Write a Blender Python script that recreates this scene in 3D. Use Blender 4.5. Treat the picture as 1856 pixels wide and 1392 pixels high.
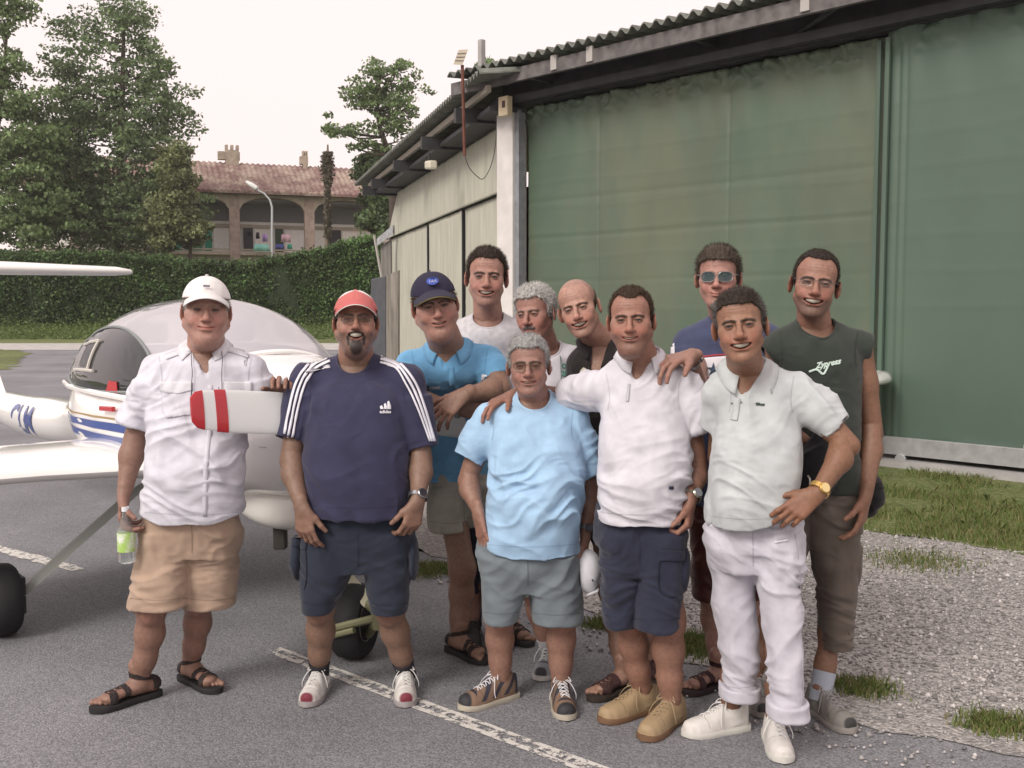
import bpy, bmesh, math, random
import numpy as np
from mathutils import Vector, Matrix, Euler
from mathutils.bvhtree import BVHTree
for o in list(bpy.data.objects): bpy.data.objects.remove(o)
SC = bpy.context.scene
COL = SC.collection
# ---------------------------------------------------------------- camera
CAMH = 1.58; TH = math.radians(4.2); FP = 1850.0
cam = bpy.data.cameras.new('camera'); camo = bpy.data.objects.new('camera', cam); COL.objects.link(camo)
camo.location = (0, 0, CAMH); camo.rotation_euler = (math.radians(90) - TH, 0, 0)
cam.sensor_width = 36; cam.lens = 36 * FP / 1856; cam.clip_start = 0.05; cam.clip_end = 2000
SC.camera = camo
SC.render.resolution_x = 1024; SC.render.resolution_y = 768
# ---------------------------------------------------------------- light
SUN_EL, SUN_AZ = math.radians(38), math.radians(-142)     # azimuth measured from +Y towards +X
w = bpy.data.worlds.new('World'); SC.world = w; w.use_nodes = True
nt = w.node_tree; bg = nt.nodes['Background']
sky = nt.nodes.new('ShaderNodeTexSky'); sky.sky_type = 'NISHITA'; sky.sun_disc = False
sky.sun_elevation = SUN_EL; sky.sun_rotation = SUN_AZ; sky.dust_density = 4; sky.air_density = 1.5
mx = nt.nodes.new('ShaderNodeMix'); mx.data_type = 'RGBA'; mx.inputs['Factor'].default_value = 0.9
mx.inputs['B'].default_value = (8.35, 7.15, 6.95, 1)           # thin bright evening overcast, same units as the sky
nt.links.new(sky.outputs[0], mx.inputs['A']); nt.links.new(mx.outputs['Result'], bg.inputs[0])
bg.inputs[1].default_value = 0.12
sun = bpy.data.lights.new('sun', 'SUN'); sun.energy = 2.1; sun.angle = math.radians(22); sun.color = (1, 0.95, 0.88)
suno = bpy.data.objects.new('sun', sun); COL.objects.link(suno)
sd = Vector((math.sin(SUN_AZ) * math.cos(SUN_EL), math.cos(SUN_AZ) * math.cos(SUN_EL), math.sin(SUN_EL)))
suno.rotation_euler = (-sd).to_track_quat('-Z', 'Y').to_euler()
SC.view_settings.view_transform = 'Standard'; SC.view_settings.look = 'None'
SC.view_settings.exposure = 0.26; SC.view_settings.gamma = 1
# ---------------------------------------------------------------- helpers
def ray(px, py):
    u = (px - 928) / FP; v = (696 - py) / FP
    return np.array((u, math.cos(TH) + v * math.sin(TH), -math.sin(TH) + v * math.cos(TH)))
def at(px, py, Y):
    d = ray(px, py); k = Y / d[1]; return np.array((d[0] * k, Y, CAMH + d[2] * k))
def gr(px, py, z=0.0):
    d = ray(px, py); k = (z - CAMH) / d[2]; return np.array((d[0] * k, d[1] * k, z))
def V(*a): return np.array(a, float)
def nrm(v): v = np.asarray(v, float); return v / (np.linalg.norm(v) + 1e-12)
def tag(o, label=None, cat=None, group=None, kind=None):
    if label: o['label'] = label
    if cat: o['category'] = cat
    if group: o['group'] = group
    if kind: o['kind'] = kind
    return o
def empty(name, loc, label, cat, group=None, rot=0):
    o = bpy.data.objects.new(name, None); COL.objects.link(o); o.location = loc; o.rotation_euler = (0, 0, rot)
    o.empty_display_size = .1
    return tag(o, label, cat, group)
def link(name, me, parent=None, mats=None, smooth=False):
    o = bpy.data.objects.new(name, me); COL.objects.link(o)
    if mats is not None:
        for m in (mats if isinstance(mats, (list, tuple)) else [mats]): me.materials.append(m)
    if smooth: me.polygons.foreach_set('use_smooth', [True] * len(me.polygons)); me.update()
    if parent is not None:
        o.parent = parent
        o.matrix_parent_inverse = parent_mat(parent).inverted()
    return o
def parent_mat(p):
    m = Matrix.LocRotScale(p.location, p.rotation_euler, p.scale)
    if p.parent: m = parent_mat(p.parent) @ p.matrix_parent_inverse @ m
    return m
def mesh_np(name, v, f):
    """v (n,3), f (m,k) ints -> mesh, fast"""
    v = np.asarray(v, np.float32); f = np.asarray(f, np.int32); me = bpy.data.meshes.new(name)
    me.vertices.add(len(v)); me.vertices.foreach_set('co', v.ravel())
    k = f.shape[1]; me.loops.add(f.size); me.loops.foreach_set('vertex_index', f.ravel())
    me.polygons.add(len(f)); me.polygons.foreach_set('loop_start', np.arange(len(f), dtype=np.int32) * k)
    me.polygons.foreach_set('loop_total', np.full(len(f), k, np.int32))
    me.update(calc_edges=True); me.validate(); return me
def setcol(me, c, name='Col'):
    a = me.color_attributes.new(name, 'FLOAT_COLOR', 'POINT')
    c = np.asarray(c, np.float32)
    if c.shape[1] == 3: c = np.concatenate([c, np.ones((len(c), 1), np.float32)], 1)
    a.data.foreach_set('color', c.ravel())
# ---- value noise (numpy)
_rs = np.random.RandomState(7); _T = _rs.rand(4096).astype(np.float32)
def vnoise(p, seed=0):
    p = np.asarray(p, np.float32); i = np.floor(p).astype(np.int64); f = p - i; f = f * f * (3 - 2 * f); r = 0
    for dx in (0, 1):
        wx = f[..., 0] if dx else 1 - f[..., 0]
        for dy in (0, 1):
            wy = f[..., 1] if dy else 1 - f[..., 1]
            for dz in (0, 1):
                wz = f[..., 2] if dz else 1 - f[..., 2]
                h = ((i[..., 0] + dx) * 73856093 ^ (i[..., 1] + dy) * 19349663 ^ (i[..., 2] + dz) * 83492791 ^ (seed * 2654435)) & 4095
                r = r + _T[h] * wx * wy * wz
    return r * 2 - 1
def fbm(p, oct=3, seed=0):
    p = np.asarray(p, np.float32); r = 0; a = 1; s = 0
    for k in range(oct): r = r + a * vnoise(p * 2 ** k, seed + k); s += a; a *= .5
    return r / s
def smooth_path(p, n=6):
    out = []; p = [p[0]] + list(p) + [p[-1]]
    for i in range(1, len(p) - 2):
        for k in range(n):
            t = k / n; a, b, c, d = p[i - 1], p[i], p[i + 1], p[i + 2]; out.append(.5 * (2 * b + (c - a) * t + (2 * a - 5 * b + 4 * c - d) * t * t + (-a + 3 * b - 3 * c + d) * t ** 3))
    return out + [p[-2]]
def text_mesh(txt, size, extr=0, bold=0, shear=0):
    c = bpy.data.curves.new('t', 'FONT'); c.body = txt; c.size = size; c.extrude = extr; c.offset = bold; c.shear = shear; c.resolution_u = 3; o = bpy.data.objects.new('t', c); COL.objects.link(o); dg = bpy.context.evaluated_depsgraph_get(); me = bpy.data.meshes.new_from_object(o.evaluated_get(dg)); bpy.data.objects.remove(o); bpy.data.curves.remove(c)
    bm = bmesh.new(); bm.from_mesh(me); bmesh.ops.triangulate(bm, faces=bm.faces); 
    for _ in range(2): bmesh.ops.subdivide_edges(bm, edges=[e for e in bm.edges if e.calc_length() > size * .15], cuts=1, use_grid_fill=False); bmesh.ops.triangulate(bm, faces=bm.faces)
    bm.to_mesh(me); bm.free(); return me
# ---- mesh builder of simple solids
class MB:
    def __init__(s): s.v = []; s.f = []
    def add(s, vs, fs):
        n = len(s.v); s.v += [tuple(map(float, p)) for p in vs]; s.f += [tuple(n + i for i in q) for q in fs]; return s
    def box(s, c, h, ax=None, bev=0):
        """centre c, half sizes h, ax = 3 axes"""
        c = np.array(c, float); ax = np.eye(3) if ax is None else np.array([nrm(a) for a in ax])
        vs = [c + ax[0] * x * h[0] + ax[1] * y * h[1] + ax[2] * z * h[2] for x in (-1, 1) for y in (-1, 1) for z in (-1, 1)]
        return s.add(vs, [(0, 1, 3, 2), (4, 6, 7, 5), (0, 4, 5, 1), (2, 3, 7, 6), (0, 2, 6, 4), (1, 5, 7, 3)])
    def slab(s, pts, t):
        """polygon pts extruded by vector t"""
        n = len(pts); t = np.array(t, float); vs = [np.array(p, float) for p in pts] + [np.array(p, float) + t for p in pts]
        return s.add(vs, [tuple(range(n))[::-1], tuple(range(n, 2 * n))] + [(i, (i + 1) % n, n + (i + 1) % n, n + i) for i in range(n)])
    def tube(s, pts, r, seg=10, cap=True):
        pts = [np.array(p, float) for p in pts]; n = len(pts); rs = r if hasattr(r, '__len__') else [r] * n
        up = None; rings = []
        for i, p in enumerate(pts):
            t = nrm(pts[min(i + 1, n - 1)] - pts[max(i - 1, 0)])
            if up is None: up = nrm(np.cross(t, (0.13, 0.31, 1) if abs(t[2]) < .9 else (1, .1, 0)))
            a = nrm(up - t * np.dot(up, t)); b = np.cross(t, a); up = a
            rings.append([p + (a * math.cos(q) + b * math.sin(q)) * rs[i] for q in [2 * math.pi * k / seg for k in range(seg)]])
        return s.loft(rings, cap)
    def loft(s, rings, cap=True, closed=True):
        m = len(rings[0]); vs = [p for r in rings for p in r]; fs = []
        for i in range(len(rings) - 1):
            for k in range(m if closed else m - 1):
                k2 = (k + 1) % m; fs.append((i * m + k, i * m + k2, (i + 1) * m + k2, (i + 1) * m + k))
        if cap and closed: fs += [tuple(range(m))[::-1], tuple(range((len(rings) - 1) * m, len(rings) * m))]
        return s.add(vs, fs)
    def lathe(s, prof, c, ax, seg=24):
        """prof [(r, h)] round axis ax through c"""
        ax = nrm(ax); a = nrm(np.cross(ax, (0, 0, 1) if abs(ax[2]) < .9 else (1, 0, 0))); b = np.cross(ax, a); c = np.array(c, float)
        return s.loft([[c + ax * h + (a * math.cos(q) + b * math.sin(q)) * max(r, 1e-4) for q in [2 * math.pi * k / seg for k in range(seg)]] for r, h in prof])
    def build(s, name, mat, parent=None, smooth=False, bevel=0, recalc=True):
        me = bpy.data.meshes.new(name); me.from_pydata(s.v, [], s.f)
        if recalc:
            bm = bmesh.new(); bm.from_mesh(me); bmesh.ops.recalc_face_normals(bm, faces=bm.faces); bm.to_mesh(me); bm.free()
        me.update(); o = link(name, me, parent, mat)
        if smooth:
            me.polygons.foreach_set('use_smooth', [True] * len(me.polygons))
            try: me.set_sharp_from_angle(angle=math.radians(40))
            except Exception: pass
        if bevel: m = o.modifiers.new('bevel', 'BEVEL'); m.width = bevel; m.segments = 2; m.limit_method = 'ANGLE'
        return o
# ---- materials
_M = {}
def mat(name, col, rough=.7, spec=.4, metal=0, noise=0.0, nscale=8.0, bump=0.0, bscale=200.0, coat=0, attr=False, col2=None, n2=0, alpha=1, trans=0, detail=4, stretch=None, sheen=0, wrinkle=0):
    if name in _M: return _M[name]
    m = bpy.data.materials.new(name); _M[name] = m; m.use_nodes = True; N = m.node_tree.nodes; L = m.node_tree.links; b = N['Principled BSDF']
    b.inputs['Roughness'].default_value = rough; b.inputs['Specular IOR Level'].default_value = spec; b.inputs['Metallic'].default_value = metal
    b.inputs['Coat Weight'].default_value = coat; b.inputs['Coat Roughness'].default_value = .05
    b.inputs['Alpha'].default_value = alpha; b.inputs['Transmission Weight'].default_value = trans
    b.inputs['Sheen Weight'].default_value = sheen
    tc = N.new('ShaderNodeTexCoord'); src = tc.outputs['Object']
    if stretch:
        mp = N.new('ShaderNodeMapping'); mp.inputs['Scale'].default_value = stretch; L.new(src, mp.inputs[0]); src = mp.outputs[0]
    if attr:
        at_ = N.new('ShaderNodeAttribute'); at_.attribute_name = 'Col'; cs = at_.outputs['Color']
    else:
        rgb = N.new('ShaderNodeRGB'); rgb.outputs[0].default_value = (*col, 1); cs = rgb.outputs[0]
    if col2 is not None:
        n = N.new('ShaderNodeTexNoise'); n.inputs['Scale'].default_value = n2; n.inputs['Detail'].default_value = 6; n.inputs['Roughness'].default_value = .65; L.new(src, n.inputs[0])
        r = N.new('ShaderNodeValToRGB'); r.color_ramp.elements[0].position = .42; r.color_ramp.elements[1].position = .6; L.new(n.outputs[0], r.inputs[0])
        x = N.new('ShaderNodeMix'); x.data_type = 'RGBA'; x.inputs['B'].default_value = (*col2, 1); L.new(r.outputs[0], x.inputs['Factor']); L.new(cs, x.inputs['A']); cs = x.outputs['Result']
    if noise:
        n = N.new('ShaderNodeTexNoise'); n.inputs['Scale'].default_value = nscale; n.inputs['Detail'].default_value = detail; L.new(src, n.inputs[0])
        mr = N.new('ShaderNodeMapRange'); mr.inputs['From Min'].default_value = .3; mr.inputs['From Max'].default_value = .7
        mr.inputs['To Min'].default_value = 1 - noise; mr.inputs['To Max'].default_value = 1 + noise; L.new(n.outputs[0], mr.inputs[0])
        x = N.new('ShaderNodeVectorMath'); x.operation = 'SCALE'; L.new(cs, x.inputs[0]); L.new(mr.outputs[0], x.inputs['Scale']); cs = x.outputs[0]
    L.new(cs, b.inputs['Base Color'])
    if bump:
        n = N.new('ShaderNodeTexNoise'); n.inputs['Scale'].default_value = bscale; n.inputs['Detail'].default_value = 3; L.new(src, n.inputs[0])
        bp = N.new('ShaderNodeBump'); bp.inputs['Strength'].default_value = 1; bp.inputs['Distance'].default_value = bump; L.new(n.outputs[0], bp.inputs['Height']); L.new(bp.outputs[0], b.inputs['Normal'])
        if wrinkle:
            n2_ = N.new('ShaderNodeTexNoise'); n2_.noise_type = 'RIDGED_MULTIFRACTAL'; n2_.inputs['Scale'].default_value = 7; n2_.inputs['Detail'].default_value = 2.5; n2_.inputs['Distortion'].default_value = 1.2; mp2 = N.new('ShaderNodeMapping'); mp2.inputs['Scale'].default_value = (1, 1, 1.7); mp2.inputs['Rotation'].default_value = (0, .5, 0); L.new(tc.outputs['Object'], mp2.inputs[0]); L.new(mp2.outputs[0], n2_.inputs[0])
            b2 = N.new('ShaderNodeBump'); b2.inputs['Strength'].default_value = 1; b2.inputs['Distance'].default_value = wrinkle; L.new(n2_.outputs[0], b2.inputs['Height']); L.new(b2.outputs[0], bp.inputs['Normal'])
    return m
# ---- leaves
def leaves(name, P, size, mat_, parent=None, seed=1, up=0.3, aspect=.6, cols=None, norms=None):
    rs = np.random.RandomState(seed); n = len(P)
    d = rs.normal(size=(n, 3)); d /= np.linalg.norm(d, axis=1)[:, None]
    if norms is not None: d = d * .6 + norms; d /= np.linalg.norm(d, axis=1)[:, None]
    e = rs.normal(size=(n, 3)); e[:, 2] += up; a = np.cross(d, e); a /= np.linalg.norm(a, axis=1)[:, None]; b = np.cross(d, a)
    s = (size * rs.uniform(.6, 1.35, n))[:, None]
    v = np.stack([P - a * s, P - b * s * aspect + d * s * .15, P + a * s, P + b * s * aspect + d * s * .15], 1).reshape(-1, 3)
    me = mesh_np(name, v, np.arange(4 * n).reshape(-1, 4)); 
    if cols is not None: setcol(me, np.repeat(cols, 4, 0))
    return link(name, me, parent, mat_)
def leafmat(name):
    if name in _M: return _M[name]
    m = bpy.data.materials.new(name); _M[name] = m; m.use_nodes = True; N = m.node_tree.nodes; L = m.node_tree.links; b = N['Principled BSDF']
    a = N.new('ShaderNodeAttribute'); a.attribute_name = 'Col'; L.new(a.outputs[0], b.inputs['Base Color']); b.inputs['Roughness'].default_value = .6
    t = N.new('ShaderNodeBsdfTranslucent'); L.new(a.outputs[0], t.inputs[0]); x = N.new('ShaderNodeMixShader'); x.inputs[0].default_value = .3
    L.new(b.outputs[0], x.inputs[1]); L.new(t.outputs[0], x.inputs[2]); L.new(x.outputs[0], N['Material Output'].inputs[0]); return m
# ================================================================= SETTING
def rough_ground_mat(name, c1, c2, c3, fine, bumpd, big=.6):
    m = bpy.data.materials.new(name); m.use_nodes = True; N = m.node_tree.nodes; L = m.node_tree.links; b = N['Principled BSDF']; b.inputs['Roughness'].default_value = .85; b.inputs['Specular IOR Level'].default_value = .3
    tc = N.new('ShaderNodeTexCoord'); s = tc.outputs['Object']
    v = N.new('ShaderNodeTexVoronoi'); v.inputs['Scale'].default_value = fine; L.new(s, v.inputs[0])
    r = N.new('ShaderNodeValToRGB'); r.color_ramp.elements[0].color = (*c1, 1); r.color_ramp.elements[1].color = (*c3, 1); e = r.color_ramp.elements.new(.5); e.color = (*c2, 1)
    sp = N.new('ShaderNodeSeparateColor'); L.new(v.outputs['Color'], sp.inputs[0]); L.new(sp.outputs[0], r.inputs[0])
    n = N.new('ShaderNodeTexNoise'); n.inputs['Scale'].default_value = big; n.inputs['Detail'].default_value = 8; n.inputs['Roughness'].default_value = .6; L.new(s, n.inputs[0])
    mr = N.new('ShaderNodeMapRange'); mr.inputs['From Min'].default_value = .3; mr.inputs['From Max'].default_value = .7; mr.inputs['To Min'].default_value = .74; mr.inputs['To Max'].default_value = 1.2; L.new(n.outputs[0], mr.inputs[0])
    x = N.new('ShaderNodeVectorMath'); x.operation = 'SCALE'; L.new(r.outputs[0], x.inputs[0]); L.new(mr.outputs[0], x.inputs['Scale']); L.new(x.outputs[0], b.inputs['Base Color'])
    bp = N.new('ShaderNodeBump'); bp.inputs['Distance'].default_value = bumpd; L.new(v.outputs['Distance'], bp.inputs['Height']); bp.invert = True; L.new(bp.outputs[0], b.inputs['Normal'])
    return m
M_asph = rough_ground_mat('asphalt', (.14, .14, .15), (.205, .206, .22), (.285, .285, .30), 150, .0025)
M_grav = rough_ground_mat('gravel', (.2, .19, .185), (.31, .295, .28), (.46, .44, .415), 75, .008, 1.2)
M_soil = rough_ground_mat('meadow', (.09, .12, .035), (.13, .16, .055), (.19, .2, .09), 30, .02, .3)
M_conc = mat('concrete', (.36, .35, .34), .9, noise=.15, nscale=3, bump=.003, bscale=60)
def sheet(name, pts, z, m, jag=0, seed=0, kind='structure', sub=0):
    P = [np.array(p[:2], float) for p in pts]; out = []
    if jag:
        for i, p in enumerate(P):
            q = P[(i + 1) % len(P)]; L_ = np.linalg.norm(q - p); n = max(1, min(160, int(L_ / .06))); nn = np.array([-(q - p)[1], (q - p)[0]]) / (L_ + 1e-9)
            for k in range(n):
                c = p + (q - p) * k / n; amp = jag * min(1, k / 3, (n - k) / 3) * (fbm(np.array([[c[0] * 2.2, c[1] * 2.2, seed]]), 4)[0]) * 2
                out.append(c + nn * amp)
    else: out = P
    me = bpy.data.meshes.new(name); bm = bmesh.new(); vs = [bm.verts.new((p[0], p[1], z)) for p in out]; f = bm.faces.new(vs)
    bmesh.ops.triangulate(bm, faces=[f]); bmesh.ops.recalc_face_normals(bm, faces=bm.faces)
    for f in bm.faces:
        if f.normal.z < 0: f.normal_flip()
    bm.to_mesh(me); bm.free(); o = link(name, me, None, m); tag(o, kind=kind); return o
# terrain: rises gently towards the hedge
xs = np.concatenate([np.linspace(-600, -60, 10), np.linspace(-50, 60, 45), np.linspace(80, 600, 10)]); ys = np.concatenate([np.linspace(-60, 40, 12), np.linspace(44, 90, 40), np.linspace(100, 900, 14)])
def terr(x, y):
    t = np.clip((y - 47) / 12, 0, 1); return -0.004 + (.62 * t * t * (3 - 2 * t)) + np.clip((y - 60) / 20, 0, 1) * 1.2
XX, YY = np.meshgrid(xs, ys, indexing='ij'); vv = np.stack([XX, YY, terr(XX, YY)], -1).reshape(-1, 3); ny = len(ys)
ff = [(i * ny + j, (i + 1) * ny + j, (i + 1) * ny + j + 1, i * ny + j + 1) for i in range(len(xs) - 1) for j in range(ny - 1)]
tag(link('ground', mesh_np('ground', vv, ff), None, M_soil, True), kind='structure')
A0 = V(3.873, 10.576); DW = nrm(V(-.693, .721)); NW = V(-DW[1], DW[0]) * 1.0      # green wall origin, direction to the left/back
NW = V(-.721, -.693)                                                            # outward normal (towards the apron)
C0 = A0 + DW * 5.36; DC = nrm(V(-.277, .961)); NC = V(-.961, -.277)               # corner, cream wall
sheet('apron', [(-40, -6), (6, -6), (4.8, 2.0), gr(1900, 1360), gr(1700, 1300), gr(1560, 1262), gr(1400, 1205), gr(1250, 1140), gr(1090, 1080), gr(900, 1010), gr(790, 965), gr(740, 900), gr(735, 800), (C0 + NC * .3), (C0 + DC * 11 + NC * .5), (-3.2, 47), (-40, 47)], 0.0, M_asph, .02, 3)
sheet('gravel_yard', [gr(790, 965)[:2] - V(.5, .1), gr(900, 1010) - V(.15, .15, 0), gr(1090, 1080) - V(.15, .22, 0), gr(1250, 1140) - V(.15, .22, 0), gr(1400, 1205) - V(.15, .22, 0), gr(1560, 1262) - V(.15, .24, 0), gr(1700, 1300) - V(0, .26, 0), gr(1900, 1360) - V(0, .3, 0), (9, 1), (12, 1), (12, 6), A0 + NW * .15 - DW * 7, A0 + NW * .15, C0 + NW * .2, gr(735, 800), gr(740, 900)], 0.005, M_grav, .09, 9)
GZ = [gr(1500, 950), gr(1620, 972), gr(1740, 985), gr(1870, 1012), (4.9, 6.3), (7.5, 5.6), A0 + NW * .35 - DW * 5.2, A0 + NW * .35, A0 + NW * .35 + DW * 4, A0 + NW * 1.6 + DW * 4]
sheet('grass_verge', GZ, 0.009, M_soil, .16, 21)
M_cs = mat('pale_concrete', (.42, .41, .39), .9, noise=.2, nscale=2)
sheet('road', [(-40, 39.5), (-2.6, 39.5), (-2.6, 47.2), (-40, 47.2)], 0.006, M_cs, .05, 4)
sheet('lawn', [gr(-200, 633), gr(22, 634), gr(58, 640), gr(38, 652), gr(20, 668), gr(-200, 700)], 0.007, M_soil, .2, 5)
# worn white paint
def paint_mat(name, th, base=(.62, .6, .56)):
    m = bpy.data.materials.new(name); m.use_nodes = True; N = m.node_tree.nodes; L = m.node_tree.links; b = N['Principled BSDF']; b.inputs['Roughness'].default_value = .8
    tc = N.new('ShaderNodeTexCoord'); n = N.new('ShaderNodeTexNoise'); n.inputs['Scale'].default_value = 22; n.inputs['Detail'].default_value = 8; n.inputs['Roughness'].default_value = .75; L.new(tc.outputs['Object'], n.inputs[0])
    r = N.new('ShaderNodeValToRGB'); r.color_ramp.elements[0].position = th; r.color_ramp.elements[1].position = th + .06; L.new(n.outputs[0], r.inputs[0])
    b.inputs['Base Color'].default_value = (*base, 1); t = N.new('ShaderNodeBsdfTransparent'); x = N.new('ShaderNodeMixShader'); L.new(r.outputs[0], x.inputs[0]); L.new(t.outputs[0], x.inputs[1]); L.new(b.outputs[0], x.inputs[2]); L.new(x.outputs[0], N['Material Output'].inputs[0]); return m
M_p1 = paint_mat('worn_paint', .42); M_p2 = paint_mat('very_worn_paint', .50)
def stripe(name, a, b, w_, z, m, n=30):
    a = np.array(a[:2]); b = np.array(b[:2]); d = nrm(b - a); p = V(-d[1], d[0]); L_ = []; R_ = []
    for k in range(n + 1):
        c = a + (b - a) * k / n; L_.append(c + p * w_ / 2 * (1 + .25 * random.uniform(-1, 1))); R_.append(c - p * w_ / 2 * (1 + .25 * random.uniform(-1, 1)))
    return L_ + R_[::-1]
random.seed(3)
la, lb = gr(495, 1178), gr(1120, 1412); dd = nrm(lb - la); pp = V(-dd[1], dd[0], 0)
for o_, w_, m_ in ((.03, .022, M_p1), (-.03, .026, M_p1), (0, .04, M_p2)):
    sheet('painted_line', stripe('l', la + pp * o_, lb + pp * o_, w_, 0, m_), 0.004 + .001 * (m_ is M_p2), m_)
a_, b_ = gr(-150, 955), gr(143, 1034); sheet('painted_line', stripe('l', a_, b_, .1, 0, M_p1), 0.004, M_p1)
a_, b_ = gr(255, 930), gr(440, 1000)
# gravel stones: uncountable loose stones
rs = np.random.RandomState(5)
def inpoly(P, poly):
    poly = [np.array(q[:2]) for q in poly]; x, y = P[:, 0], P[:, 1]; c = np.zeros(len(P), bool); j = len(poly) - 1
    for i in range(len(poly)):
        xi, yi = poly[i]; xj, yj = poly[j]; c ^= ((yi > y) != (yj > y)) & (x < (xj - xi) * (y - yi) / (yj - yi + 1e-12) + xi); j = i
    return c
GP = [gr(790, 965), gr(900, 1010), gr(1090, 1080), gr(1250, 1140), gr(1400, 1205), gr(1560, 1262), gr(1700, 1300), gr(1900, 1360), (5.5, 6.6), gr(1870, 1005), gr(1620, 965), (1.5, 8), (-.4, 7.5)]
P = rs.uniform((-.8, 2.6), (5.5, 8.5), (70000, 2)); P = P[inpoly(P, GP)]
P = P[rs.rand(len(P)) < np.clip(1.35 - (P[:, 1] - 3) * .16, .25, 1)]
E_ = rs.uniform((-.6, 2.5), (4.6, 6), (9000, 2)); k_ = ~inpoly(E_, GP) & inpoly(E_, [p - V(.55, .3, 0) if len(p) == 3 else p for p in GP]); P = np.concatenate([P, E_[k_][:1500]])
n = len(P); oct_ = np.array([(1, 0, 0), (0, 1, 0), (-1, 0, 0), (0, -1, 0), (0, 0, 1), (0, 0, -1)], float); of = np.array([(0, 1, 4), (1, 2, 4), (2, 3, 4), (3, 0, 4), (1, 0, 5), (2, 1, 5), (3, 2, 5), (0, 3, 5)])
sz = rs.gamma(3, .0017, n)[:, None, None] + .003; vs = oct_[None] * (rs.uniform(.6, 1.3, (n, 6, 1))) * sz; vs[..., 2] *= .7
an = rs.uniform(0, 6.28, n); ca, sa = np.cos(an)[:, None], np.sin(an)[:, None]; vs = np.stack([vs[..., 0] * ca - vs[..., 1] * sa, vs[..., 0] * sa + vs[..., 1] * ca, vs[..., 2]], -1)
vs += np.concatenate([P, np.full((n, 1), .008)], 1)[:, None]; me = mesh_np('gravel', vs.reshape(-1, 3), (of[None] + 6 * np.arange(n)[:, None, None]).reshape(-1, 3))
g_ = rs.choice([.17, .26, .35, .44, .58], n, p=[.15, .27, .3, .2, .08]); cc = np.stack([g_ * 1.0, g_ * .95, g_ * .92], 1) * rs.uniform(.9, 1.1, (n, 1)); setcol(me, np.repeat(cc, 6, 0))
tag(link('gravel', me, None, mat('stone', (0, 0, 0), .85, attr=True)), kind='stuff', label='loose pale gravel covering the yard to the right of the men', cat='gravel')
# grass blades
M_gl = leafmat('grass_blade')
def blades(name, P, h, label, seed=1, kind='stuff', dry=.36, z=.005):
    rs = np.random.RandomState(seed); n = len(P); an = rs.uniform(0, 6.28, n); hh = h * rs.uniform(.4, 1.3, n); wv = np.stack([np.cos(an), np.sin(an), 0 * an], 1) * (.0022 + .0012 * rs.rand(n))[:, None]
    ln = rs.normal(size=(n, 3)) * .35; ln[:, 2] = 1; base = np.concatenate([P, np.full((n, 1), z)], 1) if P.shape[1] == 2 else P; tip = base + ln * hh[:, None]
    midp = base + (ln * V(.4, .4, 1)) * hh[:, None] * .55
    v = np.stack([base - wv, base + wv, midp + wv * .8, tip, midp - wv * .8], 1).reshape(-1, 3); me = mesh_np(name, v, np.arange(5 * n).reshape(-1, 5))
    g = rs.rand(n)[:, None]; c = V(.085, .14, .03) * (1 - g) + V(.18, .23, .06) * g; c = np.where(rs.rand(n, 1) < dry, V(.26, .24, .11), c); setcol(me, np.repeat(c, 5, 0))
    o = link(name, me, None, M_gl); return tag(o, label, 'grass', kind=kind)
P = rs.uniform((1.8, 5.3), (8.5, 13.5), (150000, 2)); P = P[inpoly(P, GZ)]; nz = fbm(np.concatenate([P * 2.2, P[:, :1] * 0], 1), 3); P = P[(nz > -.22 + .35 * rs.rand(len(P)))]
blades('grass', P, .055, 'short green grass growing along the foot of the green hangar doors', 2)
for i, (x, y, r, n, lb_) in enumerate(((1262, 1172, .16, 2200, 'grass tuft on the gravel edge between the white trousers and navy shorts'), (778, 1036, .17, 1500, 'thin grass patch by the tanned leg behind the navy shorts'),
    (1805, 1318, .1, 1300, 'grass tuft on the bare gravel in the lower right corner'), (1562, 1252, .1, 1000, 'grass tuft right beside the grey trainer'), (1095, 1135, .09, 700, 'tiny weeds at the gravel edge behind the tan shoes'), (1660, 1020, .28, 900, 'sparse weeds in the gravel right of the hand of the man in green'), (1800, 960, .5, 2600, 'loose grass spreading over the gravel below the verge'))):
    c = gr(x, y); a = rs.normal(size=(n, 2)) * r * V(.6, .5); blades('grass_tuft', a + c[:2], .035, lb_, 30 + i, z=.006)
# ---------------------------------------------------------------- hangar
def w1(t, out=0, z=0): p = A0 + DW * t + NW * out; return V(p[0], p[1], z)
def w2(t, out=0, z=0): p = C0 + DC * t + NC * out; return V(p[0], p[1], z)
DW3 = V(*DW, 0); NW3 = V(*NW, 0); DC3 = V(*DC, 0); NC3 = V(*NC, 0); UP = V(0, 0, 1)
hg = empty('hangar', (C0[0], C0[1], 0), 'large aircraft hangar with green tarpaulin front doors, cream side wall and corrugated roof', 'hangar')
M_wh = mat('white_column', (.62, .6, .58), .7, noise=.08, nscale=5); M_dk = mat('dark_steel', (.035, .035, .04), .6, noise=.3, nscale=4)
M_green = mat('green_tarp', (.076, .119, .090), .45, .45, noise=.08, nscale=1.5, stretch=(1, 1, .4)); M_green2 = mat('dusty_green_tarp', (.080, .122, .087), .45, .45, noise=.10, nscale=1.5, col2=(.112, .133, .090), n2=.4, stretch=(1, 1, .5))
M_cream = mat('cream_canvas', (.45, .45, .37), .7, noise=.1, nscale=3, stretch=(2, 2, .4))
M_alu = mat('galvanised', (.42, .43, .43), .45, metal=.6, noise=.15, nscale=10)
M_roof = mat('roof_sheet', (.16, .17, .15), .8, noise=.3, nscale=6); M_beam = mat('weathered_beam', (.13, .12, .12), .8, noise=.3, nscale=8)
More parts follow.
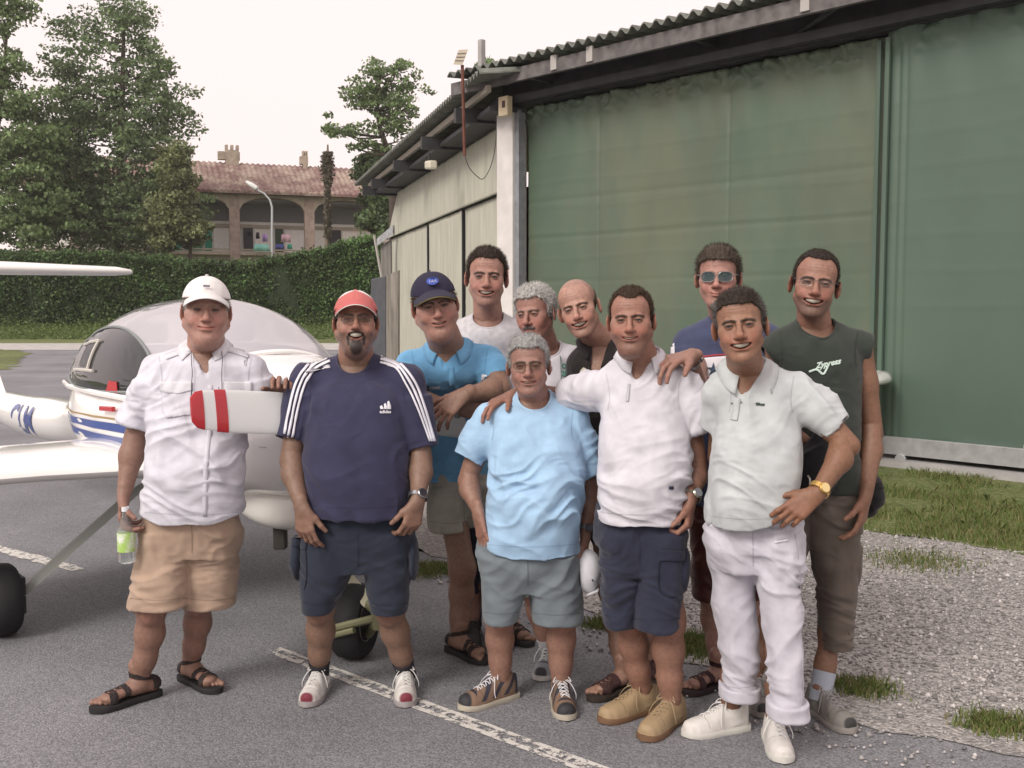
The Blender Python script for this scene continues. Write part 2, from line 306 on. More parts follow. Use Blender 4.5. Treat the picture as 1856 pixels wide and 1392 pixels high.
def tarp(name, fn, t0, t1, z0, z1, nt_, nz_, m, off, parent, vs_=(), hs=(), ruff=0.0, seed=0, thick=.03, creasew=.02, hem=0):
    """cloth sheet with crease lines and ruffled top; fn(t, out, z)"""
    T = np.linspace(t0, t1, nt_); Z = np.linspace(z0, z1, nz_); TT, ZZ = np.meshgrid(T, Z, indexing='ij'); D = np.zeros_like(TT)
    n1 = fbm(np.stack([TT * .7, ZZ * .5, TT * 0 + seed], -1), 3, seed); D += n1 * .009
    for c in vs_: D -= .016 * np.exp(-((TT - c) / creasew) ** 2)
    for c in hs: D -= .007 * np.exp(-((ZZ - c) / creasew) ** 2)
    for k in range(7): zz = z0 + (z1 - z0) * (.35 + .08 * k); D += .003 * np.exp(-((ZZ - zz - .02 * np.sin(TT * 2 + k)) / .02) ** 2)
    top = np.clip((ZZ - (z1 - .28)) / .25, 0, 1)
    r = fbm(np.stack([TT * 5, ZZ * 7, TT * 0 + seed], -1), 4, seed + 3); D += ruff * top * (np.abs(r) * 1.7)
    pin = np.clip((ZZ - (z1 - .75)) / .6, 0, 1) * (1 - top); D += ruff * .12 * pin * np.sin(TT * 16 + 2 * np.sin(TT * 3))
    if hem: D += hem * np.clip(1 - (ZZ - z0) / .18, 0, 1) * (fbm(np.stack([TT * 3, ZZ * 6, TT * 0], -1), 2, 5) + .5)
    v = np.array([fn(a, off + d, b) for a, b, d in zip(TT.ravel(), ZZ.ravel(), D.ravel())]); f = [(i * nz_ + j, (i + 1) * nz_ + j, (i + 1) * nz_ + j + 1, i * nz_ + j + 1) for i in range(nt_ - 1) for j in range(nz_ - 1)]
    o = link(name, mesh_np(name, v, f), parent, m, True); s = o.modifiers.new('thickness', 'SOLIDIFY'); s.thickness = thick; s.offset = 0; return o
ZT = 4.34
o = tarp('tarpaulin_door', w1, .06, 5.25, .12, ZT, 300, 150, M_green2, .0, hg, vs_=(1.95, 3.95), hs=(3.05, 1.95, 1.0, 2.55), ruff=.11, seed=1, hem=.02); tag(o, 'left green tarpaulin door panel')
o = tarp('tarpaulin_door', w1, -6.2, .0, .14, ZT + .05, 300, 120, M_green, .09, hg, vs_=(-.12, -.2), hs=(), ruff=.09, seed=2, hem=.04); tag(o, 'right green tarpaulin door panel with rail at its foot')
mb = MB()
for t in (-.02, .1): mb.tube([w1(t, .16 if t < 0 else .1, z) for z in np.linspace(.2, ZT - .05, 12)], .03, 8)
mb.build('door_edge', M_green, hg, True)
mb = MB(); mb.box(w1(-3.1, .2, .2), (3.2, .025, .09), (DW3, NW3, UP)); mb.box(w1(-.05, .24, .2), (.03, .02, .14), (DW3, NW3, UP))
for t in (-1.5, -4.2): mb.box(w1(t, .235, .28), (.03, .012, .05), (DW3, NW3, UP))
for t in (-1.65, -4.4, -.3): mb.lathe([(.0, 0), (.06, .0), (.06, .03), (0, .03)], w1(t, .215, .065), NW3, 16)
mb.build('bottom_rail', M_alu, hg, bevel=.004)
mb = MB(); mb.box(w1(-.9, .1, .02), (6.2, .32, .045), (DW3, NW3, UP)); mb.build('door_sill', M_conc, hg)
mb = MB(); mb.box(w1(5.47, .12, 2.17), (.16, .14, 2.17), (DW3, NW3, UP)); mb.build('column', M_wh, hg, bevel=.01)
mb = MB(); mb.box(w1(5.28, .16, 2.17), (.055, .06, 2.13), (DW3, NW3, UP)); mb.build('door_guide', mat('grey_steel', (.22, .23, .25), .5, noise=.2), hg)
mb = MB(); mb.box(w1(-.5, .1, 4.52), (6.05, .12, .16), (DW3, NW3, UP)); mb.box(w1(-.5, .3, 4.42), (6.05, .05, .05), (DW3, NW3, UP)); mb.box(w1(-.5, .15, 4.7), (6.05, .3, .03), (DW3, NW3, UP))
for k in range(5): mb.box(w1(4.6 - k * 2.6, .42, 4.6), (.03, .2, .05), (DW3, NW3, UP))
mb.tube([w1(1.3, .05, 4.45), w1(.2, .6, 4.62)], .03, 6); mb.build('header_beam', M_dk, hg)
mb = MB(); mb.box(w1(-.4, .66, 4.63), (6.5, .03, .085), (DW3, NW3, UP)); mb.build('fascia_board', M_beam, hg)
for t in (4.1, 3.5, .6): MB().box(w1(t, .70, 4.66), (.05, .015, .09), (DW3, NW3, UP)).build('fascia_bracket', mat('pale_bracket', (.4, .38, .36), .7), hg)
def corr(fn, t0, t1, o0, o1, z0, z1, per, amp, thick=.02):
    n = int((t1 - t0) / per * 8); r0, r1 = [], []; R = []
    for k in range(n + 1):
        t = t0 + (t1 - t0) * k / n; a = amp * math.sin(2 * math.pi * t / per); R.append([fn(t, o0, z0 + a), fn(t, o1, z1 + a), fn(t, o1, z1 + a + thick), fn(t, o0, z0 + a + thick)])
    return MB().loft(R)
corr(w1, -6.9, 6.05, .8, -5.2, 4.79, 5.35, .17, .034).build('roof_sheeting', M_roof, hg)
# cream side wall
tarp('canvas_door', w2, .25, 3.35, .05, 3.28, 90, 40, M_cream, .02, hg, vs_=(1.2, 2.2), ruff=.01, seed=5, creasew=.03)
tarp('canvas_door', w2, 3.5, 6.35, .05, 3.28, 90, 40, M_cream, .04, hg, vs_=(4.5, 5.4), ruff=.01, seed=6, creasew=.03)
tarp('canvas_door', w2, 6.55, 11, .05, 3.28, 90, 40, M_cream, .02, hg, vs_=(8, 9.4), ruff=.01, seed=7, creasew=.03)
tarp('upper_canvas', w2, .05, 9.6, 3.3, 4.25, 160, 30, M_cream, .10, hg, vs_=(2, 4.6, 7), ruff=.02, seed=8)
MB().slab([w2(9.55, .1, 3.3), w2(11.1, .1, 3.3), w2(9.6, .1, 4.22)], NC3 * .03).build('gable_canvas', M_cream, hg)
mb = MB(); mb.box(w2(5.6, -.12, 1.65), (5.5, .06, 1.65), (DC3, NC3, UP)); mb.box(w2(3.42, .04, 1.65), (.045, .03, 1.62), (DC3, NC3, UP)); mb.box(w2(6.45, .04, 1.65), (.06, .03, 1.62), (DC3, NC3, UP)); mb.box(w2(5.5, .03, 3.3), (5.6, .03, .02), (DC3, NC3, UP)); mb.build('door_gap', mat('black_gap', (.012, .012, .015), .8), hg)
mb = MB(); mb.box(w2(5.2, .35, 4.45), (5.2, .03, .05), (DC3, NC3, UP)); mb.box(w2(5.2, .28, 4.3), (5.4, .26, .03), (DC3, NC3, UP)); mb.build('eave_beam', M_dk, hg)
mb = MB(); mb.box(w2(5.2, .6, 4.52), (5.6, .03, .045), (DC3, NC3, UP)); mb.build('eave_board', mat('pale_board', (.42, .38, .32), .8), hg)
for t in (.6, 3.1, 5.9, 8.8, 10.2): MB().box(w2(t, .42, 4.33), (.06, .42, .1), (DC3, NC3, UP)).build('eave_rafter', M_dk, hg)
corr(w2, -.9, 11.6, .85, -5.2, 4.62, 5.3, .17, .034).build('roof_sheeting', M_roof, hg)
mb = MB(); mb.box(w2(11.15, -.4, 1.6), (.05, .6, 1.6), (DC3, NC3, UP)); mb.build('end_wall', mat('old_boards', (.2, .19, .18), .9, noise=.35, nscale=2, stretch=(6, 6, .4)), hg)
MB().slab([w1(5.3, -.3, 0), w1(-6.5, -.3, 0), w1(-6.5, -.3, 4.6), w1(5.3, -.3, 4.6)], NW3 * -.1).build('inner_wall', M_dk, hg)
# things on the hangar
so = empty('solar_panel', at(838, 250, 13.9), 'small tilted solar panel on a rusty pole above the hangar eave', 'solar panel')
MB().tube([at(842, 282, 13.9), at(838, 118, 13.9)], .022, 8).build('pole', mat('rust', (.13, .05, .035), .8, noise=.3), so, True)
q = [at(822, 117, 13.85), at(838, 118, 13.85), at(848, 91, 14.1), at(831, 92, 14.1)]
MB().slab(q, V(.0, .03, .02)).build('panel', mat('panel_cells', (.36, .32, .24), .35, .6), so)
for k in (.27, .52, .77): MB().slab([q[0] * (1 - k) + q[3] * k + V(0, -.006, 0), q[1] * (1 - k) + q[2] * k + V(0, -.006, 0), q[1] * (.96 - k) + q[2] * (k + .04) + V(0, -.006, 0), q[0] * (.96 - k) + q[3] * (k + .04) + V(0, -.006, 0)], V(0, -.004, 0)).build('frame_bar', mat('panel_frame', (.12, .11, .1), .5), so)
eb = empty('electric_box', at(916, 192, 14.05), 'cream electric box with dark lamp at the top of the white column', 'electric box')
MB().box(at(916, 193, 14.05), (.09, .05, .13), (DW3, NW3, UP)).build('housing', mat('cream_box', (.62, .52, .36), .5), eb, bevel=.01)
MB().box(at(919, 190, 14.05) + NW3 * .055 , (.035, .012, .05), (DW3, NW3, UP)).build('lamp', mat('maroon', (.06, .015, .012), .4), eb, bevel=.005)
fl = empty('floodlight', at(781, 298, 17), 'white floodlight hanging under the cream side eave', 'floodlight')
MB().box(at(781, 299, 17), (.2, .07, .07), (DC3 * .9 + UP * .1, NC3, UP), ).build('lamp_housing', mat('offwhite', (.6, .56, .46), .4), fl, bevel=.03)
MB().tube([at(778, 289, 17), at(778, 277, 17)], .02, 6).build('bracket', M_dk, fl)
pts = [at(843, 283, 14), at(850, 303, 14), at(863, 318, 14.), at(876, 324, 14), at(890, 300, 14.), at(898, 262, 14), at(900, 215, 14)]
tag(MB().tube(smooth_path(pts), .006, 6).build('cable', M_dk, None), 'thin dark cable drooping across the cream canvas from the rusty pole', 'cable')
cp = empty('chimney_post', at(872, 140, 15.4), 'grey concrete post rising behind the corner of the hangar roof', 'post')
MB().box(at(873, 125, 15.4), (.04, .04, .42), (DW3, NW3, UP)).build('shaft', M_conc, cp); MB().box(at(878, 130, 15.4), (.03, .05, .1), (DW3, NW3, UP)).build('bracket', M_dk, cp)
sg = empty('warning_sign', at(926, 498, 14.1), 'small red and white notice fixed low on the white column', 'sign')
sp_ = w1(5.47, .27, 0); sp_ = V(sp_[0], sp_[1], 2.07)
MB().box(sp_, (.075, .006, .085), (DW3, NW3, UP)).build('plate', mat('sign_red', (.62, .2, .13), .5), sg)
mb = MB()
for k in range(4): mb.box(sp_ + NW3 * .008 + UP * (.05 - k * .033), (.055, .003, .006 + .004 * (k == 1)), (DW3, NW3, UP))
mb.build('lettering', mat('sign_white', (.8, .72, .62), .5), sg)
wg = empty('shed_canopy', at(707, 430, 24), 'small weathered awning beyond the end of the cream wall', 'awning')
MB().slab([at(683, 446, 24), at(712, 424, 24), at(712, 408, 24), at(683, 432, 24)], V(.0, .12, .02)).build('awning_sheet', mat('bleached_sheet', (.38, .39, .42), .6, noise=.3, nscale=14), wg)
MB().slab([at(690, 446, 24.1), at(708, 434, 24.1), at(708, 620, 24.1), at(690, 620, 24.1)], V(0, .1, 0)).build('post_boards', mat('old_boards', (.2, .19, .18)), wg)
ds = empty('dark_cabinet', gr(688, 640), 'tall dark grey cabinet panel standing at the end of the cream wall', 'cabinet')
MB().slab([at(672, 506, 19), at(699, 500, 18.6), at(699, 655, 18.6), at(672, 660, 19)], V(.1, .3, 0)).build('cabinet_body', mat('cabinet_grey', (.07, .075, .085), .5, noise=.15), ds, bevel=.02)
tag(MB().slab([at(700, 500, 18.4), at(722, 490, 18.4), at(722, 660, 18.4), at(700, 660, 18.4)], V(.02, .06, 0)).build('wooden_board', mat('grey_wood', (.25, .23, .2), .9, noise=.35, nscale=3, stretch=(8, 8, .5)), None), 'grey weathered upright boards between the dark cabinet and cream doors', 'boards')
tag(MB().tube([at(678, 426, 22), at(692, 505, 22)], .03, 6).build('leaning_pole', mat('pale_pole', (.4, .38, .35), .7), None), 'pale pole leaning in front of the hedge end', 'pole')
# ---------------------------------------------------------------- building
BO = at(500, 350, 75)[:2]; BD = nrm(V(.94, .34)); BN = V(.34, -.94)
bd = empty('old_farmhouse', (BO[0], BO[1], 1.8), 'long old farmhouse with red tiled roof and arched upper gallery hung with laundry', 'building')
def bw(s, out, z): p = BO + BD * s + BN * out; return V(p[0], p[1], z)
BD3 = V(*BD, 0); BN3 = V(*BN, 0)
ZE, ZF, ZR = 10.05, 5.75, 12.7
M_tile = mat('roof_tile', (.19, .115, .105), .9, col2=(.34, .27, .22), n2=.9, noise=.35, nscale=5); M_plast = mat('old_plaster', (.46, .40, .33), .9, noise=.15, nscale=2); M_gw = mat('gallery_wall', (.92, .9, .88), .9, noise=.08)
M_brick = mat('brick_pier', (.40, .31, .27), .9, noise=.2, nscale=3)
# roof with tile ridges
R = []; nT = 340
for k in range(nT + 1):
    s = -17 + 34 * k / nT; a = .06 * math.sin(2 * math.pi * s / .4); R.append([bw(s, .7, ZE - .05 + a), bw(s, -2.2, (ZE + ZR) / 2 + a), bw(s, -5, ZR + a), bw(s, -5, ZR - .2), bw(s, .7, ZE - .25)])
MB().loft(R).build('roof', M_tile, bd)
MB().slab([bw(-17, -5, ZR - .3), bw(17, -5, ZR - .3), bw(17, -10.5, ZE), bw(-17, -10.5, ZE)], UP * .1).build('rear_roof', M_tile, bd)
mb = MB(); mb.box(bw(0, .5, ZE - .2), (17, .12, .08), (BD3, BN3, UP)); mb.build('gutter', M_dk, bd)
piers = [-8.3 - 5.2 , -8.3, -2.95, 2.4, 7.75, 13.1]
mb = MB()
for a in range(len(piers) - 1):
    p0, p1 = piers[a] + .35, piers[a + 1] - .35; N_ = 16; R = []
    for k in range(N_ + 1):
        s = p0 + (p1 - p0) * k / N_; u = (k / N_ - .5) * 2; z = ZE - 1.35 + .95 * math.sqrt(max(0, 1 - u * u)) * 1 ; R.append([bw(s, 0, z), bw(s, 0, ZE), bw(s, -.4, ZE), bw(s, -.4, z)])
    mb.loft(R)
mb.build('arcade', M_plast, bd)
for p in piers: MB().box(bw(p, -.18, (ZE + 0) / 2), (.36, .22, ZE / 2), (BD3, BN3, UP)).build('pier', M_brick, bd)
MB().box(bw(0, -3, ZE / 2 - .2), (17, .15, ZE / 2 - .2), (BD3, BN3, UP)).build('rear_wall', M_gw, bd)
mb = MB(); mb.box(bw(0, -1.5, ZF - .15), (17, 1.5, .12), (BD3, BN3, UP)); mb.box(bw(0, -2.75, ZF + 2.0), (17, .1, .12), (BD3, BN3, UP)); mb.box(bw(0, -.1, ZF + .12), (17, .05, .05), (BD3, BN3, UP)); mb.build('gallery_floor', M_plast, bd)
MB().box(bw(0, -1.6, ZE - .6), (17, 1.35, .1), (BD3, BN3, UP)).build('gallery_ceiling', mat('dark_boards', (.16, .16, .165), .9), bd)
MB().box(bw(0, -2.8, ZF + 3.15), (17, .04, .8), (BD3, BN3, UP)).build('wall_shade_band', mat('shade_grey', (.2, .2, .215), .9), bd)  # grey band paints the gallery ceiling's shadow onto the top of the rear wall
M_grn = mat('green_shutter', (.03, .3, .2), .6)
def win(s, z, hw, hh, m): 
    f = MB().box(bw(s, -2.8, z), (hw + .15, .06, hh + .15), (BD3, BN3, UP)).build('window', mat('win_frame', (.66, .66, .63), .8), bd); MB().box(bw(s, -2.72, z), (hw, .05, hh), (BD3, BN3, UP)).build('shutter', m, f)
sx = lambda px: (at(px, 430, 77)[0] - BO[0]) / .94 - .9
win(sx(404), ZF + .95, .6, .8, M_grn); win(sx(428), ZF + .75, .25, 1, M_grn); win(sx(493), ZF + 1.1, .35, .9, M_dk); win(sx(545), ZF + .9, .3, 1.1, mat('dk_green', (.05, .09, .06), .7)); win(sx(640), ZF + 1, .5, .9, M_dk); win(sx(375), ZF + .9, .5, .8, M_grn)
for i, (px, hh, ww) in enumerate(((389, .9, .7), (503, .95, .8), (624, .8, .3))):
    s = (at(px, 290, 80)[0] - BO[0]) / .94 - 1.6; ch = MB(); ch.box(bw(s, -4.9, ZR + hh / 2 - .2), (ww * .6, .35, hh / 2 + .15), (BD3, BN3, UP))
    for k in range(3): ch.box(bw(s + (k - 1) * ww * .5, -4.9, ZR + hh + .15), (ww * .13, .3, .18), (BD3, BN3, UP))
    ch.box(bw(s - ww * .3, -4.9, ZR + hh * .5), (ww, .3, .3), (BD3, BN3, UP)); ch.build('chimney', mat('old_brick', (.36, .3, .24), .9, noise=.3, nscale=2), bd)
for i, (px, py, ww, hh, c, n) in enumerate(((452, 424, .3, .3, (.02, .02, .03), 'small black garment at the left end of the gallery washing line'), (467, 427, .3, .45, (.02, .02, .03), 'black trousers hung on the gallery washing line beside a smaller black garment'), (480, 431, .4, .55, (.45, .3, .62), 'lilac cloth on the gallery washing line'), (518, 432, .75, .55, (.6, .4, .48), 'pink cloth hung on the gallery washing line right of the lamp pole'), (474, 449, 1.2, .5, (.3, .7, .6), 'pale turquoise sheet hung over the gallery railing'), (507, 447, .7, .35, (.1, .12, .4), 'blue cloth hung over the gallery railing'), (525, 447, .4, .35, (.05, .35, .25), 'green cloth hung over the gallery railing beside the blue one'))):
    c0 = at(px, py, 74); T = np.linspace(-1, 1, 14); R = [[c0 + BD3 * t * ww / 2 * .8 + BN3 * .04 * math.sin(5 * t) + UP * hh / 2, c0 + BD3 * t * ww / 2 + BN3 * .1 * math.sin(5 * t + .5) - UP * hh / 2] for t in T]
    o = MB().loft(R, closed=False, cap=False).build('laundry', mat('cloth_%d' % i, c, .8), None, True); m_ = o.modifiers.new('t', 'SOLIDIFY'); m_.thickness = .02; tag(o, n, 'laundry', 'laundry on the farmhouse gallery')
# street lamp
sl = empty('street_lamp', (at(492, 600, 66)[0], 66, .6), 'grey street lamp with curved arm in front of the farmhouse', 'street lamp')
MB().tube([at(493, 600, 66), at(493, 420, 66), at(493, 375, 66), at(489, 362, 66), at(478, 350, 66), at(462, 342, 66)], [.09, .08, .07, .06, .05, .05], 8).build('pole', mat('lamp_grey', (.42, .45, .46), .5), sl, True)
MB().lathe([(0, -.5), (.1, -.4), (.17, 0), (.15, .35), (0, .5)], at(457, 336, 66), nrm(at(466, 342, 66) - at(449, 331, 66)), 12).build('lamp_head', mat('lamp_white', (.66, .68, .66), .4), sl, True)
# ---------------------------------------------------------------- vegetation
M_leaf = leafmat('leaf'); M_bark = mat('bark', (.07, .055, .045), .9, noise=.3, nscale=6)
def clump_cloud(cs, rs_, n, rng, squash=.7):
    i = rng.choice(len(cs), n, p=np.array(rs_) ** 2 / np.sum(np.array(rs_) ** 2)); d = rng.normal(size=(n, 3)); d /= np.linalg.norm(d, axis=1)[:, None]
    r = rng.rand(n) ** .45; return np.array(cs)[i] + d * (np.array(rs_)[i] * r)[:, None] * V(1, 1, squash), i
def tree(name, base, Y, blobs, nclump, nleaf, lsize, cols, label, seed, trunk_px=None, tr=.22, depth=1.0, limbs=True, csize=.9, vary=.35, squash=.6, dens=1):
    """blobs: [(px,py,rx,ry)] crown masses in picture measures at distance Y; built as 3D clumps"""
    rng = np.random.RandomState(seed); k = Y / FP; root = empty(name, base, label, 'tree')
    cs = []; rr = []; area = np.array([b[2] * b[3] for b in blobs], float); area /= area.sum()
    for b, a in zip(blobs, area):
        c = at(b[0], b[1], Y)
        for j in range(max(2, int(nclump * a))):
            d = rng.normal(size=3); d /= np.linalg.norm(d); q = rng.rand() ** .35; cs.append(c + d * q * V(b[2] * k, (b[2] + b[3]) / 2 * k * depth, b[3] * k)); rr.append(csize * rng.uniform(.45, 1.1))
    cs = np.array(cs); P, i = clump_cloud(cs, rr, nleaf, rng, squash)
    tone = rng.uniform(1 - vary, 1 + vary, len(cs))[i][:, None]; c0, c1 = np.array(cols[0]), np.array(cols[1]); g = rng.rand(nleaf, 1); C = (c0 * (1 - g) + c1 * g) * tone
    leaves('crown', P, lsize, M_leaf, root, seed, cols=C)
    tp = [np.array(base, float)] + [at(x, y, Y) for x, y in trunk_px]; mb = MB(); n = len(tp); mb.tube(smooth_path(tp, 4), list(np.linspace(tr, tr * .2, (n - 1) * 4 + 1)), 8)
    if limbs:
        sp = np.array(smooth_path(tp, 4))
        for j in rng.choice(len(cs), min(len(cs), 46), replace=False):
            c = cs[j]; cand = sp[sp[:, 2] < c[2] - .2]; 
            if not len(cand): cand = sp[:1]
            s = cand[np.argmin(np.linalg.norm(cand - c, axis=1) + rng.rand(len(cand)) * .5)]; m = (s + c) / 2 + V(0, 0, -.15) + rng.normal(size=3) * .15; mb.tube(smooth_path([s, m, c], 4), list(np.linspace(.075, .018, 9)), 5)
    mb.build('trunk', M_bark, root, True); return root
DG = ((.09, .14, .06), (.19, .27, .12)); OG = ((.11, .145, .06), (.25, .28, .13)); BG = ((.10, .155, .06), (.22, .31, .13))
tree('dark_tree', (at(215, 612, 66)[0], 66, .8), 66, [(215, 30, 60, 60), (225, 130, 85, 70), (235, 210, 100, 70), (215, 290, 130, 70), (230, 370, 140, 80), (180, 430, 150, 50), (310, 215, 50, 30), (320, 170, 30, 14), (345, 235, 25, 12), (150, 190, 60, 50), (120, 330, 90, 80), (110, 400, 80, 50), (120, 230, 60, 70), (110, 130, 45, 45), (140, 60, 40, 35), (285, 120, 30, 25)], 1100, 42000, .13, DG, 'tall dense dark green tree left of the farmhouse', 11, [(215, 450), (218, 300), (222, 150), (225, 20)], .4, csize=1.05, squash=.36)
tree('leaning_tree', (at(-40, 620, 62)[0], 62, .8), 62, [(5, 20, 50, 40), (20, 130, 45, 40), (-10, 220, 60, 60), (60, 190, 50, 30), (70, 250, 50, 30), (20, 300, 90, 60), (40, 390, 120, 60), (60, 260, 60, 30)], 380, 21000, .14, BG, 'loose mid green tree cut off by the left edge of the picture', 12, [(-30, 400), (0, 200), (15, 20)], .3, csize=.9, squash=.5)
tree('olive_tree', (at(345, 615, 64)[0], 64, .8), 64, [(322, 330, 28, 50), (345, 420, 28, 26), (305, 400, 45, 50), (315, 280, 25, 25)], 180, 15000, .13, OG, 'yellowish green small tree just left of the farmhouse gallery', 13, [(345, 450), (345, 350)], .18, csize=.75)
tree('locust_tree', (at(715, 640, 63)[0], 63, .8), 63, [(690, 125, 45, 18), (735, 140, 30, 30), (660, 160, 45, 25), (690, 185, 55, 26), (735, 200, 25, 26), (640, 235, 50, 14), (600, 240, 22, 8), (700, 225, 40, 24), (770, 165, 14, 5), (765, 240, 22, 12), (745, 265, 26, 14), (690, 265, 26, 10), (592, 213, 10, 7), (655, 265, 22, 9)], 260, 6500, .12, BG, 'airy spreading tree with bare limbs against the sky beside the hangar roof', 14, [(712, 420), (708, 300), (690, 235), (683, 190), (690, 140)], .28, csize=.62, squash=.42)
tree('leafy_tree', (at(670, 625, 66)[0], 66, .8), 66, [(672, 310, 26, 22), (700, 300, 38, 28), (702, 350, 42, 36), (690, 400, 34, 24), (735, 290, 28, 22)], 190, 30000, .15, DG, 'dark bushy tree between the farmhouse and the end of the hangar', 15, [(675, 450), (685, 330)], .25, csize=.85)
tree('distant_tree', (0.5, 50, .0), 50, [(835, 190, 25, 12), (815, 215, 14, 10), (885, 125, 22, 14), (955, 112, 25, 9), (900, 150, 30, 20), (850, 240, 40, 30)], 60, 4200, .11, BG, 'tree whose branch tips show above the hangar roof ridge', 16, [(900, 300), (890, 150)], .15, csize=.5)
# ivy covered pole
iv = empty('ivy_pole', (at(592, 612, 64)[0], 64, .8), 'thin pole wrapped in dry climbing plant with a bushy top in front of the farmhouse', 'pole')
MB().tube([at(592, 600, 64), at(592, 420, 64), at(594, 300, 64), at(594, 262, 64)], [.14, .12, .1, .05], 8).build('pole', mat('bare_wood', (.2, .16, .13), .9), iv)
rng = np.random.RandomState(4); n = 6000; yy = rng.uniform(275, 430, n); wd = np.where(yy < 345, 12 * np.sin(np.clip((yy - 262) / 83, 0, 1) * math.pi) ** .6, 6) ; xx = 594 + rng.normal(size=n) * wd * .42
P = np.array([at(a, b, 64 + rng.normal() * .25) for a, b in zip(xx, yy)]); leaves('ivy', P, .09, M_leaf, iv, 3, cols=V(.13, .115, .08) * rng.uniform(.6, 1.3, (n, 1)))
# hedge
def sm_(a, b, x): t = np.clip((x - a) / (b - a), 0, 1); return t * t * (3 - 2 * t)
hx0, hx1, HY = at(-250, 500, 58)[0], at(690, 500, 58)[0], 58
he = empty('hedge', (hx0 / 2 + hx1 / 2, HY, .6), 'tall clipped dark green hedge running behind the aircraft', 'hedge')
def htop(x):
    px = 928 + x / HY * FP; y = np.interp(px, [-300, 0, 150, 370, 450, 560, 620, 690], [464, 464, 460, 478, 476, 462, 440, 432]); return CAMH + (560 - y) / FP * HY
mb = MB()
for i in range(60):
    a = hx0 + (hx1 - hx0) * i / 60; b = hx0 + (hx1 - hx0) * (i + 1) / 60; mb.box(((a + b) / 2, HY + 1.2, htop(a) / 2), ((b - a) / 2, .8, htop(a) / 2 - .15))
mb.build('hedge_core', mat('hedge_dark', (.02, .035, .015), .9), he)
n = 120000; x = rng.uniform(hx0, hx1, n); z = rng.rand(n); tp = np.array([htop(a) for a in x]); tp = tp + .25 * fbm(np.stack([x * 1.3, x * 0, x * 0], 1), 3); zz = .5 + (tp - .5) * z ** .9
bul = fbm(np.stack([x * .8, zz * .35, x * 0], 1), 3, 2); y = HY + .3 - bul * .45 + rng.normal(size=n) * .1; topm = rng.rand(n) < .16; y = np.where(topm, HY + rng.uniform(0, 2, n), y); zz = np.where(topm, tp + rng.normal(size=n) * .12, zz)
tone = (1 + .5 * fbm(np.stack([x * 1.2, zz * 1.2, x * 0], 1), 2, 6))[:, None]; C = (V(.045, .085, .03) * (1 - rng.rand(n, 1)) + V(.095, .165, .05) * rng.rand(n, 1)) * tone * (1 + .45 * sm_(-12, -8, x))[:, None]
leaves('foliage', np.stack([x, y, zz], 1), .085, M_leaf, he, 9, cols=C)
n = 30000; x = rng.uniform(-34, -4, n); y = rng.uniform(50, 57.5, n); z = terr(x, y) + rng.rand(n) ** 2 * (.15 + .9 * np.clip((y - 55) / 2.5, 0, 1) * (.6 + fbm(np.stack([x * .6, y, x * 0], 1), 2)))
C = (V(.06, .1, .03) + V(.1, .13, .03) * rng.rand(n, 1)); tag(leaves('weeds', np.stack([x, y, z], 1), .06, M_leaf, None, 18, cols=C), 'tall weeds and long grass along the foot of the hedge', 'weeds', kind='stuff')
# ================================================================= AIRCRAFT (tail left and behind, nose towards the camera)
PA = math.radians(40); PX = V(math.sin(PA), -math.cos(PA), 0); PL = V(math.cos(PA), math.sin(PA), 0)     # nose direction, image-right wing direction
HUB = V(-.53, 4.30, 1.12)
def pl(s, l, z): return V(HUB[0], HUB[1], 0) - PX * s + PL * l + V(0, 0, z)      # s metres behind hub, l towards the far wing, z height
ac = empty('light_aircraft', (HUB[0] + .9, HUB[1], 0), 'white low wing two seat light aircraft with blue stripes, bubble canopy and T tail', 'aircraft'); ac.location = tuple(pl(1.8, 0, 0))
M_pw = mat('white_gelcoat', (.86, .85, .83), .16, .5, coat=.6); M_pw2 = mat('white_gelcoat_dull', (.8, .78, .73), .3, .5, coat=.3)
M_blu = mat('blue_stripe', (.02, .06, .26), .3, coat=.5); M_gold = mat('gold_stripe', (.3, .2, .08), .4); M_blk = mat('black_rubber', (.015, .015, .017), .7, bump=.002, bscale=80); M_red = mat('red_paint', (.42, .02, .03), .3, coat=.4)
def sect(s, w, zt, zb, n=2.3, seg=40, zc=None):
    zc = (zt + zb) / 2 if zc is None else zc; R = []
    for k in range(seg):
        q = 2 * math.pi * k / seg; c, si = math.cos(q), math.sin(q); x = w * abs(c) ** (2 / n) * (1 if c > 0 else -1); h = (zt - zc) if si > 0 else (zc - zb); R.append(pl(s, x, zc + h * abs(si) ** (2 / n) * (1 if si > 0 else -1)))
    return R
def interp_rings(tab, N_, f):
    tab = np.array(tab, float); S = np.linspace(tab[0, 0], tab[-1, 0], N_)
    # smooth (pchip-like) interpolation through catmull-rom on each column
    cols = []
    for c in range(1, tab.shape[1]):
        m = np.gradient(tab[:, c], tab[:, 0]); i = np.clip(np.searchsorted(tab[:, 0], S, 'right') - 1, 0, len(tab) - 2); h = tab[i + 1, 0] - tab[i, 0]; t = (S - tab[i, 0]) / h
        cols.append((2 * t**3 - 3 * t**2 + 1) * tab[i, c] + (t**3 - 2 * t**2 + t) * h * m[i] + (-2 * t**3 + 3 * t**2) * tab[i + 1, c] + (t**3 - t**2) * h * m[i + 1])
    return [f(s, *[c[k] for c in cols]) for k, s in enumerate(S)]
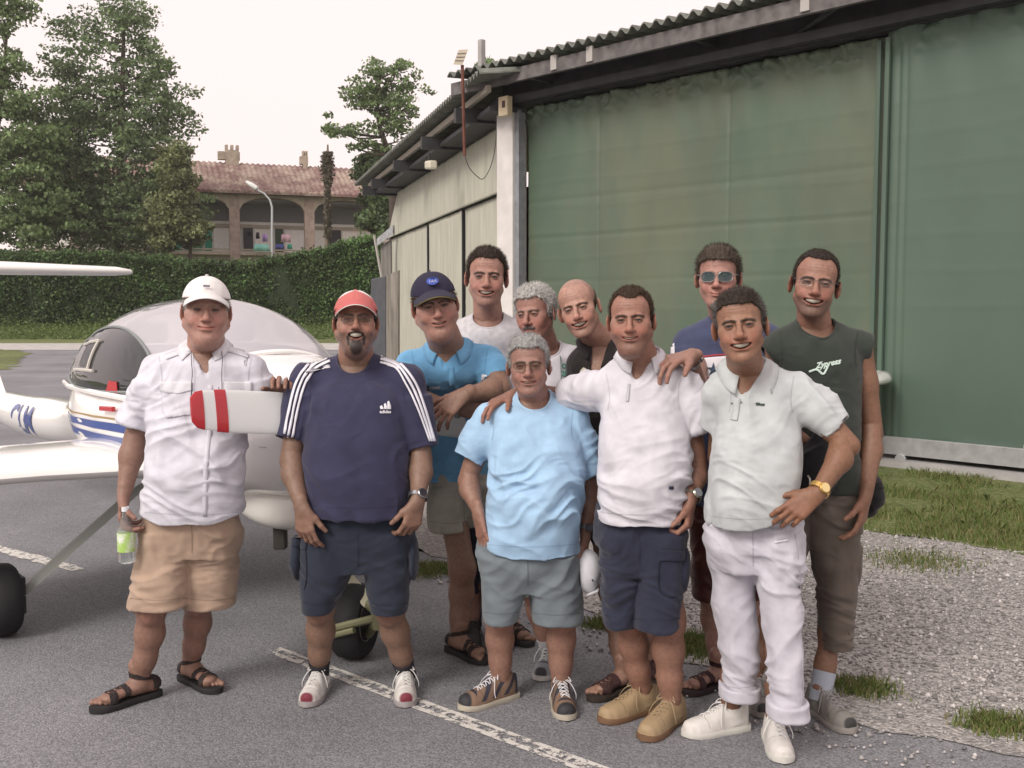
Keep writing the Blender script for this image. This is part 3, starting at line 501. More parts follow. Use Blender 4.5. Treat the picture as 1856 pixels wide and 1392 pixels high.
#        s     w    top   bottom  exponent
FT = [(.10, .20, 1.22, .98, 2.1), (.16, .30, 1.27, .86, 2.3), (.35, .40, 1.30, .76, 2.5), (.7, .47, 1.33, .70, 2.6), (1.0, .53, 1.36, .66, 2.6), (1.5, .57, 1.33, .62, 2.6), (2.0, .57, 1.30, .60, 2.5), (2.5, .53, 1.33, .60, 2.3), (2.9, .43, 1.32, .62, 2.1), (3.3, .29, 1.16, .64, 2.0), (3.8, .20, .98, .61, 2), (5.0, .165, .88, .54, 2), (6.5, .12, .84, .60, 2), (7.2, .05, .82, .7, 2)]
fus = MB().loft(interp_rings(FT, 120, sect)).build('fuselage', M_pw, ac, True)
# canopy: frame, windscreen/bubble, side window
CT = [(.98, .34, 1.37, 1.2), (1.1, .44, 1.46, 1.1), (1.3, .51, 1.56, 1.1), (1.6, .555, 1.63, 1.1), (1.95, .565, 1.64, 1.1), (2.3, .55, 1.61, 1.1), (2.6, .50, 1.53, 1.1), (2.85, .42, 1.42, 1.1), (3.1, .33, 1.28, 1.05)]
def csect(s, w, zt, zb): return sect(s, w, zt, zb, 2.15, 56, 1.12)
def csurf(s, ang, off=0):
    t = np.array(CT); w_, zt = np.interp(s, t[:, 0], t[:, 1]), np.interp(s, t[:, 0], t[:, 2]); R = interp_rings([(a, b, c, d) for a, b, c, d in CT], 61, lambda *a: a)
    k = min(R, key=lambda r: abs(r[0] - s)); w_, zt = k[1] + off, k[2] + off; c, si = math.cos(ang), math.sin(ang); return pl(s, w_ * abs(c) ** (2 / 2.15) * (1 if c > 0 else -1), 1.12 + (zt - 1.12) * abs(si) ** (2 / 2.15))
M_can = bpy.data.materials.new('clear_canopy'); M_can.use_nodes = True; b = M_can.node_tree.nodes['Principled BSDF']; b.inputs['Base Color'].default_value = (.66, .64, .69, 1); b.inputs['Alpha'].default_value = .62; b.inputs['Roughness'].default_value = .05; b.inputs['Coat Weight'].default_value = 1; b.inputs['Coat Roughness'].default_value = .02; b.inputs['Specular IOR Level'].default_value = .7
M_sw = bpy.data.materials.new('dark_window'); M_sw.use_nodes = True; b = M_sw.node_tree.nodes['Principled BSDF']; b.inputs['Base Color'].default_value = (.02, .022, .025, 1); b.inputs['Roughness'].default_value = .03; b.inputs['Specular IOR Level'].default_value = .5; b.inputs['IOR'].default_value = 1.5
can = MB().loft(interp_rings(CT, 60, csect)).build('canopy', M_can, ac, True)
def patch(fn, outline, m, name, parent, n=26, off=.004, thick=0):
    """fill a closed outline given in (s, angle) on a surface by a fan of rings"""
    c = np.mean(outline, 0); P = np.array(outline, float); R = []
    for k in range(n + 1):
        t = max(k / n, .001); R.append([fn(*(c + (p - c) * t)) for p in P])
    return MB().loft(R, cap=False).build(name, m, parent, True)
def dens(pts, n=8):
    out = []; pts = [np.array(p, float) for p in pts]
    for i in range(len(pts)): out += [pts[i] + (pts[(i + 1) % len(pts)] - pts[i]) * k / n for k in range(n)]
    return out
# the near side is l < 0, angle 180..90 degrees
A_ = math.pi
so_ = [(1.25, A_ - .10), (1.35, A_ - .42), (1.65, A_ - .64), (2.05, A_ - .74), (2.45, A_ - .68), (2.66, A_ - .46), (2.72, A_ - .2), (2.5, A_ - .06), (1.9, A_ - .04)]
sw = patch(lambda s, a: csurf(s, a, .006), smooth_path([np.array(p) for p in so_] + [np.array(so_[0])], 6)[:-1], M_sw, 'side_window', can)
fr = [csurf(p[0], p[1], .008) for p in smooth_path([np.array(p) for p in so_] + [np.array(so_[0])], 6)]
MB().tube(fr, .008, 6, False).build('window_seal', mat('grey_seal', (.2, .22, .22), .5), can, True)
ow = [(2.12, A_ - .26), (2.12, A_ - .52), (2.32, A_ - .52), (2.32, A_ - .26)]
patch(lambda s, a: csurf(s, a, .012), dens(ow, 3), mat('vent_dark', (.004, .006, .012), .3), 'vent_window', can, 6)
for e in ([(2.08, A_ - .55), (2.4, A_ - .53)], [(2.0, A_ - .22), (2.42, A_ - .22)], [(2.10, A_ - .22), (2.10, A_ - .55)]):
    MB().tube([csurf(e[0][0] * (1 - k) + e[1][0] * k, e[0][1] * (1 - k) + e[1][1] * k, .014) for k in np.linspace(0, 1, 8)], .009, 6).build('vent_frame', mat('vent_frame', (.5, .48, .44), .4), can, True)
# sill / ledge of canopy frame
for sgn in (1, -1):
    MB().tube([pl(s, sgn * (np.interp(s, [1, 1.5, 2, 2.5, 2.9], [.5, .575, .575, .54, .45])), 1.135 + .0 * s) for s in np.linspace(.98, 2.9, 30)], .016, 6).build('canopy_rail', M_pw, can, True)
MB().tube([pl(np.interp(abs(l), [0, .35], [.96, 1.02]), l, 1.37 - .9 * abs(l) ** 2.2) for l in np.linspace(-.46, .46, 24)], .014, 6).build('windscreen_frame', M_pw, can, True)
def fside(s, u, off=.003, sgn=-1):
    """point on fuselage side; u in -1..1 from bottom to top"""
    t = np.array(FT); w_, zt, zb, n = [np.interp(s, t[:, 0], t[:, i]) for i in (1, 2, 3, 4)]; zc = (zt + zb) / 2; h = (zt - zb) / 2; u = max(-.98, min(.98, u)); x = w_ * (1 - abs(u) ** n) ** (1 / n)
    return pl(s, sgn * (x + off), zc + u * h)
def fz(s, z, off=.004, sgn=-1):
    t = np.array(FT); zt, zb = np.interp(s, t[:, 0], t[:, 2]), np.interp(s, t[:, 0], t[:, 3]); return fside(s, (z - (zt + zb) / 2) / ((zt - zb) / 2), off, sgn)
def strip(name, s0, s1, z0f, z1f, m, off=.008, sgn=-1):
    S = np.linspace(s0, s1, 50); MB().loft([[fz(s, z0f(s), off, sgn), fz(s, (z0f(s) + z1f(s)) / 2, off, sgn), fz(s, z1f(s), off, sgn)] for s in S], cap=False, closed=False).build(name, m, fus, True)
li = lambda *p: (lambda s: float(np.interp(s, p[0::2], p[1::2])))
for sg in (-1, 1):
    strip('cheat_line', .6, 3.3, li(.6, .985, 3.3, .905), li(.6, 1.035, 3.3, .935), M_blu, sgn=sg)
    strip('cheat_line', .6, 3.3, li(.6, .90, 3.3, .855), li(.6, .955, 3.3, .885), M_blu, sgn=sg)
    strip('gold_line', .6, 3.35, li(.6, 1.05, 3.3, .958), li(.6, 1.06, 3.3, .966), M_gold, sgn=sg)
# red handle and step marking near the canopy sill
MB().slab([pl(1.62, -.60, 1.06), pl(1.82, -.60, 1.05), pl(1.82, -.60, 1.075), pl(1.62, -.60, 1.085)], PL * .02).build('red_latch', M_red, fus, bevel=.004)
MB().slab([csurf(1.62, A_ - .02, .01), csurf(1.78, A_ - .03, .01), csurf(1.74, A_ - .15, .01), csurf(1.64, A_ - .15, .01)], -PL * .004).build('red_tag', M_red, fus)
# cowling scoop under the nose, exhaust, intakes
SC_ = [(.28, .16, .78, .66, 3), (.5, .22, .78, .575, 3), (.8, .24, .78, .53, 3), (1.05, .22, .76, .56, 3), (1.3, .12, .72, .6, 3)]
MB().loft(interp_rings(SC_, 30, lambda s, w_, a, b, n: sect(s, w_, a, b, n, 32))).build('chin_scoop', M_pw2, fus, True)
MB().box(pl(.75, -.12, .50), (.03, .03, .06)).build('exhaust_pipe', mat('exhaust', (.05, .045, .04), .6), fus, bevel=.008)
def ell(c, a, b, n, t=.006):
    c = np.array(c); return MB().slab([c + a * math.cos(q) + b * math.sin(q) for q in np.linspace(0, 2 * math.pi, 28)[:-1]], n * t)
for l in (-.2, .2):
    MB().loft([[fz(.1, 1.1, 0) * 0 + pl(.118 + d, l * (.75) + r * .085 * math.cos(q), 1.085 + r * .05 * math.sin(q)) for q in np.linspace(0, 2 * math.pi, 24)[:-1]] for d, r in ((-.03, 1.15), (-.035, .9), (.02, .85))]).build('air_intake', mat('intake_dark', (.06, .035, .03), .7), fus, True)
MB().slab([fz(.55, .82, .004), fz(.62, .76, .004), fz(.68, .79, .004), fz(.64, .84, .004)], PL * .01).build('cooling_slot', mat('intake_black', (.01, .01, .01), .8), fus)
for s_ in (.45,):
    MB().tube([fz(s_ + .0, z, .001) for z in np.linspace(.8, 1.25, 16)], .0025, 5).build('cowl_seam', mat('seam_grey', (.4, .39, .37), .6), fus)
MB().tube([fz(s, 1.0 - .02 * s, .001) for s in np.linspace(.18, .95, 20)], .0025, 5).build('cowl_seam', _M['seam_grey'], fus)
# registration letters on the tail boom
me = text_mesh('-CLM', .30, 0, .006); xs_ = [v.co.x for v in me.vertices]; W_ = max(xs_)
for v in me.vertices: s = 5.5 - v.co.x * 1.15; z = .60 + v.co.y * 1.05 + (5 - s) * .03; p = fz(s, z, .004); v.co = p
me.update(); link('registration', me, fus, M_blu)
me = text_mesh('Katana', .1, 0, .001, .3)
for v in me.vertices: p = fz(3.02 - v.co.x * .8, 1.13 + v.co.y, .004); v.co = p
me.update(); link('lettering', me, fus, mat('faded_blue', (.3, .36, .5), .5))
# wings
def airfoil(s_le, chord, l, z, th, n=18):
    R = []
    for k in range(2 * n):
        q = math.pi * k / n; x = .5 * (1 - math.cos(q)); y = 5 * th * (.2969 * math.sqrt(x) - .126 * x - .3516 * x * x + .2843 * x**3 - .1036 * x**4); y = y * (1.1 if k < n else -.75); R.append(pl(s_le + x * chord, l, z + y * chord))
    return R
for sg, L_ in ((-1, 7.3), (1, 7.28)):
    R = [airfoil(1.18 + .0, 1.45, sg * .42, .80, .15), airfoil(1.30, 1.30, sg * .62, .80, .14), airfoil(1.38, 1.18, sg * 1.0, .805, .14), airfoil(1.42, 1.1, sg * 2.2, .82, .14), airfoil(1.5, 1.0, sg * 4.5, .85, .13), airfoil(1.60, .78, sg * 6.6, .87, .19), airfoil(1.68, .64, sg * 7.0, .875, .26), airfoil(1.76, .48, sg * (L_ - .1), .88, .30), airfoil(1.86, .26, sg * (L_ - .02), .88, .30), airfoil(1.93, .08, sg * L_, .88, .3)]
    MB().loft(R).build('wing', M_pw, ac, True)
# T tail
MB().loft([[pl(s + .0, sgn_, z) for s, sgn_ in zip(S_, W2)] for z, S_, W2 in [(zz, [a, a + (b - a) * .3, b, a + (b - a) * .3], [0, -.05, 0, .05]) for zz, a, b in ((.72, 6.0, 7.3), (1.0, 6.35, 7.32), (1.9, 6.75, 7.4), (1.96, 6.8, 7.4))]]).build('fin', M_pw, ac, True)
def stab(l, ch, s0, z, th): return airfoil(s0 + .0, ch, l, z, th)
MB().loft([stab(l, c, s, 1.95, .2) for l, c, s in ((-1.42, .12, 6.9), (-1.36, .3, 6.75), (-1.2, .5, 6.66), (0, .72, 6.55), (1.2, .5, 6.66), (1.36, .3, 6.75), (1.42, .12, 6.9))]).build('tailplane', M_pw, ac, True)
# landing gear
def wheel(c, axis, R_, W_, parent_mat_=None):
    w_ = MB().lathe([(R_ * .5, -W_ * .42), (R_ * .86, -W_ * .5), (R_ * .97, -W_ * .34), (R_, -W_ * .12), (R_, W_ * .12), (R_ * .97, W_ * .34), (R_ * .86, W_ * .5), (R_ * .5, W_ * .42)], c, axis, 32).build('wheel', M_blk, ac, True)
    MB().lathe([(.001, -W_ * .3), (R_ * .2, -W_ * .36), (R_ * .25, -W_ * .28), (R_ * .46, -W_ * .3), (R_ * .52, -W_ * .44), (R_ * .52, W_ * .44), (R_ * .46, W_ * .3), (R_ * .25, W_ * .28), (R_ * .2, W_ * .36), (.001, W_ * .3)], c, axis, 24).build('rim', mat('rim_grey', (.35, .35, .33), .5), w_, True)
for sg in (-1, 1):
    MB().loft([[pl(s0 - .07, sg * l, z), pl(s0, sg * l, z + .022), pl(s0 + .07, sg * l, z), pl(s0, sg * l, z - .022)] for s0, l, z in ((1.62, .30, .74), (1.63, .5, .63), (1.66, .8, .39), (1.68, 1.0, .22), (1.68, 1.04, .19))]).build('gear_leg', mat('gear_grey', (.33, .35, .32), .5), ac, True)
    wheel(pl(1.68, sg * 1.13, .175), PL, .175, .13)
    MB().box(pl(1.68, sg * 1.045, .19), (.06, .012, .09), (PX, PL, UP)).build('brake_plate', M_dk, ac, bevel=.005)
NWH = gr(640, 1198); ax_ = nrm(V(.97, -.22, 0)); cN = V(NWH[0], NWH[1] + .05, .17); wheel(cN, ax_, .17, .14)
fk = at(690, 1118, 4.38); mb = MB(); a1 = nrm(V(0, 0, 1)); R0 = at(625, 1043, 4.62); 
MB().box((R0 + at(672, 1096, 4.42)) / 2, (np.linalg.norm(R0 - at(672, 1096, 4.42)) / 2, .02, .032), (nrm(at(672, 1096, 4.42) - R0), V(.5, -.85, 0), np.cross(nrm(at(672, 1096, 4.42) - R0), V(.5, -.85, 0)))).build('nose_strut', mat('primer_cream', (.5, .48, .36), .5), ac, bevel=.006)
mb = MB(); mb.tube([at(672, 1092, 4.42), fk + V(.0, 0, .03)], .035, 10); mb.tube([at(598, 1140, 4.4), at(640, 1130, 4.36), fk], .018, 8); mb.tube([at(602, 1152, 4.38), at(642, 1142, 4.34)], .014, 8); mb.tube([at(668, 1150, 4.52), fk], .02, 8); mb.lathe([(.001, -.05), (.04, -.05), (.045, .05), (.001, .05)], fk, UP, 14)
mb.build('nose_fork', mat('fork_olive', (.22, .22, .13), .45, metal=.3), ac, True)
MB().tube([at(625, 1043, 4.62), pl(.95, -.02, .68)], [.03, .045], 10).build('nose_strut', _M['primer_cream'], ac, True)
# propeller and spinner
pr_ax = nrm(PL * math.cos(math.radians(6)) - UP * math.sin(math.radians(6)))
mb = MB().lathe([(.001, -.26), (.05, -.235), (.1, -.16), (.135, -.05), (.14, .06), (.001, .07)], HUB, -PX, 28); mb.build('spinner', M_pw, ac, True)
for sg in (-1, 1):
    R = []
    for r, ch, th, tw in ((.06, .05, .05, 50), (.16, .09, .045, 42), (.3, .15, .032, 30), (.5, .17, .024, 21), (.68, .165, .018, 16), (.8, .15, .014, 13), (.84, .13, .012, 12), (.858, .09, .008, 12)):
        c = HUB + pr_ax * sg * r; chd = nrm(UP * math.cos(math.radians(tw)) * 1.0 + PX * math.sin(math.radians(tw)) * .6 * sg); tn = nrm(np.cross(chd, pr_ax)); R.append([c + chd * ch * .5 * math.cos(q) * (1) + tn * th * .5 * math.sin(q) for q in np.linspace(0, 2 * math.pi, 25)[:-1]])
    bl = MB().loft(R).build('propeller_blade', mat('blade_paint', (.66, .68, .68), .3, coat=.3), ac, True)
    for r0, r1 in ((.812, .868), (.72, .765)):
        RR = []
        for r in np.linspace(r0, r1, 7):
            r = min(r, .8595)
            tb = [(.5, .17, .024, 21), (.68, .165, .018, 16), (.8, .15, .014, 13), (.84, .13, .012, 12), (.86, .086, .008, 12)]; ch, th, tw = [np.interp(r, [t[0] for t in tb], [t[i] for t in tb]) for i in (1, 2, 3)]
            c = HUB + pr_ax * sg * r; chd = nrm(UP * math.cos(math.radians(tw)) + PX * math.sin(math.radians(tw)) * .6 * sg); tn = nrm(np.cross(chd, pr_ax)); RR.append([c + chd * (ch * .5 + .0025) * math.cos(q) + tn * (th * .5 + .0025) * math.sin(q) for q in np.linspace(0, 2 * math.pi, 25)[:-1]])
        MB().loft(RR).build('tip_band', M_red, bl, True)

# panel joints, hinges and fasteners on cowling and wing
MB().tube([fz(.98, z, .001) for z in np.linspace(.72, 1.25, 18)], .0025, 5).build('cowl_seam', _M['seam_grey'], fus)
for s_, z_ in ((.5, 1.18), (.62, .94), (.78, 1.18), (.78, .86), (.9, 1.05), (.55, 1.02)): MB().lathe([(.001, .001), (.008, .001), (.008, .0)], fz(s_, z_, .002), fz(s_, z_, .02) - fz(s_, z_, .0), 10).build('fastener', mat('fastener', (.3, .3, .3), .4, metal=.7), fus)

for l in (-.26, .26):
    MB().loft([[pl(s + .10, l - .2, z), pl(s + .10, l + .2, z), pl(s, l + .19, z), pl(s, l - .19, z)] for s, z in ((1.75, .95), (1.9, 1.25), (1.98, 1.38))]).build('seat', mat('seat_grey', (.16, .16, .18), .8), ac, bevel=.03); MB().box(pl(2.02, l, 1.45), (.05, .11, .06), (PX, PL, UP)).build('headrest', _M['seat_grey'], ac, bevel=.03)
MB().tube([pl(2.3, l, 1.12 + .46 * math.cos(l / .5 * 1.45) ** .7) for l in np.linspace(-.5, .5, 21)], .025, 8).build('roll_bar', mat('bar_grey', (.4, .4, .42), .5), ac, True)
MB().loft([sect(s, .40, z, 1.2, 2.2, 24) for s, z in ((1.08, 1.36), (1.3, 1.40), (1.34, 1.38))]).build('instrument_panel', mat('panel_dark', (.05, .05, .055), .7), ac, True)
# ================================================================= IMPLICIT BODIES -> MESH
def P_rc(a, b, ra, rb, flat=None, fdir=None):
    """tapered capsule; flat<1 squeezes it along fdir"""
    a = np.array(a, np.float32); b = np.array(b, np.float32); ba = b - a; L2 = float(ba @ ba) + 1e-12; r = max(ra, rb)
    def f(p):
        q = p - a
        if flat is not None:
            n = np.array(fdir, np.float32); q = q + n * ((q @ n) * (1 / flat - 1))[..., None]
        t = np.clip((q @ ba) / L2, 0, 1); d = q - t[..., None] * ba; return np.sqrt((d * d).sum(-1)) - (ra + (rb - ra) * t)
    return (np.minimum(a, b) - r, np.maximum(a, b) + r, f)
def P_el(c, r, R=None):
    c = np.array(c, np.float32); r = np.array(r, np.float32); m = float(r.max()); R = None if R is None else np.array(R, np.float32)
    def f(p):
        q = p - c
        if R is not None: q = q @ R.T
        k0 = np.sqrt(((q / r) ** 2).sum(-1)); k1 = np.sqrt(((q / (r * r)) ** 2).sum(-1)) + 1e-9; return k0 * (k0 - 1) / k1
    return (c - m, c + m, f)
def P_cone(a, b, ra, rb, flat=1, fdir=None):
    """tapered cylinder with flat ends"""
    a = np.array(a, np.float32); b = np.array(b, np.float32); ba = b - a; L = float(np.linalg.norm(ba)); u = ba / L; r = max(ra, rb) * 1.05
    def f(p):
        q = p - a
        if fdir is not None: n = np.array(fdir, np.float32); q = q + n * ((q @ n) * (1 / flat - 1))[..., None]
        h = q @ u; d = q - h[..., None] * u; t = np.clip(h / L, 0, 1); return np.maximum(np.sqrt((d * d).sum(-1)) - (ra + (rb - ra) * t), np.maximum(-h, h - L))
    return (np.minimum(a, b) - r, np.maximum(a, b) + r, f)
def P_loft(st, shrink=0.0, n=2.4, yaw=0.0, hem=None, rtop=0.03):
    """vertical loft through picture stations (py, pxL, pxR, Y, halfdepth)"""
    S = []
    for py, l, r, Y, hd in st:
        A = at(l, py, Y); B = at(r, py, Y); S.append((A[2], (A[0] + B[0]) / 2, Y, (B[0] - A[0]) / 2 - shrink, hd - shrink))
    S.sort(); S = np.array(S, np.float32); z0, z1 = S[0, 0], S[-1, 0]
    ZZ = np.linspace(z0, z1, 60)
    C = [np.interp(ZZ, S[:, 0], S[:, i]) for i in range(1, 5)]; ker = np.array([1, 2, 3, 4, 3, 2, 1]) / 16.
    C = [np.convolve(np.pad(c, 3, mode='edge'), ker, 'valid') for c in C]
    lo = np.array([(C[0] - C[2]).min(), (C[1] - C[3]).min(), z0 - .03]); hi = np.array([(C[0] + C[2]).max(), (C[1] + C[3]).max(), z1 + .01])
    cyw, syw = math.cos(yaw), math.sin(yaw)
    def f(p):
        z = p[..., 2]; cx, cy, w_, h_ = [np.interp(z, ZZ, c).astype(np.float32) for c in C]; dx = p[..., 0] - cx; dy = p[..., 1] - cy
        if yaw: dx, dy = dx * cyw + dy * syw, -dx * syw + dy * cyw
        q = ((np.abs(dx) / w_) ** n + (np.abs(dy) / h_) ** n) ** (1 / n); d = (q - 1) * np.minimum(w_, h_)
        zb = z0 + (hem(p[..., 0]) if hem else 0); a = np.maximum(z - z1, zb - z)
        if rtop: kk = rtop; t = z - z1 + kk; d = np.where(t > 0, np.sqrt(np.maximum(d + kk, 0) ** 2 + t * t) - kk, d)
        return np.maximum(d, a)
    if yaw: e = .12; lo = lo - [e, e, 0]; hi = hi + [e, e, 0]
    return (lo, hi, f)
class Field:
    def __init__(s, lo, hi, vox):
        s.lo = np.array(lo, float); s.v = vox; s.n = np.maximum(4, np.ceil((np.array(hi) - s.lo) / vox).astype(int) + 1); s.f = np.full(s.n, .2, np.float32)
        s.ax = [(s.lo[i] + vox * np.arange(s.n[i])).astype(np.float32) for i in range(3)]
    def op(s, prim, op='u', k=.02):
        lo, hi, fn = prim; m = k + 2.5 * s.v; a = np.clip(np.floor((np.array(lo) - m - s.lo) / s.v).astype(int), 0, s.n); b = np.clip(np.ceil((np.array(hi) + m - s.lo) / s.v).astype(int) + 1, 0, s.n)
        if np.any(b - a < 1): return s
        sl = tuple(slice(a[i], b[i]) for i in range(3)); X, Y, Z = np.meshgrid(*[s.ax[i][sl[i]] for i in range(3)], indexing='ij'); d = fn(np.stack([X, Y, Z], -1)).astype(np.float32); g = s.f[sl]
        if op == 'u': h = np.maximum(k - np.abs(g - d), 0) / k; s.f[sl] = np.minimum(g, d) - h * h * k * .25
        else: d = -d; h = np.maximum(k - np.abs(g - d), 0) / k; s.f[sl] = np.maximum(g, d) + h * h * k * .25
        return s
    def mesh(s, smooth=1):
        f = s.f; g = f < 0; c = sum(g[i:g.shape[0] - 1 + i, j:g.shape[1] - 1 + j, k:g.shape[2] - 1 + k].astype(np.int8) for i in (0, 1) for j in (0, 1) for k in (0, 1))
        mixed = (c > 0) & (c < 8); cells = np.argwhere(mixed); idx = np.full(mixed.shape, -1, np.int32); idx[mixed] = np.arange(len(cells)); acc = np.zeros((len(cells), 3)); cnt = np.zeros(len(cells))
        cor = [(i, j, k) for i in (0, 1) for j in (0, 1) for k in (0, 1)]; val = {c_: f[cells[:, 0] + c_[0], cells[:, 1] + c_[1], cells[:, 2] + c_[2]] for c_ in cor}
        for a in cor:
            for ax in range(3):
                if a[ax] == 0:
                    b = tuple(1 if i == ax else a[i] for i in range(3)); fa, fb = val[a], val[b]; cr = (fa < 0) != (fb < 0); t = np.where(cr, fa / np.where(cr, fa - fb, 1), 0); p = np.array(a, float)[None] + t[:, None] * np.array([i == ax for i in range(3)], float); acc += p * cr[:, None]; cnt += cr
        v = s.lo + (cells + acc / np.maximum(cnt, 1)[:, None]) * s.v; Q = []
        for ax in range(3):
            o1, o2 = [(1, 2), (2, 0), (0, 1)][ax]; sa = [slice(None)] * 3; sb = [slice(None)] * 3; sa[ax] = slice(None, -1); sb[ax] = slice(1, None); e = np.argwhere(g[tuple(sa)] != g[tuple(sb)])
            e = e[(e[:, o1] > 0) & (e[:, o2] > 0) & (e[:, o1] < s.n[o1] - 1) & (e[:, o2] < s.n[o2] - 1)]; ins = g[e[:, 0], e[:, 1], e[:, 2]]; q = []
            for d1, d2 in ((-1, -1), (0, -1), (0, 0), (-1, 0)): c_ = e.copy(); c_[:, o1] += d1; c_[:, o2] += d2; q.append(idx[c_[:, 0], c_[:, 1], c_[:, 2]])
            q = np.stack(q, 1); q[~ins] = q[~ins][:, ::-1]; Q.append(q)
        Q = np.concatenate(Q); Q = Q[(Q >= 0).all(1)]
        for _ in range(smooth): v = lap(v, Q, .5); v = lap(v, Q, -.35)
        return v, Q
def lap(v, Q, w_):
    s = np.zeros_like(v); c = np.zeros(len(v))
    for a, b in ((0, 1), (1, 2), (2, 3), (3, 0)):
        for i in range(3): s[:, i] += np.bincount(Q[:, a], v[Q[:, b], i], len(v)) + np.bincount(Q[:, b], v[Q[:, a], i], len(v))
        c += np.bincount(Q[:, a], minlength=len(v)) + np.bincount(Q[:, b], minlength=len(v))
    return v + w_ * (s / np.maximum(c, 1)[:, None] - v)
def vnormals(v, Q):
    n = np.cross(v[Q[:, 2]] - v[Q[:, 0]], v[Q[:, 3]] - v[Q[:, 1]]); o = np.zeros_like(v)
    for a in range(4):
        for i in range(3): o[:, i] += np.bincount(Q[:, a], n[:, i], len(v))
    return o / (np.linalg.norm(o, axis=1)[:, None] + 1e-9)
def build_field(ops, vox, lo=None, hi=None, smooth=1):
    """ops: [(op,k,prim)]"""
    if lo is None: lo = np.min([o[2][0] for o in ops if o[0] == 'u'], 0) - .02; hi = np.max([o[2][1] for o in ops if o[0] == 'u'], 0) + .02
    F_ = Field(lo, hi, vox)
    for op, k, pr in ops: F_.op(pr, op, k)
    return F_.mesh(smooth)
# ================================================================= PEOPLE
M_skin = mat('skin', (0, 0, 0), .45, .4, attr=True, noise=.13, nscale=75, bump=.0012, bscale=380)
M_skin.node_tree.nodes['Principled BSDF'].inputs['Subsurface Weight'].default_value = .0
M_hair = mat('hair', (0, 0, 0), .7, .18, attr=True)
M_shoe = mat('shoe', (0, 0, 0), .65, .35, attr=True, bump=.0008, bscale=300)
def cloth(name, col, rough=.85, amp=.12, bump=.0012, sheen=.15, nscale=14): return mat(name, col, rough, .2, noise=amp, nscale=nscale, bump=bump, bscale=420, sheen=sheen, wrinkle=.0045)
def sm(a, b, x): t = np.clip((x - a) / (b - a), 0, 1); return t * t * (3 - 2 * t)
def seg_d(p, pts):
    d = np.full(len(p), 9.)
    for a, b in zip(pts[:-1], pts[1:]):
        a = np.array(a); b = np.array(b); t = np.clip(((p - a) @ (b - a)) / ((b - a) @ (b - a)), 0, 1); d = np.minimum(d, np.linalg.norm(p - a - t[:, None] * (b - a), axis=1))
    return d
def folds(v, nrm_, amp, zlo, zhi, seed=0, kind='tee'):
    """cloth folds: drag lines, waist creases and hem waves as real relief"""
    p = v + seed * 3.7; t = np.clip((v[:, 2] - zlo) / max(.05, zhi - zlo), 0, 1); x = v[:, 0]
    w1_ = fbm(np.stack([p[:, 0] * 3 + p[:, 2] * 2, p[:, 1] * 3, p[:, 2] * 3], 1), 2, seed)
    def ridge(q, s): n = vnoise(q, s); return (1 - np.abs(n) * 2.2).clip(-.6, 1)
    hor = ridge(np.stack([p[:, 0] * 4.5, p[:, 1] * 4, p[:, 2] * 15 + w1_ * 5 + p[:, 0] * 5], 1), seed + 1)
    hor2 = ridge(np.stack([p[:, 0] * 5, p[:, 1] * 5, p[:, 2] * 19 - p[:, 0] * 8 + w1_ * 4], 1), seed + 7)
    ver = ridge(np.stack([p[:, 0] * 15 + w1_ * 3 + p[:, 2] * 2, p[:, 1] * 10, p[:, 2] * 2.2], 1), seed + 2)
    soft = fbm(np.stack([p[:, 0] * 7, p[:, 1] * 7, p[:, 2] * 7], 1), 2, seed + 4)
    if kind == 'tee': d = hor * (1 - sm(.25, .75, t)) * .8 + hor2 * .45 * (1 - sm(.5, .95, t)) + ver * (.35 + .45 * sm(.4, .75, t) * (1 - sm(.8, 1, t))) + soft * .7
    elif kind == 'pants': d = hor * .55 + hor2 * .5 + ver * .5 * t + soft * .8
    else: d = hor * .4 + ver * .5 + soft * .6
    d = d + .35 * ridge(np.stack([p[:, 0] * 13 + w1_ * 4, p[:, 1] * 12, p[:, 2] * 26 + w1_ * 8 - p[:, 0] * 12], 1), seed + 9) * (.4 + .6 * sm(-.1, .4, w1_))
    msk = .50 + .95 * sm(-.12, .38, fbm(p * V(3.2, 3.2, 3.6), 2, seed + 21)) + (.35 if kind == 'pants' else 0); d = d * msk
    return v + nrm_ * ((d - .25) * amp * 1.6)[:, None]
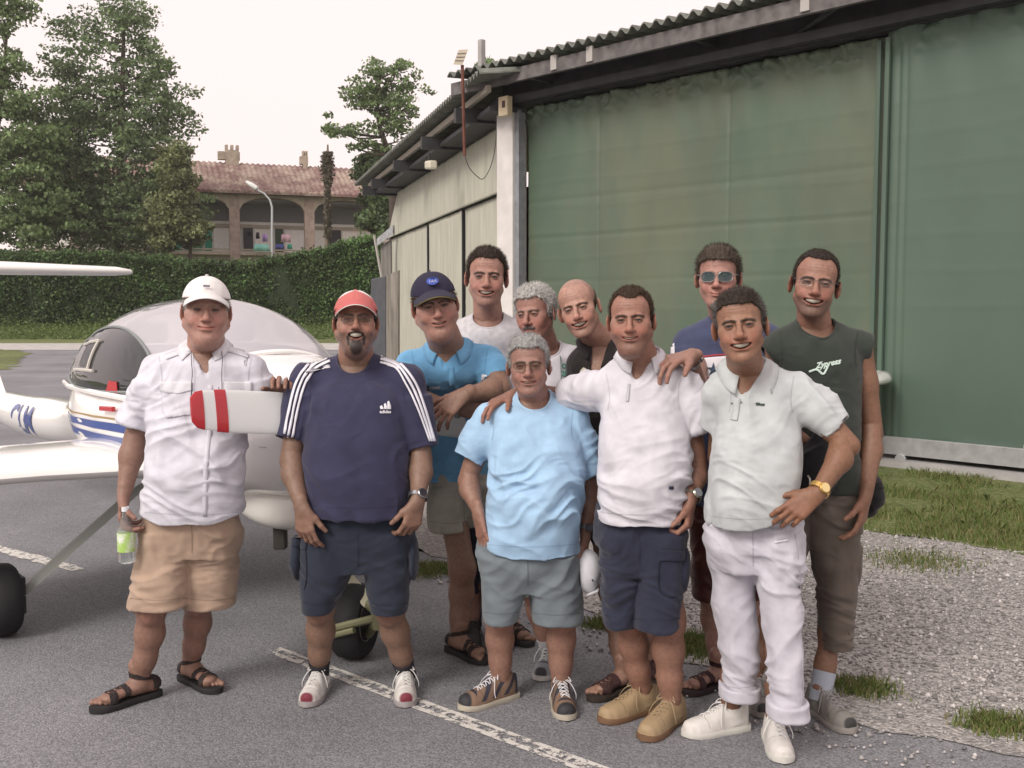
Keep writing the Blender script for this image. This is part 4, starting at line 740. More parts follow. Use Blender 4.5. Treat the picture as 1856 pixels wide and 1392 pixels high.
# ---------------------------------------------------------------- hand
def hand_ops(wr, d, th, n, s=1.0, curl=(20, 30, 20), spread=6, curls=None, thumb=(.75, .5, .35)):
    """wr wrist; d finger direction; th towards thumb; n palm normal"""
    d = nrm(d); n = nrm(n - d * (n @ d)); w_ = np.cross(n, d); w_ = w_ if w_ @ th > 0 else -w_; O = []; wr = np.array(wr)
    offs = (.029, .0095, -.0105, -.0285); rd = (.088, .092, .087, .078); Ls = ((.044, .026, .021), (.047, .03, .022), (.044, .028, .021), (.034, .021, .018))
    tips = []
    for i in range(4):
        r0 = wr + (d * rd[i] + w_ * offs[i]) * s; O.append(('u', .014, P_rc(wr + w_ * offs[i] * .45 * s + d * .006, r0, .0175 * s, .0125 * s, .8, n)))
        c = curls[i] if curls else curl; a = 0; q = r0; sp = math.radians((1.5 - i) * spread); fd = nrm(d * math.cos(sp) + w_ * math.sin(sp)); rr = (.0102, .0092, .0084, .0074)
        for j in range(3):
            a += math.radians(c[j]); v = fd * math.cos(a) + n * math.sin(a); e = q + v * Ls[i][j] * s; m = .93 if i == 3 else 1; O.append(('u', .004, P_rc(q, e, rr[j] * s * m, rr[j + 1] * s * m))); q = e
        tips.append(q)
    t0 = wr + (d * .014 + w_ * .014) * s; t1 = wr + (d * .050 + w_ * .044 + n * .012) * s; tv = nrm(d * thumb[0] + w_ * thumb[1] + n * thumb[2]); t2 = t1 + tv * .034 * s; tv2 = nrm(tv + n * .35 + d * .1); t3 = t2 + tv2 * .027 * s
    O += [('u', .016, P_rc(t0, t1, .018 * s, .0135 * s)), ('u', .008, P_rc(t1, t2, .0115 * s, .0105 * s)), ('u', .004, P_rc(t2, t3, .0105 * s, .0085 * s))]
    O.append(('u', .012, P_rc(wr - d * .03, wr + d * .02 * s, .024 * s, .022 * s, .78, n)))
    return O
# ---------------------------------------------------------------- head
def frame(yaw, pitch, roll):
    """rows: left(image right), forward(face), up. yaw+ turns face to image right, pitch+ looks up, roll+ top to image right"""
    f = V(0, -1, 0); l = V(1, 0, 0); u = V(0, 0, 1); y, p, r = map(math.radians, (yaw, pitch, roll))
    f, l = f * math.cos(y) + l * math.sin(y), l * math.cos(y) - f * math.sin(y)
    f, u = f * math.cos(p) + u * math.sin(p), u * math.cos(p) - f * math.sin(p)
    u, l = u * math.cos(r) + l * math.sin(r), l * math.cos(r) - u * math.sin(r)
    return np.stack([l, f, u])
def lip_curve(h, n=9):
    mw, sm_, zc = h['mw'], h['smile'], -.0675; X = np.linspace(-1, 1, n); return [(x * mw, .0935 - .020 * (abs(x) ** 2.2) * (mw / .026) ** 1.2, zc + sm_ * (abs(x) ** 1.8)) for x in X]
def head_ops(h, nb):
    fw, jw, fat = h.get('fw', 1), h.get('jw', 1), h.get('fat', 0); O = []; U = lambda k, p: O.append(('u', k, p)); S = lambda k, p: O.append(('s', k, p))
    U(.01, P_el((0, -.018, .034), (.0745, .094, .083))); U(.03, P_el((0, .030, .045), (.059, .05, .055))); U(.03, P_el((0, .028, -.032), (.0595 * fw, .056, .078)))
    for s in (-1, 1):
        U(.025, P_rc((s * .050 * jw, -.004, -.052), (s * .020 * jw, .058, -.098), .021 + .006 * fat, .019)); U(.025, P_el((s * .043 * fw, .046, -.020), (.024, .026, .020)))
        U(.02, P_el((s * .036 * fw, .058, -.044), (.02 + .004 * fat, .020 + .003 * h['smile'] * 100, .019)))
    U(.02, P_el((0, .070, -.104), (.022, .0175, .0155))); U(.02, P_el((0, .060, -.065), (.033, .030, .030)))
    if fat: U(.03, P_el((0, .030, -.118), (.046, .048, .022 + .012 * fat)))
    U(.010, P_rc((-.037, .0785, .0125), (.037, .0785, .0125), .0098, .0098)); U(.01, P_rc((-.014, .082, .016), (.014, .082, .016), .009, .009))
    nl = h.get('nose', 1)
    for s in (-1, 1): S(.012, P_el((s * .031, .0985, .0000), (.0195, .0185, .0125)))
    U(.010, P_rc((0, .082, .012), (0, .101 * (.6 + .4 * nl) + .0005, -.031), .0075, .0095)); U(.007, P_el((0, .1045 * (.75 + .25 * nl), -.0345), (.0128, .0118, .0108)))
    for s in (-1, 1): U(.006, P_el((s * .0125, .095, -.039), (.0085, .0100, .0075))); S(.003, P_el((s * .0072, .1005, -.0465), (.0035, .005, .003)))
    op = h.get('eye', .0036)
    for s in (-1, 1):
        U(.003, P_el((s * .031, .0725, -.0005), (.0155, .0142, .0138))); S(.0015, P_el((s * .031, .0885, -.0015), (.0128, .0075, op)))
        S(.006, P_rc((s * .021, .099, -.046), (s * (h['mw'] + .010), .086, -.066), (.0028 + .0006 * (h.get('open', 0) > .005)), .0024)); S(.005, P_rc((s * .018, .094, -.0165), (s * .040, .083, -.019), .0020, .0014))
    L_ = lip_curve(h); o = h.get('open', 0)
    for a, b in zip(L_[:-1], L_[1:]):
        e0, e1 = 1 - (abs(a[0]) / h['mw']) ** 2, 1 - (abs(b[0]) / h['mw']) ** 2
        U(.004, P_rc((a[0], a[1] - .0015, a[2] + .0035 + o * .5 * e0), (b[0], b[1] - .0015, b[2] + .0035 + o * .5 * e1), .0038, .0038)); U(.004, P_rc((a[0], a[1] - .0025, a[2] - .0045 - o * .6 * e0), (b[0], b[1] - .0025, b[2] - .0045 - o * .6 * e1), .0045 + .001 * e0, .0045 + .001 * e1))
    for a, b in zip(L_[:-1], L_[1:]):
        e0, e1 = 1 - (abs(a[0]) / h['mw']) ** 2, 1 - (abs(b[0]) / h['mw']) ** 2; S(.0015, P_rc((a[0], a[1] + .003, a[2]), (b[0], b[1] + .003, b[2]), .0012 + o * .55 * e0, .0012 + o * .55 * e1))
        if o: S(.001, P_rc((a[0], a[1] - .005, a[2]), (b[0], b[1] - .005, b[2]), .0005 + o * .6 * e0, .0005 + o * .6 * e1))
    S(.012, P_rc((-.008, .094, -.0860), (.008, .094, -.0860), .0035, .0035))
    for s in (-1, 1):
        a = math.radians(24); R = np.array([(math.cos(a), -s * math.sin(a), 0), (s * math.sin(a), math.cos(a), 0), (0, 0, 1)]); R2 = np.array([(1, 0, 0), (0, math.cos(.2), -math.sin(.2)), (0, math.sin(.2), math.cos(.2))])
        U(.006, P_el((s * .0825, -.012, -.012), (.0075, .020, .032), R2 @ R)); S(.004, P_el((s * .090, -.006, -.006), (.0055, .010, .019), R2 @ R))
    if h.get('mous'): U(.006, P_rc((-.022, .088, -.060), (0, .0955, -.054), .0045, .0065)); U(.006, P_rc((.022, .088, -.060), (0, .0955, -.054), .0045, .0065))
    if h.get('goat'): U(.012, P_el((0, .076, -.110), (.026, .017, .022)))
    nb = np.array(nb); nr = h.get('neck', .056); U(.022, P_rc((0, -.022, -.055), nb, nr - .002, nr + .006)); U(.02, P_rc((0, .035, -.095), nb * .8 + V(0, .03, -.0), .018 + .012 * fat, .03))
    for s in (-1, 1): U(.012, P_rc((s * .05, -.02, -.05), nb + V(s * .018, .045, -.01), .013, .012))
    return O
def head_colour(p, h, base):
    rng_ = base[None] * (1 + .14 * fbm(p * 28, 4, 3))[:, None] * (1 + V(.05, -.02, -.05)[None] * fbm(p * 17, 2, 9)[:, None]); c = rng_.copy(); x, y, z = np.abs(p[:, 0]), p[:, 1], p[:, 2]; front = sm(.035, .06, y)
    red = np.exp(-((x - .038) / .02) ** 2 - ((z + .035) / .02) ** 2) * front + np.exp(-(x / .012) ** 2 - ((z + .038) / .014) ** 2) * front + .6 * np.exp(-((y + .01) / .03) ** 2) * sm(.07, .08, x)
    c *= 1 + red[:, None] * V(.10, -.10, -.10)
    c *= 1 - (.10 * np.exp(-((x - .031) / .018) ** 2 - ((z + .004) / .011) ** 2) * front)[:, None]
    def mixc(m, col): nonlocal c; m = np.clip(m, 0, 1)[:, None]; c = c * (1 - m) + np.array(col)[None] * m
    if h.get('stub'): mixc(h['stub'] * sm(-.045, -.062, z) * sm(-.01, .02, y) * (1 - .9 * (x < .013) * (z > -.055)), h['haircol'] * .8 + .03)
    L_ = lip_curve(h, 13); o = h.get('open', 0); q = p.copy(); ll = np.interp(p[:, 0], [l[0] for l in L_], [l[2] for l in L_]); e = np.clip(1 - (x / h['mw']) ** 2, 0, 1)
    dz = np.abs(z - ll) - o * .6 * e; mixc(.75 * sm(.0065, .003, dz) * sm(h['mw'] + .004, h['mw'] - .002, x) * (y > .05), base * V(.85, .5, .5)); mixc(sm(.0018, .0004, dz + .3 * (o > 0)) * (x < h['mw']) * (y > .05), (.10, .035, .03))
    if o: mixc((dz < -.0005) * (y > .04) * (y < .089 + .0) * (x < h['mw']) * (z < -.05), (.11, .035, .03))
    # brows
    bz = h.get('browz', .0); B = [(.010, .0105 + bz), (.024, .0140 + bz), (.037, .0140 + bz), (.049, .0085 + bz)]; d = seg_d(np.stack([x, z], 1), B); mixc(h.get('brow', .85) * sm(.0066, .0034, d + .0012 * fbm(p * 120, 2, 4)) * (y > .03), h.get('browcol', h['haircol']) * .8)
    op = h.get('eye', .0036); de = ((x - .031) / .0145) ** 2 + ((z + .0010) / (op + .0030)) ** 2; mixc(.8 * sm(1.25, .8, de) * (y > .05), (.05, .03, .025))
    if h.get('mous'): mixc(sm(.010, .006, seg_d(np.stack([x, z], 1), [(0, -.054), (.022, -.061)])) * (y > .06), h['mcol'])
    if h.get('goat'):
        g = np.maximum(sm(.0075, .004, seg_d(np.stack([x, z], 1), [(0, -.053), (.020, -.056), (.031, -.070), (.028, -.098)])), sm(.028, .020, np.sqrt(x ** 2 + ((z + .108) * .75) ** 2)) * (z < -.084)); mixc(g * (y > .04) * .92, (.018, .014, .013))
    if h.get('crop'):   # closely cropped hair reads as colour on the scalp
        mixc(h['crop'] * sm(-.004, .006, z - hairline(p, h)), h['haircol'])
    return c
def hairline(p, h):
    x, y = np.abs(p[:, 0]), p[:, 1]; rc = h.get('rec', 0); zf = h.get('hl', .080)
    base = np.interp(y, [-.13, -.06, -.035, -.012, .006, .018, .030, .05, .075, .12], [-.085, -.078, -.05, -.005, -.022, -.02, .035, .052 + .3 * rc, zf - .006, zf]).astype(float)
    base = base + .0055 * fbm(p * V(70, 70, 20), 2, 12) + .002 * vnoise(p * 260, 5)
    return base + rc * np.exp(-((x - .045) / .022) ** 2) * sm(.0, .05, y)
def hair_mesh(h, root, T, name='hair'):
    t = h.get('hair', .012); O = [('u', .02, P_el((0, -.018, .034), (.0745 + t * .7, .094 + t, .083 + t))), ('u', .03, P_el((0, .030, .045), (.059 + t * .8, .05 + t, .055 + t)))]
    if h.get('quiff'): q = h['quiff']; O.append(('u', .02, P_rc((-.035, .05, .098), (.035, .05, .098), q, q)))
    for e in h.get('tufts', []): O.append(('u', .02, P_rc(e[0], e[1], e[2], e[2])))
    F_ = Field((-.12, -.15, -.12), (.12, .14, .17), .0028)
    for op, k, pr in O: F_.op(pr, op, k)
    G_ = np.stack(np.meshgrid(*F_.ax, indexing='ij'), -1).reshape(-1, 3); reg = (hairline(G_, h) - G_[:, 2]).reshape(F_.f.shape)
    if h.get('bald'): b = h['bald']; reg = np.maximum(reg, (G_[:, 2] - b + np.clip(G_[:, 1] + .03, 0, 1) * .9).reshape(F_.f.shape))
    if h.get('maxz'): reg = np.maximum(reg, (G_[:, 2] - h['maxz'] - .06 * G_[:, 1]).reshape(F_.f.shape))
    F_.f = np.maximum(F_.f, reg.astype(np.float32) * .8); v, Q = F_.mesh(1)
    if not len(v): return
    N_ = vnormals(v, Q); comb = h.get('comb', 0); st = fbm(np.stack([v[:, 0] * 150 + v[:, 2] * 40 * comb, v[:, 1] * 45, v[:, 2] * 50], 1), 3, 5); v = v + N_ * (st * h.get('rough', .004) - .001)[:, None]
    hc = h['haircol']; c = hc[None] * (1 + .35 * st)[:, None] + h.get('grey', 0) * (fbm(v * 130, 2, 8)[:, None] > .15) * V(.25, .25, .25)
    side = sm(.055, .075, np.abs(v[:, 0])) * h.get('sidegrey', 0); c = c * (1 - side[:, None]) + V(.3, .3, .29) * side[:, None]
    rs_ = np.random.RandomState(3); nb_ = int(h.get('nblade', 5000) * 1.9); fi = rs_.randint(0, len(Q), nb_); wts = rs_.dirichlet((1, 1, 1, 1), nb_); P = (v[Q[fi]] * wts[..., None]).sum(1); nn = N_[Q[fi][:, 0]]
    P, nn, fi = [a[(P[:, 2] > hairline(P, h) - .004) & (nn[:, 2] > -.8)] for a in (P, nn, fi)]; k = len(P)
    fl = np.stack([P[:, 0] * 6 * (1 - comb) + comb * .8, -.35 - 0 * P[:, 1], -.35 + 0 * P[:, 2]], 1) if not h.get('fringe') else np.stack([P[:, 0] * 5, .3 + 0 * P[:, 1], -.4 + 0 * P[:, 2]], 1)
    d = nn * h.get('spike', .55) + fl * .6 + rs_.normal(size=(k, 3)) * .3; d /= np.linalg.norm(d, axis=1)[:, None]; ln = h.get('hlen', .014) * rs_.uniform(.5, 1.2, k)[:, None]; sd_ = np.cross(d, nn); sd_ /= np.linalg.norm(sd_, axis=1)[:, None] + 1e-6; wd = .0006
    bv = np.stack([P - sd_ * wd - nn * .003, P + sd_ * wd - nn * .003, P + d * ln + sd_ * wd * .3, P + d * ln - sd_ * wd * .3], 1).reshape(-1, 3); bc = c[Q[fi][:, 0]] * rs_.uniform(.6, 1.5, (k, 1))
    vv = np.concatenate([v, bv]); qq = np.concatenate([Q, len(v) + np.arange(4 * k).reshape(-1, 4)]); cc = np.concatenate([c, np.repeat(bc, 4, 0)]); me = mesh_np(name, T(vv), qq[:, ::-1]); setcol(me, cc); return link(name, me, root, M_hair, True)
def make_head(p, root, Vs, Qs, Cs):
    h = dict(mw=.026, smile=.004, haircol=V(.05, .035, .025)); h.update(p['head']); h['open'] = h.get('open', 0) * .84; h['mw'] *= .96; h['eye'] = h.get('eye', .0036) * .80;  ex, ey, Y = h['at']; s = h['px'] * Y / FP / .233; ro = h.get('rot', (0, 0, 0)); cxx = at(ex, ey, Y); F3 = frame(ro[0] + math.degrees(math.atan2(-cxx[0], Y)), ro[1], ro[2]); c = at(ex, ey, Y) + F3[1] * -.02 * 0
    T = lambda q: c + (np.asarray(q) * s) @ F3; nbw = at(*p['neck']); nb = ((nbw - c) @ F3.T) / s
    v, Q = build_field(head_ops(h, nb), .0024, (-.105, -.13, -.205), (.105, .13, .13)); wr = np.sin(v[:, 2] * 620 + 3 * fbm(v * 22, 2)) * sm(.034, .042, v[:, 2]) * (1 - sm(.062, .07, v[:, 2])) * sm(.06, .07, v[:, 1]) + .8 * np.sin((v[:, 2] * .9 + np.abs(v[:, 0]) * .35) * 900) * np.exp(-((np.abs(v[:, 0]) - .052) / .006) ** 2) * np.exp(-(v[:, 2] / .012) ** 2) * (v[:, 1] > .02); v = v + vnormals(v, Q) * -1 * 0 + V(0, 1, 0) * (wr * .00035)[:, None] + vnormals(v, Q) * (.0008 * fbm(v * 40, 2))[:, None]; base = np.array(p.get('facecol', p['skin'])); col = head_colour(v, h, base); low = sm(-.12, -.18, v[:, 2])[:, None]; col = col * (1 - low) + np.array(p['skin'])[None] * low * (1 + 0 * col)
    Vs.append(T(v)); Qs.append(Q[:, ::-1]); Cs.append(col)
    # eyes
    for sg in (-1, 1):
        mb = MB(); R = []; n = 20
        for i in range(n + 1):
            a = math.pi * i / n; R.append([T((sg * .031 + .0123 * math.sin(a) * math.cos(q), .0728 + .0123 * math.cos(a), .0123 * math.sin(a) * math.sin(q) - .0008)) for q in np.linspace(0, 2 * math.pi, 21)[:-1]])
        e = mb.loft(R, cap=False); me = bpy.data.meshes.new('eye'); me.from_pydata(e.v, [], e.f); me.update(); o = link('eye', me, root, None, True); cc = []
        for i in range(n + 1): cc += [(.012, .010, .010) if i <= 3 else ((.05, .03, .02) if i <= 5 else (.30, .27, .25))] * 20
        setcol(me, cc); me.materials.append(mat('eye_white', (0, 0, 0), .15, .5, attr=True))
    # teeth
    if h.get('open'):
        L_ = lip_curve(h, 15); o_ = h['open']; A, B = [], []
        for l in L_[1:-1]: e0 = 1 - (l[0] / h['mw']) ** 2; tt = .0012 * abs(math.sin(l[0] / .0065 * math.pi)); A.append(T((l[0] * .93, l[1] - .0055, l[2] + o_ * .7 * e0 + .001))); B.append(T((l[0] * .93, l[1] - .0058, l[2] - o_ * .25 * e0 + tt * .3)))
        tb = MB(); tb.loft([A, B], cap=False, closed=False); o = tb.build('teeth', mat('teeth', (.42, .385, .32), .4), root, True); m_ = o.modifiers.new('t', 'SOLIDIFY'); m_.thickness = .002
    if h.get('hair'): hair_mesh(h, root, T)
    g = h.get('glasses')
    if g:
        rim = mat('rim_' + g['name'], g['rim'], .3, metal=.6); mb = MB(); gl = []; W_, H_, sh = g.get('w', .022), g.get('h', .015), g.get('n', 3)
        for sg in (-1, 1):
            out = []
            for q in np.linspace(0, 2 * math.pi, 29)[:-1]:
                cx, cz = math.cos(q), math.sin(q); x = W_ * abs(cx) ** (2 / sh) * (1 if cx > 0 else -1); z = H_ * abs(cz) ** (2 / sh) * (1 if cz > 0 else -1) - (.003 if g.get('avi') and z_low(cz) else 0); out.append((sg * (.0325) + x, .1015 - abs(sg * .0325 + x) ** 2 * 5.2, z - .002))
            mb.tube([T(o) for o in out] + [T(out[0])], g.get('r', .0011), 6, False)
            n = len(out); cc = np.mean(out, 0); gl.append(MB().add([T(cc)] + [T(o) for o in out], [(0, 1 + i, 1 + (i + 1) % n) for i in range(n)]))
            mb.tube([T((sg * (.0325 + W_), .1015 - (.0325 + W_) ** 2 * 5.2, .004)), T((sg * .0745, .065, .006)), T((sg * .0785, .0, .004)), T((sg * .077, -.015, -.005))], g.get('r', .0011) * 1.2, 6)
        mb.tube([T((-.0325 + W_, .1, .003)), T((0, .105, .007)), T((.0325 - W_, .1, .003))], g.get('r', .0011), 6)
        go = mb.build('glasses', rim, root, True); gm = mat('lens_' + g['name'], g['lens'], .12, .25, alpha=g['alpha']); [q.build('lens', gm, go, True) for q in gl]
    if p.get('cap'): make_cap(p['cap'], root, T)
    return T, s
def z_low(z): return z < -.2
def make_cap(k, root, T):
    O = [('u', .01, P_el((0, -.010, .030), (.0865, .108, .095)))]; F_ = Field((-.1, -.13, -.02), (.1, .12, .14), .003); F_.op(O[0][2]); X, Y, Z = np.meshgrid(*F_.ax, indexing='ij'); F_.f = np.maximum(F_.f, (.040 + k.get('tilt', .06) * (Y) - Z).astype(np.float32)); F_.f = np.maximum(F_.f, -(((X / .082) ** 2 + ((Y + .01) / .103) ** 2 + ((Z - .02) / .09) ** 2) ** .5 - 1).astype(np.float32) * .08)
    v, Q = F_.mesh(1); N_ = vnormals(v, Q); ang = np.arctan2(v[:, 0], v[:, 1] + .01); seam = np.abs(((ang / (math.pi / 3) + .5) % 1) - .5); v = v - N_ * (.0015 * np.exp(-(seam / .04) ** 2) + .002 * fbm(v * 25, 2))[:, None]
    c1, c2 = np.array(k['col']), np.array(k.get('col2', k['col'])); m = k.get('zone', lambda q: np.zeros(len(q)))(v)[:, None]; me = mesh_np('cap', T(v), Q[:, ::-1]); setcol(me, c1 * (1 - m) + c2 * m); o = link('cap', me, root, mat('cap_cloth', (0, 0, 0), .85, .2, attr=True, bump=.001, bscale=400), True)
    n = 25; R = []; bl = k.get('brim', .068)
    for j, t in enumerate(np.linspace(0, 1, 9)):
        row = []
        for x in np.linspace(-1, 1, n):
            w_ = .074 + .004 * t; y0 = -.01 + .105 * math.sqrt(max(0, 1 - (x * .9) ** 2)) * .97; y1 = y0 + bl * t * math.sqrt(max(0, 1 - x ** 4)) ; z = .052 + k.get('bz', 0) - .030 * x * x * (1 - .1 * t) - .018 * t + .006 * (1 - t); row.append(T((x * w_, y1, z)))
        R.append(row)
    b = MB().loft(R, cap=False, closed=False).build('brim', mat('brim_' + k['name'], k.get('brimcol', k['col']), .8, bump=.0008, bscale=400), o, True); s = b.modifiers.new('t', 'SOLIDIFY'); s.thickness = .003
    if k.get('edge'): MB().tube(R[-1], .0022, 6).build('brim_edge', mat('edge_' + k['name'], k['edge'], .7), o, True)
    if k.get('button', 1): MB().lathe([(.0, .004), (.006, .003), (.007, -.001)], T((0, -.01, .126)), T((0, -.01, 1)) - T((0, -.01, 0)), 10).build('button', mat('brim_' + k['name'], k['col']), o, True)
    k['T'] = T; k['obj'] = o; return o
# ---------------------------------------------------------------- foot / shoe
def foot_frame(toe, a, s=1.0):
    a = math.radians(a); d = V(math.sin(a), -math.cos(a), 0); sd_ = V(math.cos(a), math.sin(a), 0); t = gr(*toe); o = t - d * .195 * s; return o, np.stack([sd_, d, UP])
def make_shoe(root, toe, a, kind, cols, s=1.0, skin=None, Vs=None, Qs=None, Cs=None, side=1, toe_at=.188):
    o, F3 = foot_frame(toe, a, s); T = lambda q: o + (np.asarray(q) * s) @ F3 + V(0, 0, .007)
    if kind in ('sandal', 'slip'):
        O = [('u', .02, P_rc((0, -.045, .045), (0, .03, .05), .030, .028)), ('u', .02, P_rc((0, .0, .075), (0, .01, .13), .034, .036)), ('u', .03, P_rc((-side * .004, .03, .048), (side * .004, .13, .032), .034, .030, .62, (0, 0, 1))), ('u', .02, P_rc((-.02, .125, .026), (.024, .12, .026), .017, .015))]
        for i in range(5): x = side * (-.027 + i * .0145); y = .165 - (i * i) * .0030; r = .0125 if i == 0 else .0088; O.append(('u', .004, P_rc((x * .9, .13 - i * .003, .030), (x, y + (.012 if i == 0 else .006), .024), r, r * .92)))
        v, Q = build_field(O, .003); Vs.append(T(v)); Qs.append(Q[:, ::-1]); Cs.append(np.repeat(np.array(skin)[None], len(v), 0) * (1 + .08 * fbm(v * 30, 2))[:, None])
        # sole
        pr = [(-.075, .022), (-.06, .034), (-.02, .036), (.04, .036), (.10, .046), (.15, .046), (.18, .034), (.198, .012)]; pr = [(y, w_) for y, w_ in zip(np.linspace(-.076, .198, 24), np.interp(np.linspace(-.076, .198, 24), [q[0] for q in pr], [q[1] for q in pr]))]
        L_ = [(-w_, y) for y, w_ in pr] + [(w_, y) for y, w_ in pr[::-1]]; mb = MB(); mb.loft([[T((x * k, y * 1, z)) for x, y in L_] for z, k in ((-.004, .97), (.004, 1.0), (.014, 1.0), (.018, .95))]); so = mb.build('sandal', mat('sole_' + cols[0], cols[1], .8), root, True)
        F_ = Field((-.08, -.1, 0), (.08, .21, .14), .003)
        for op, k, q in O: F_.op(q, op, k)
        X, Y, Z = np.meshgrid(*F_.ax, indexing='ij'); sh = F_.f - .004; inn = -(F_.f - .0005)
        if kind == 'sandal': b = [np.maximum(np.abs(Y - .118 - .1 * (X * side)) - .016, np.abs(X) - .1), np.abs(Y - .075 + .25 * X * side) - .011, np.maximum(np.abs(Z - .088 - .25 * Y) - .010, -9), np.maximum(np.abs(Z - .05) - .018, Y + .035), np.maximum(np.abs(X) - .011, np.maximum(.06 - Y, Y - .14)) + np.where(Z > .03, 0, 1)]
        else: b = [np.maximum(-Y + .055, Y - .15), np.maximum(np.abs(Z - .045) - .022, Y + .02)]
        F_.f = np.maximum(np.maximum(sh, inn), np.minimum.reduce(b)).astype(np.float32); v, Q = F_.mesh(0); me = mesh_np('strap', T(v), Q[:, ::-1]); link('strap', me, so, mat('strap_' + cols[0], cols[2], .8, noise=.2, nscale=30), True)
        return T
    c_up, c_sole, c_toe, c_lace, c_pan = cols
    def upper(p, g=0):
        x, y, z = p[..., 0], p[..., 1], p[..., 2]; w_ = np.interp(y, [-.078, -.06, -.02, .04, .10, .15, .18, .198], [.012, .033, .037, .038, .045, .044, .034, .010]) + g; hh = np.interp(y, [-.078, -.03, .0, .03, .06, .10, .15, .18, .198], [.075, .085, .088, .082, .072, .056, .047, .040, .022]) + g; q = ((np.abs(x - side * .004 * np.sin(y * 12)) / w_) ** 2.4 + (np.maximum(z - .01, 0) / hh) ** 2.2) ** (1 / 2.3); return np.maximum(np.maximum((q - 1) * .03, -z + .004), np.maximum(y - .193, -y - .076))
    A = (V(-.06, -.09, 0), V(.06, .21, .1), upper); B = P_cone((0, -.012, .03), (0, -.008, .094 if kind != 'low' else .085), .046, .040, .8, (1, 0, 0))
    v, Q = build_field([('u', .01, A), ('u', .015, B), ('s', .006, P_rc((0, -.006, .11), (0, -.010, .075), .036, .028))], .0032, (-.07, -.1, -.01), (.07, .22, .12)); N_ = vnormals(v, Q); x, y, z = v[:, 0], v[:, 1], v[:, 2]; c = np.repeat(np.array(c_up)[None], len(v), 0)
    def mx_(m, col): nonlocal c; m = np.clip(m, 0, 1)[:, None]; c = c * (1 - m) + np.array(col)[None] * m
    if c_pan is not None: mx_(sm(.004, .0, np.abs(((y * 1 + z * .9) % .055) - .027) - .009) * (y > -.05) * (y < .14) * (z > .025), c_pan); mx_(sm(.0, .01, -.045 - y), c_pan)
    mx_(sm(toe_at, toe_at + .008, y + .3 * z), c_toe); seam = np.exp(-((y - .115 + 4 * x * x) / .0025) ** 2) * (z > .03); v = v - N_ * (.0015 * seam)[:, None]; c *= (1 - .25 * seam)[:, None]; c *= (1 + .1 * fbm(v * 60, 2))[:, None]
    me = mesh_np('shoe', T(v), Q[:, ::-1]); setcol(me, c); so = link('shoe', me, root, M_shoe, True)
    pr = np.linspace(-.082, .203, 26); wd = np.interp(pr, [-.082, -.07, -.02, .04, .10, .15, .18, .198, .203], [.012, .032, .040, .041, .049, .048, .038, .018, .006]); L_ = [(-w_ + side * .004, y) for y, w_ in zip(pr, wd)] + [(w_ + side * .004, y) for y, w_ in zip(pr[::-1], wd[::-1])]; sol = MB().loft([[T((x * k, y, z + (.006 * max(0, (y - .14) / .06)) * 1)) for x, y in L_] for z, k in ((-.007, .96), (.0, 1.0), (.009, .99), (.014, .94))]); sol.build('sole', mat('sole_%s' % str(c_sole), c_sole, .6), so, True)
    mb = MB(); zt = lambda y: float(np.interp(y, [.0, .03, .06, .10, .15], [.098, .094, .084, .068, .057]))
    for k in range(5):
        y = .028 + k * .019; w_ = .019
        mb.tube(smooth_path([T((-w_, y, zt(y) - .008)), T((-w_ * .4, y + .004, zt(y) + .001)), T((w_ * .4, y + .011, zt(y + .012) + .001)), T((w_, y + .014, zt(y + .014) - .008))], 4), .0022 * s, 5)
        mb.tube(smooth_path([T((w_, y, zt(y) - .008)), T((w_ * .4, y + .004, zt(y) + .002)), T((-w_ * .4, y + .011, zt(y + .012) + .002)), T((-w_, y + .014, zt(y + .014) - .008))], 4), .0022 * s, 5)
    for sg in (-1, 1): mb.tube(smooth_path([T((0, .026, .101)), T((sg * .022, .03, .110)), T((sg * .036, .04, .092)), T((sg * .02, .032, .098)), T((0, .027, .102))], 5), .002, 5); mb.tube(smooth_path([T((0, .026, .101)), T((sg * .03, .05, .09)), T((sg * .05, .065, .055)), T((sg * .053, .062, .03))], 5), .0018, 5)
    mb.build('laces', mat('lace_%s' % str(c_lace), c_lace, .8), so, True)
    return T
# ---------------------------------------------------------------- decals: thin patches laid on a garment
CAMO = V(0, 0, CAMH)
class Skin:
    def __init__(s, ob): me = ob.data; s.o = ob; s.t = BVHTree.FromPolygons([v.co.copy() for v in me.vertices], [list(p.vertices) for p in me.polygons])
    def hit(s, px, py, off=.002):
        d = ray(px, py); r = s.t.ray_cast(Vector(CAMO), Vector(nrm(d)))
        if r[0] is None or (r[1] @ Vector(d) if False else 0): r = None
        else:
            n = r[1] if r[1].dot(Vector(d)) < 0 else -r[1]; return np.array(r[0] + n * off)
        k = Vector(CAMO + nrm(d) * 4); q = s.t.find_nearest(k); return np.array(q[0]) + -nrm(d) * off
def patch_px(name, sk, poly, m, off=.003, step=5, thick=.0015, parent=None, smooth=True):
    bm = bmesh.new(); vs = [bm.verts.new((x, y, 0)) for x, y in poly]; bm.faces.new(vs); bmesh.ops.triangulate(bm, faces=bm.faces)
    for _ in range(6):
        es = [e for e in bm.edges if e.calc_length() > step]
        if not es: break
        bmesh.ops.subdivide_edges(bm, edges=es, cuts=1); bmesh.ops.triangulate(bm, faces=bm.faces)
    return _fin(bm, name, sk, m, off, thick, parent)
def _fin(bm, name, sk, m, off, thick, parent):
    for v in bm.verts: v.co = sk.hit(v.co.x, v.co.y, off)
    me = bpy.data.meshes.new(name); bmesh.ops.recalc_face_normals(bm, faces=bm.faces); bm.to_mesh(me); bm.free(); o = link(name, me, parent or sk.o, m, True)
    if thick: s = o.modifiers.new('t', 'SOLIDIFY'); s.thickness = thick; s.offset = 0
    return o
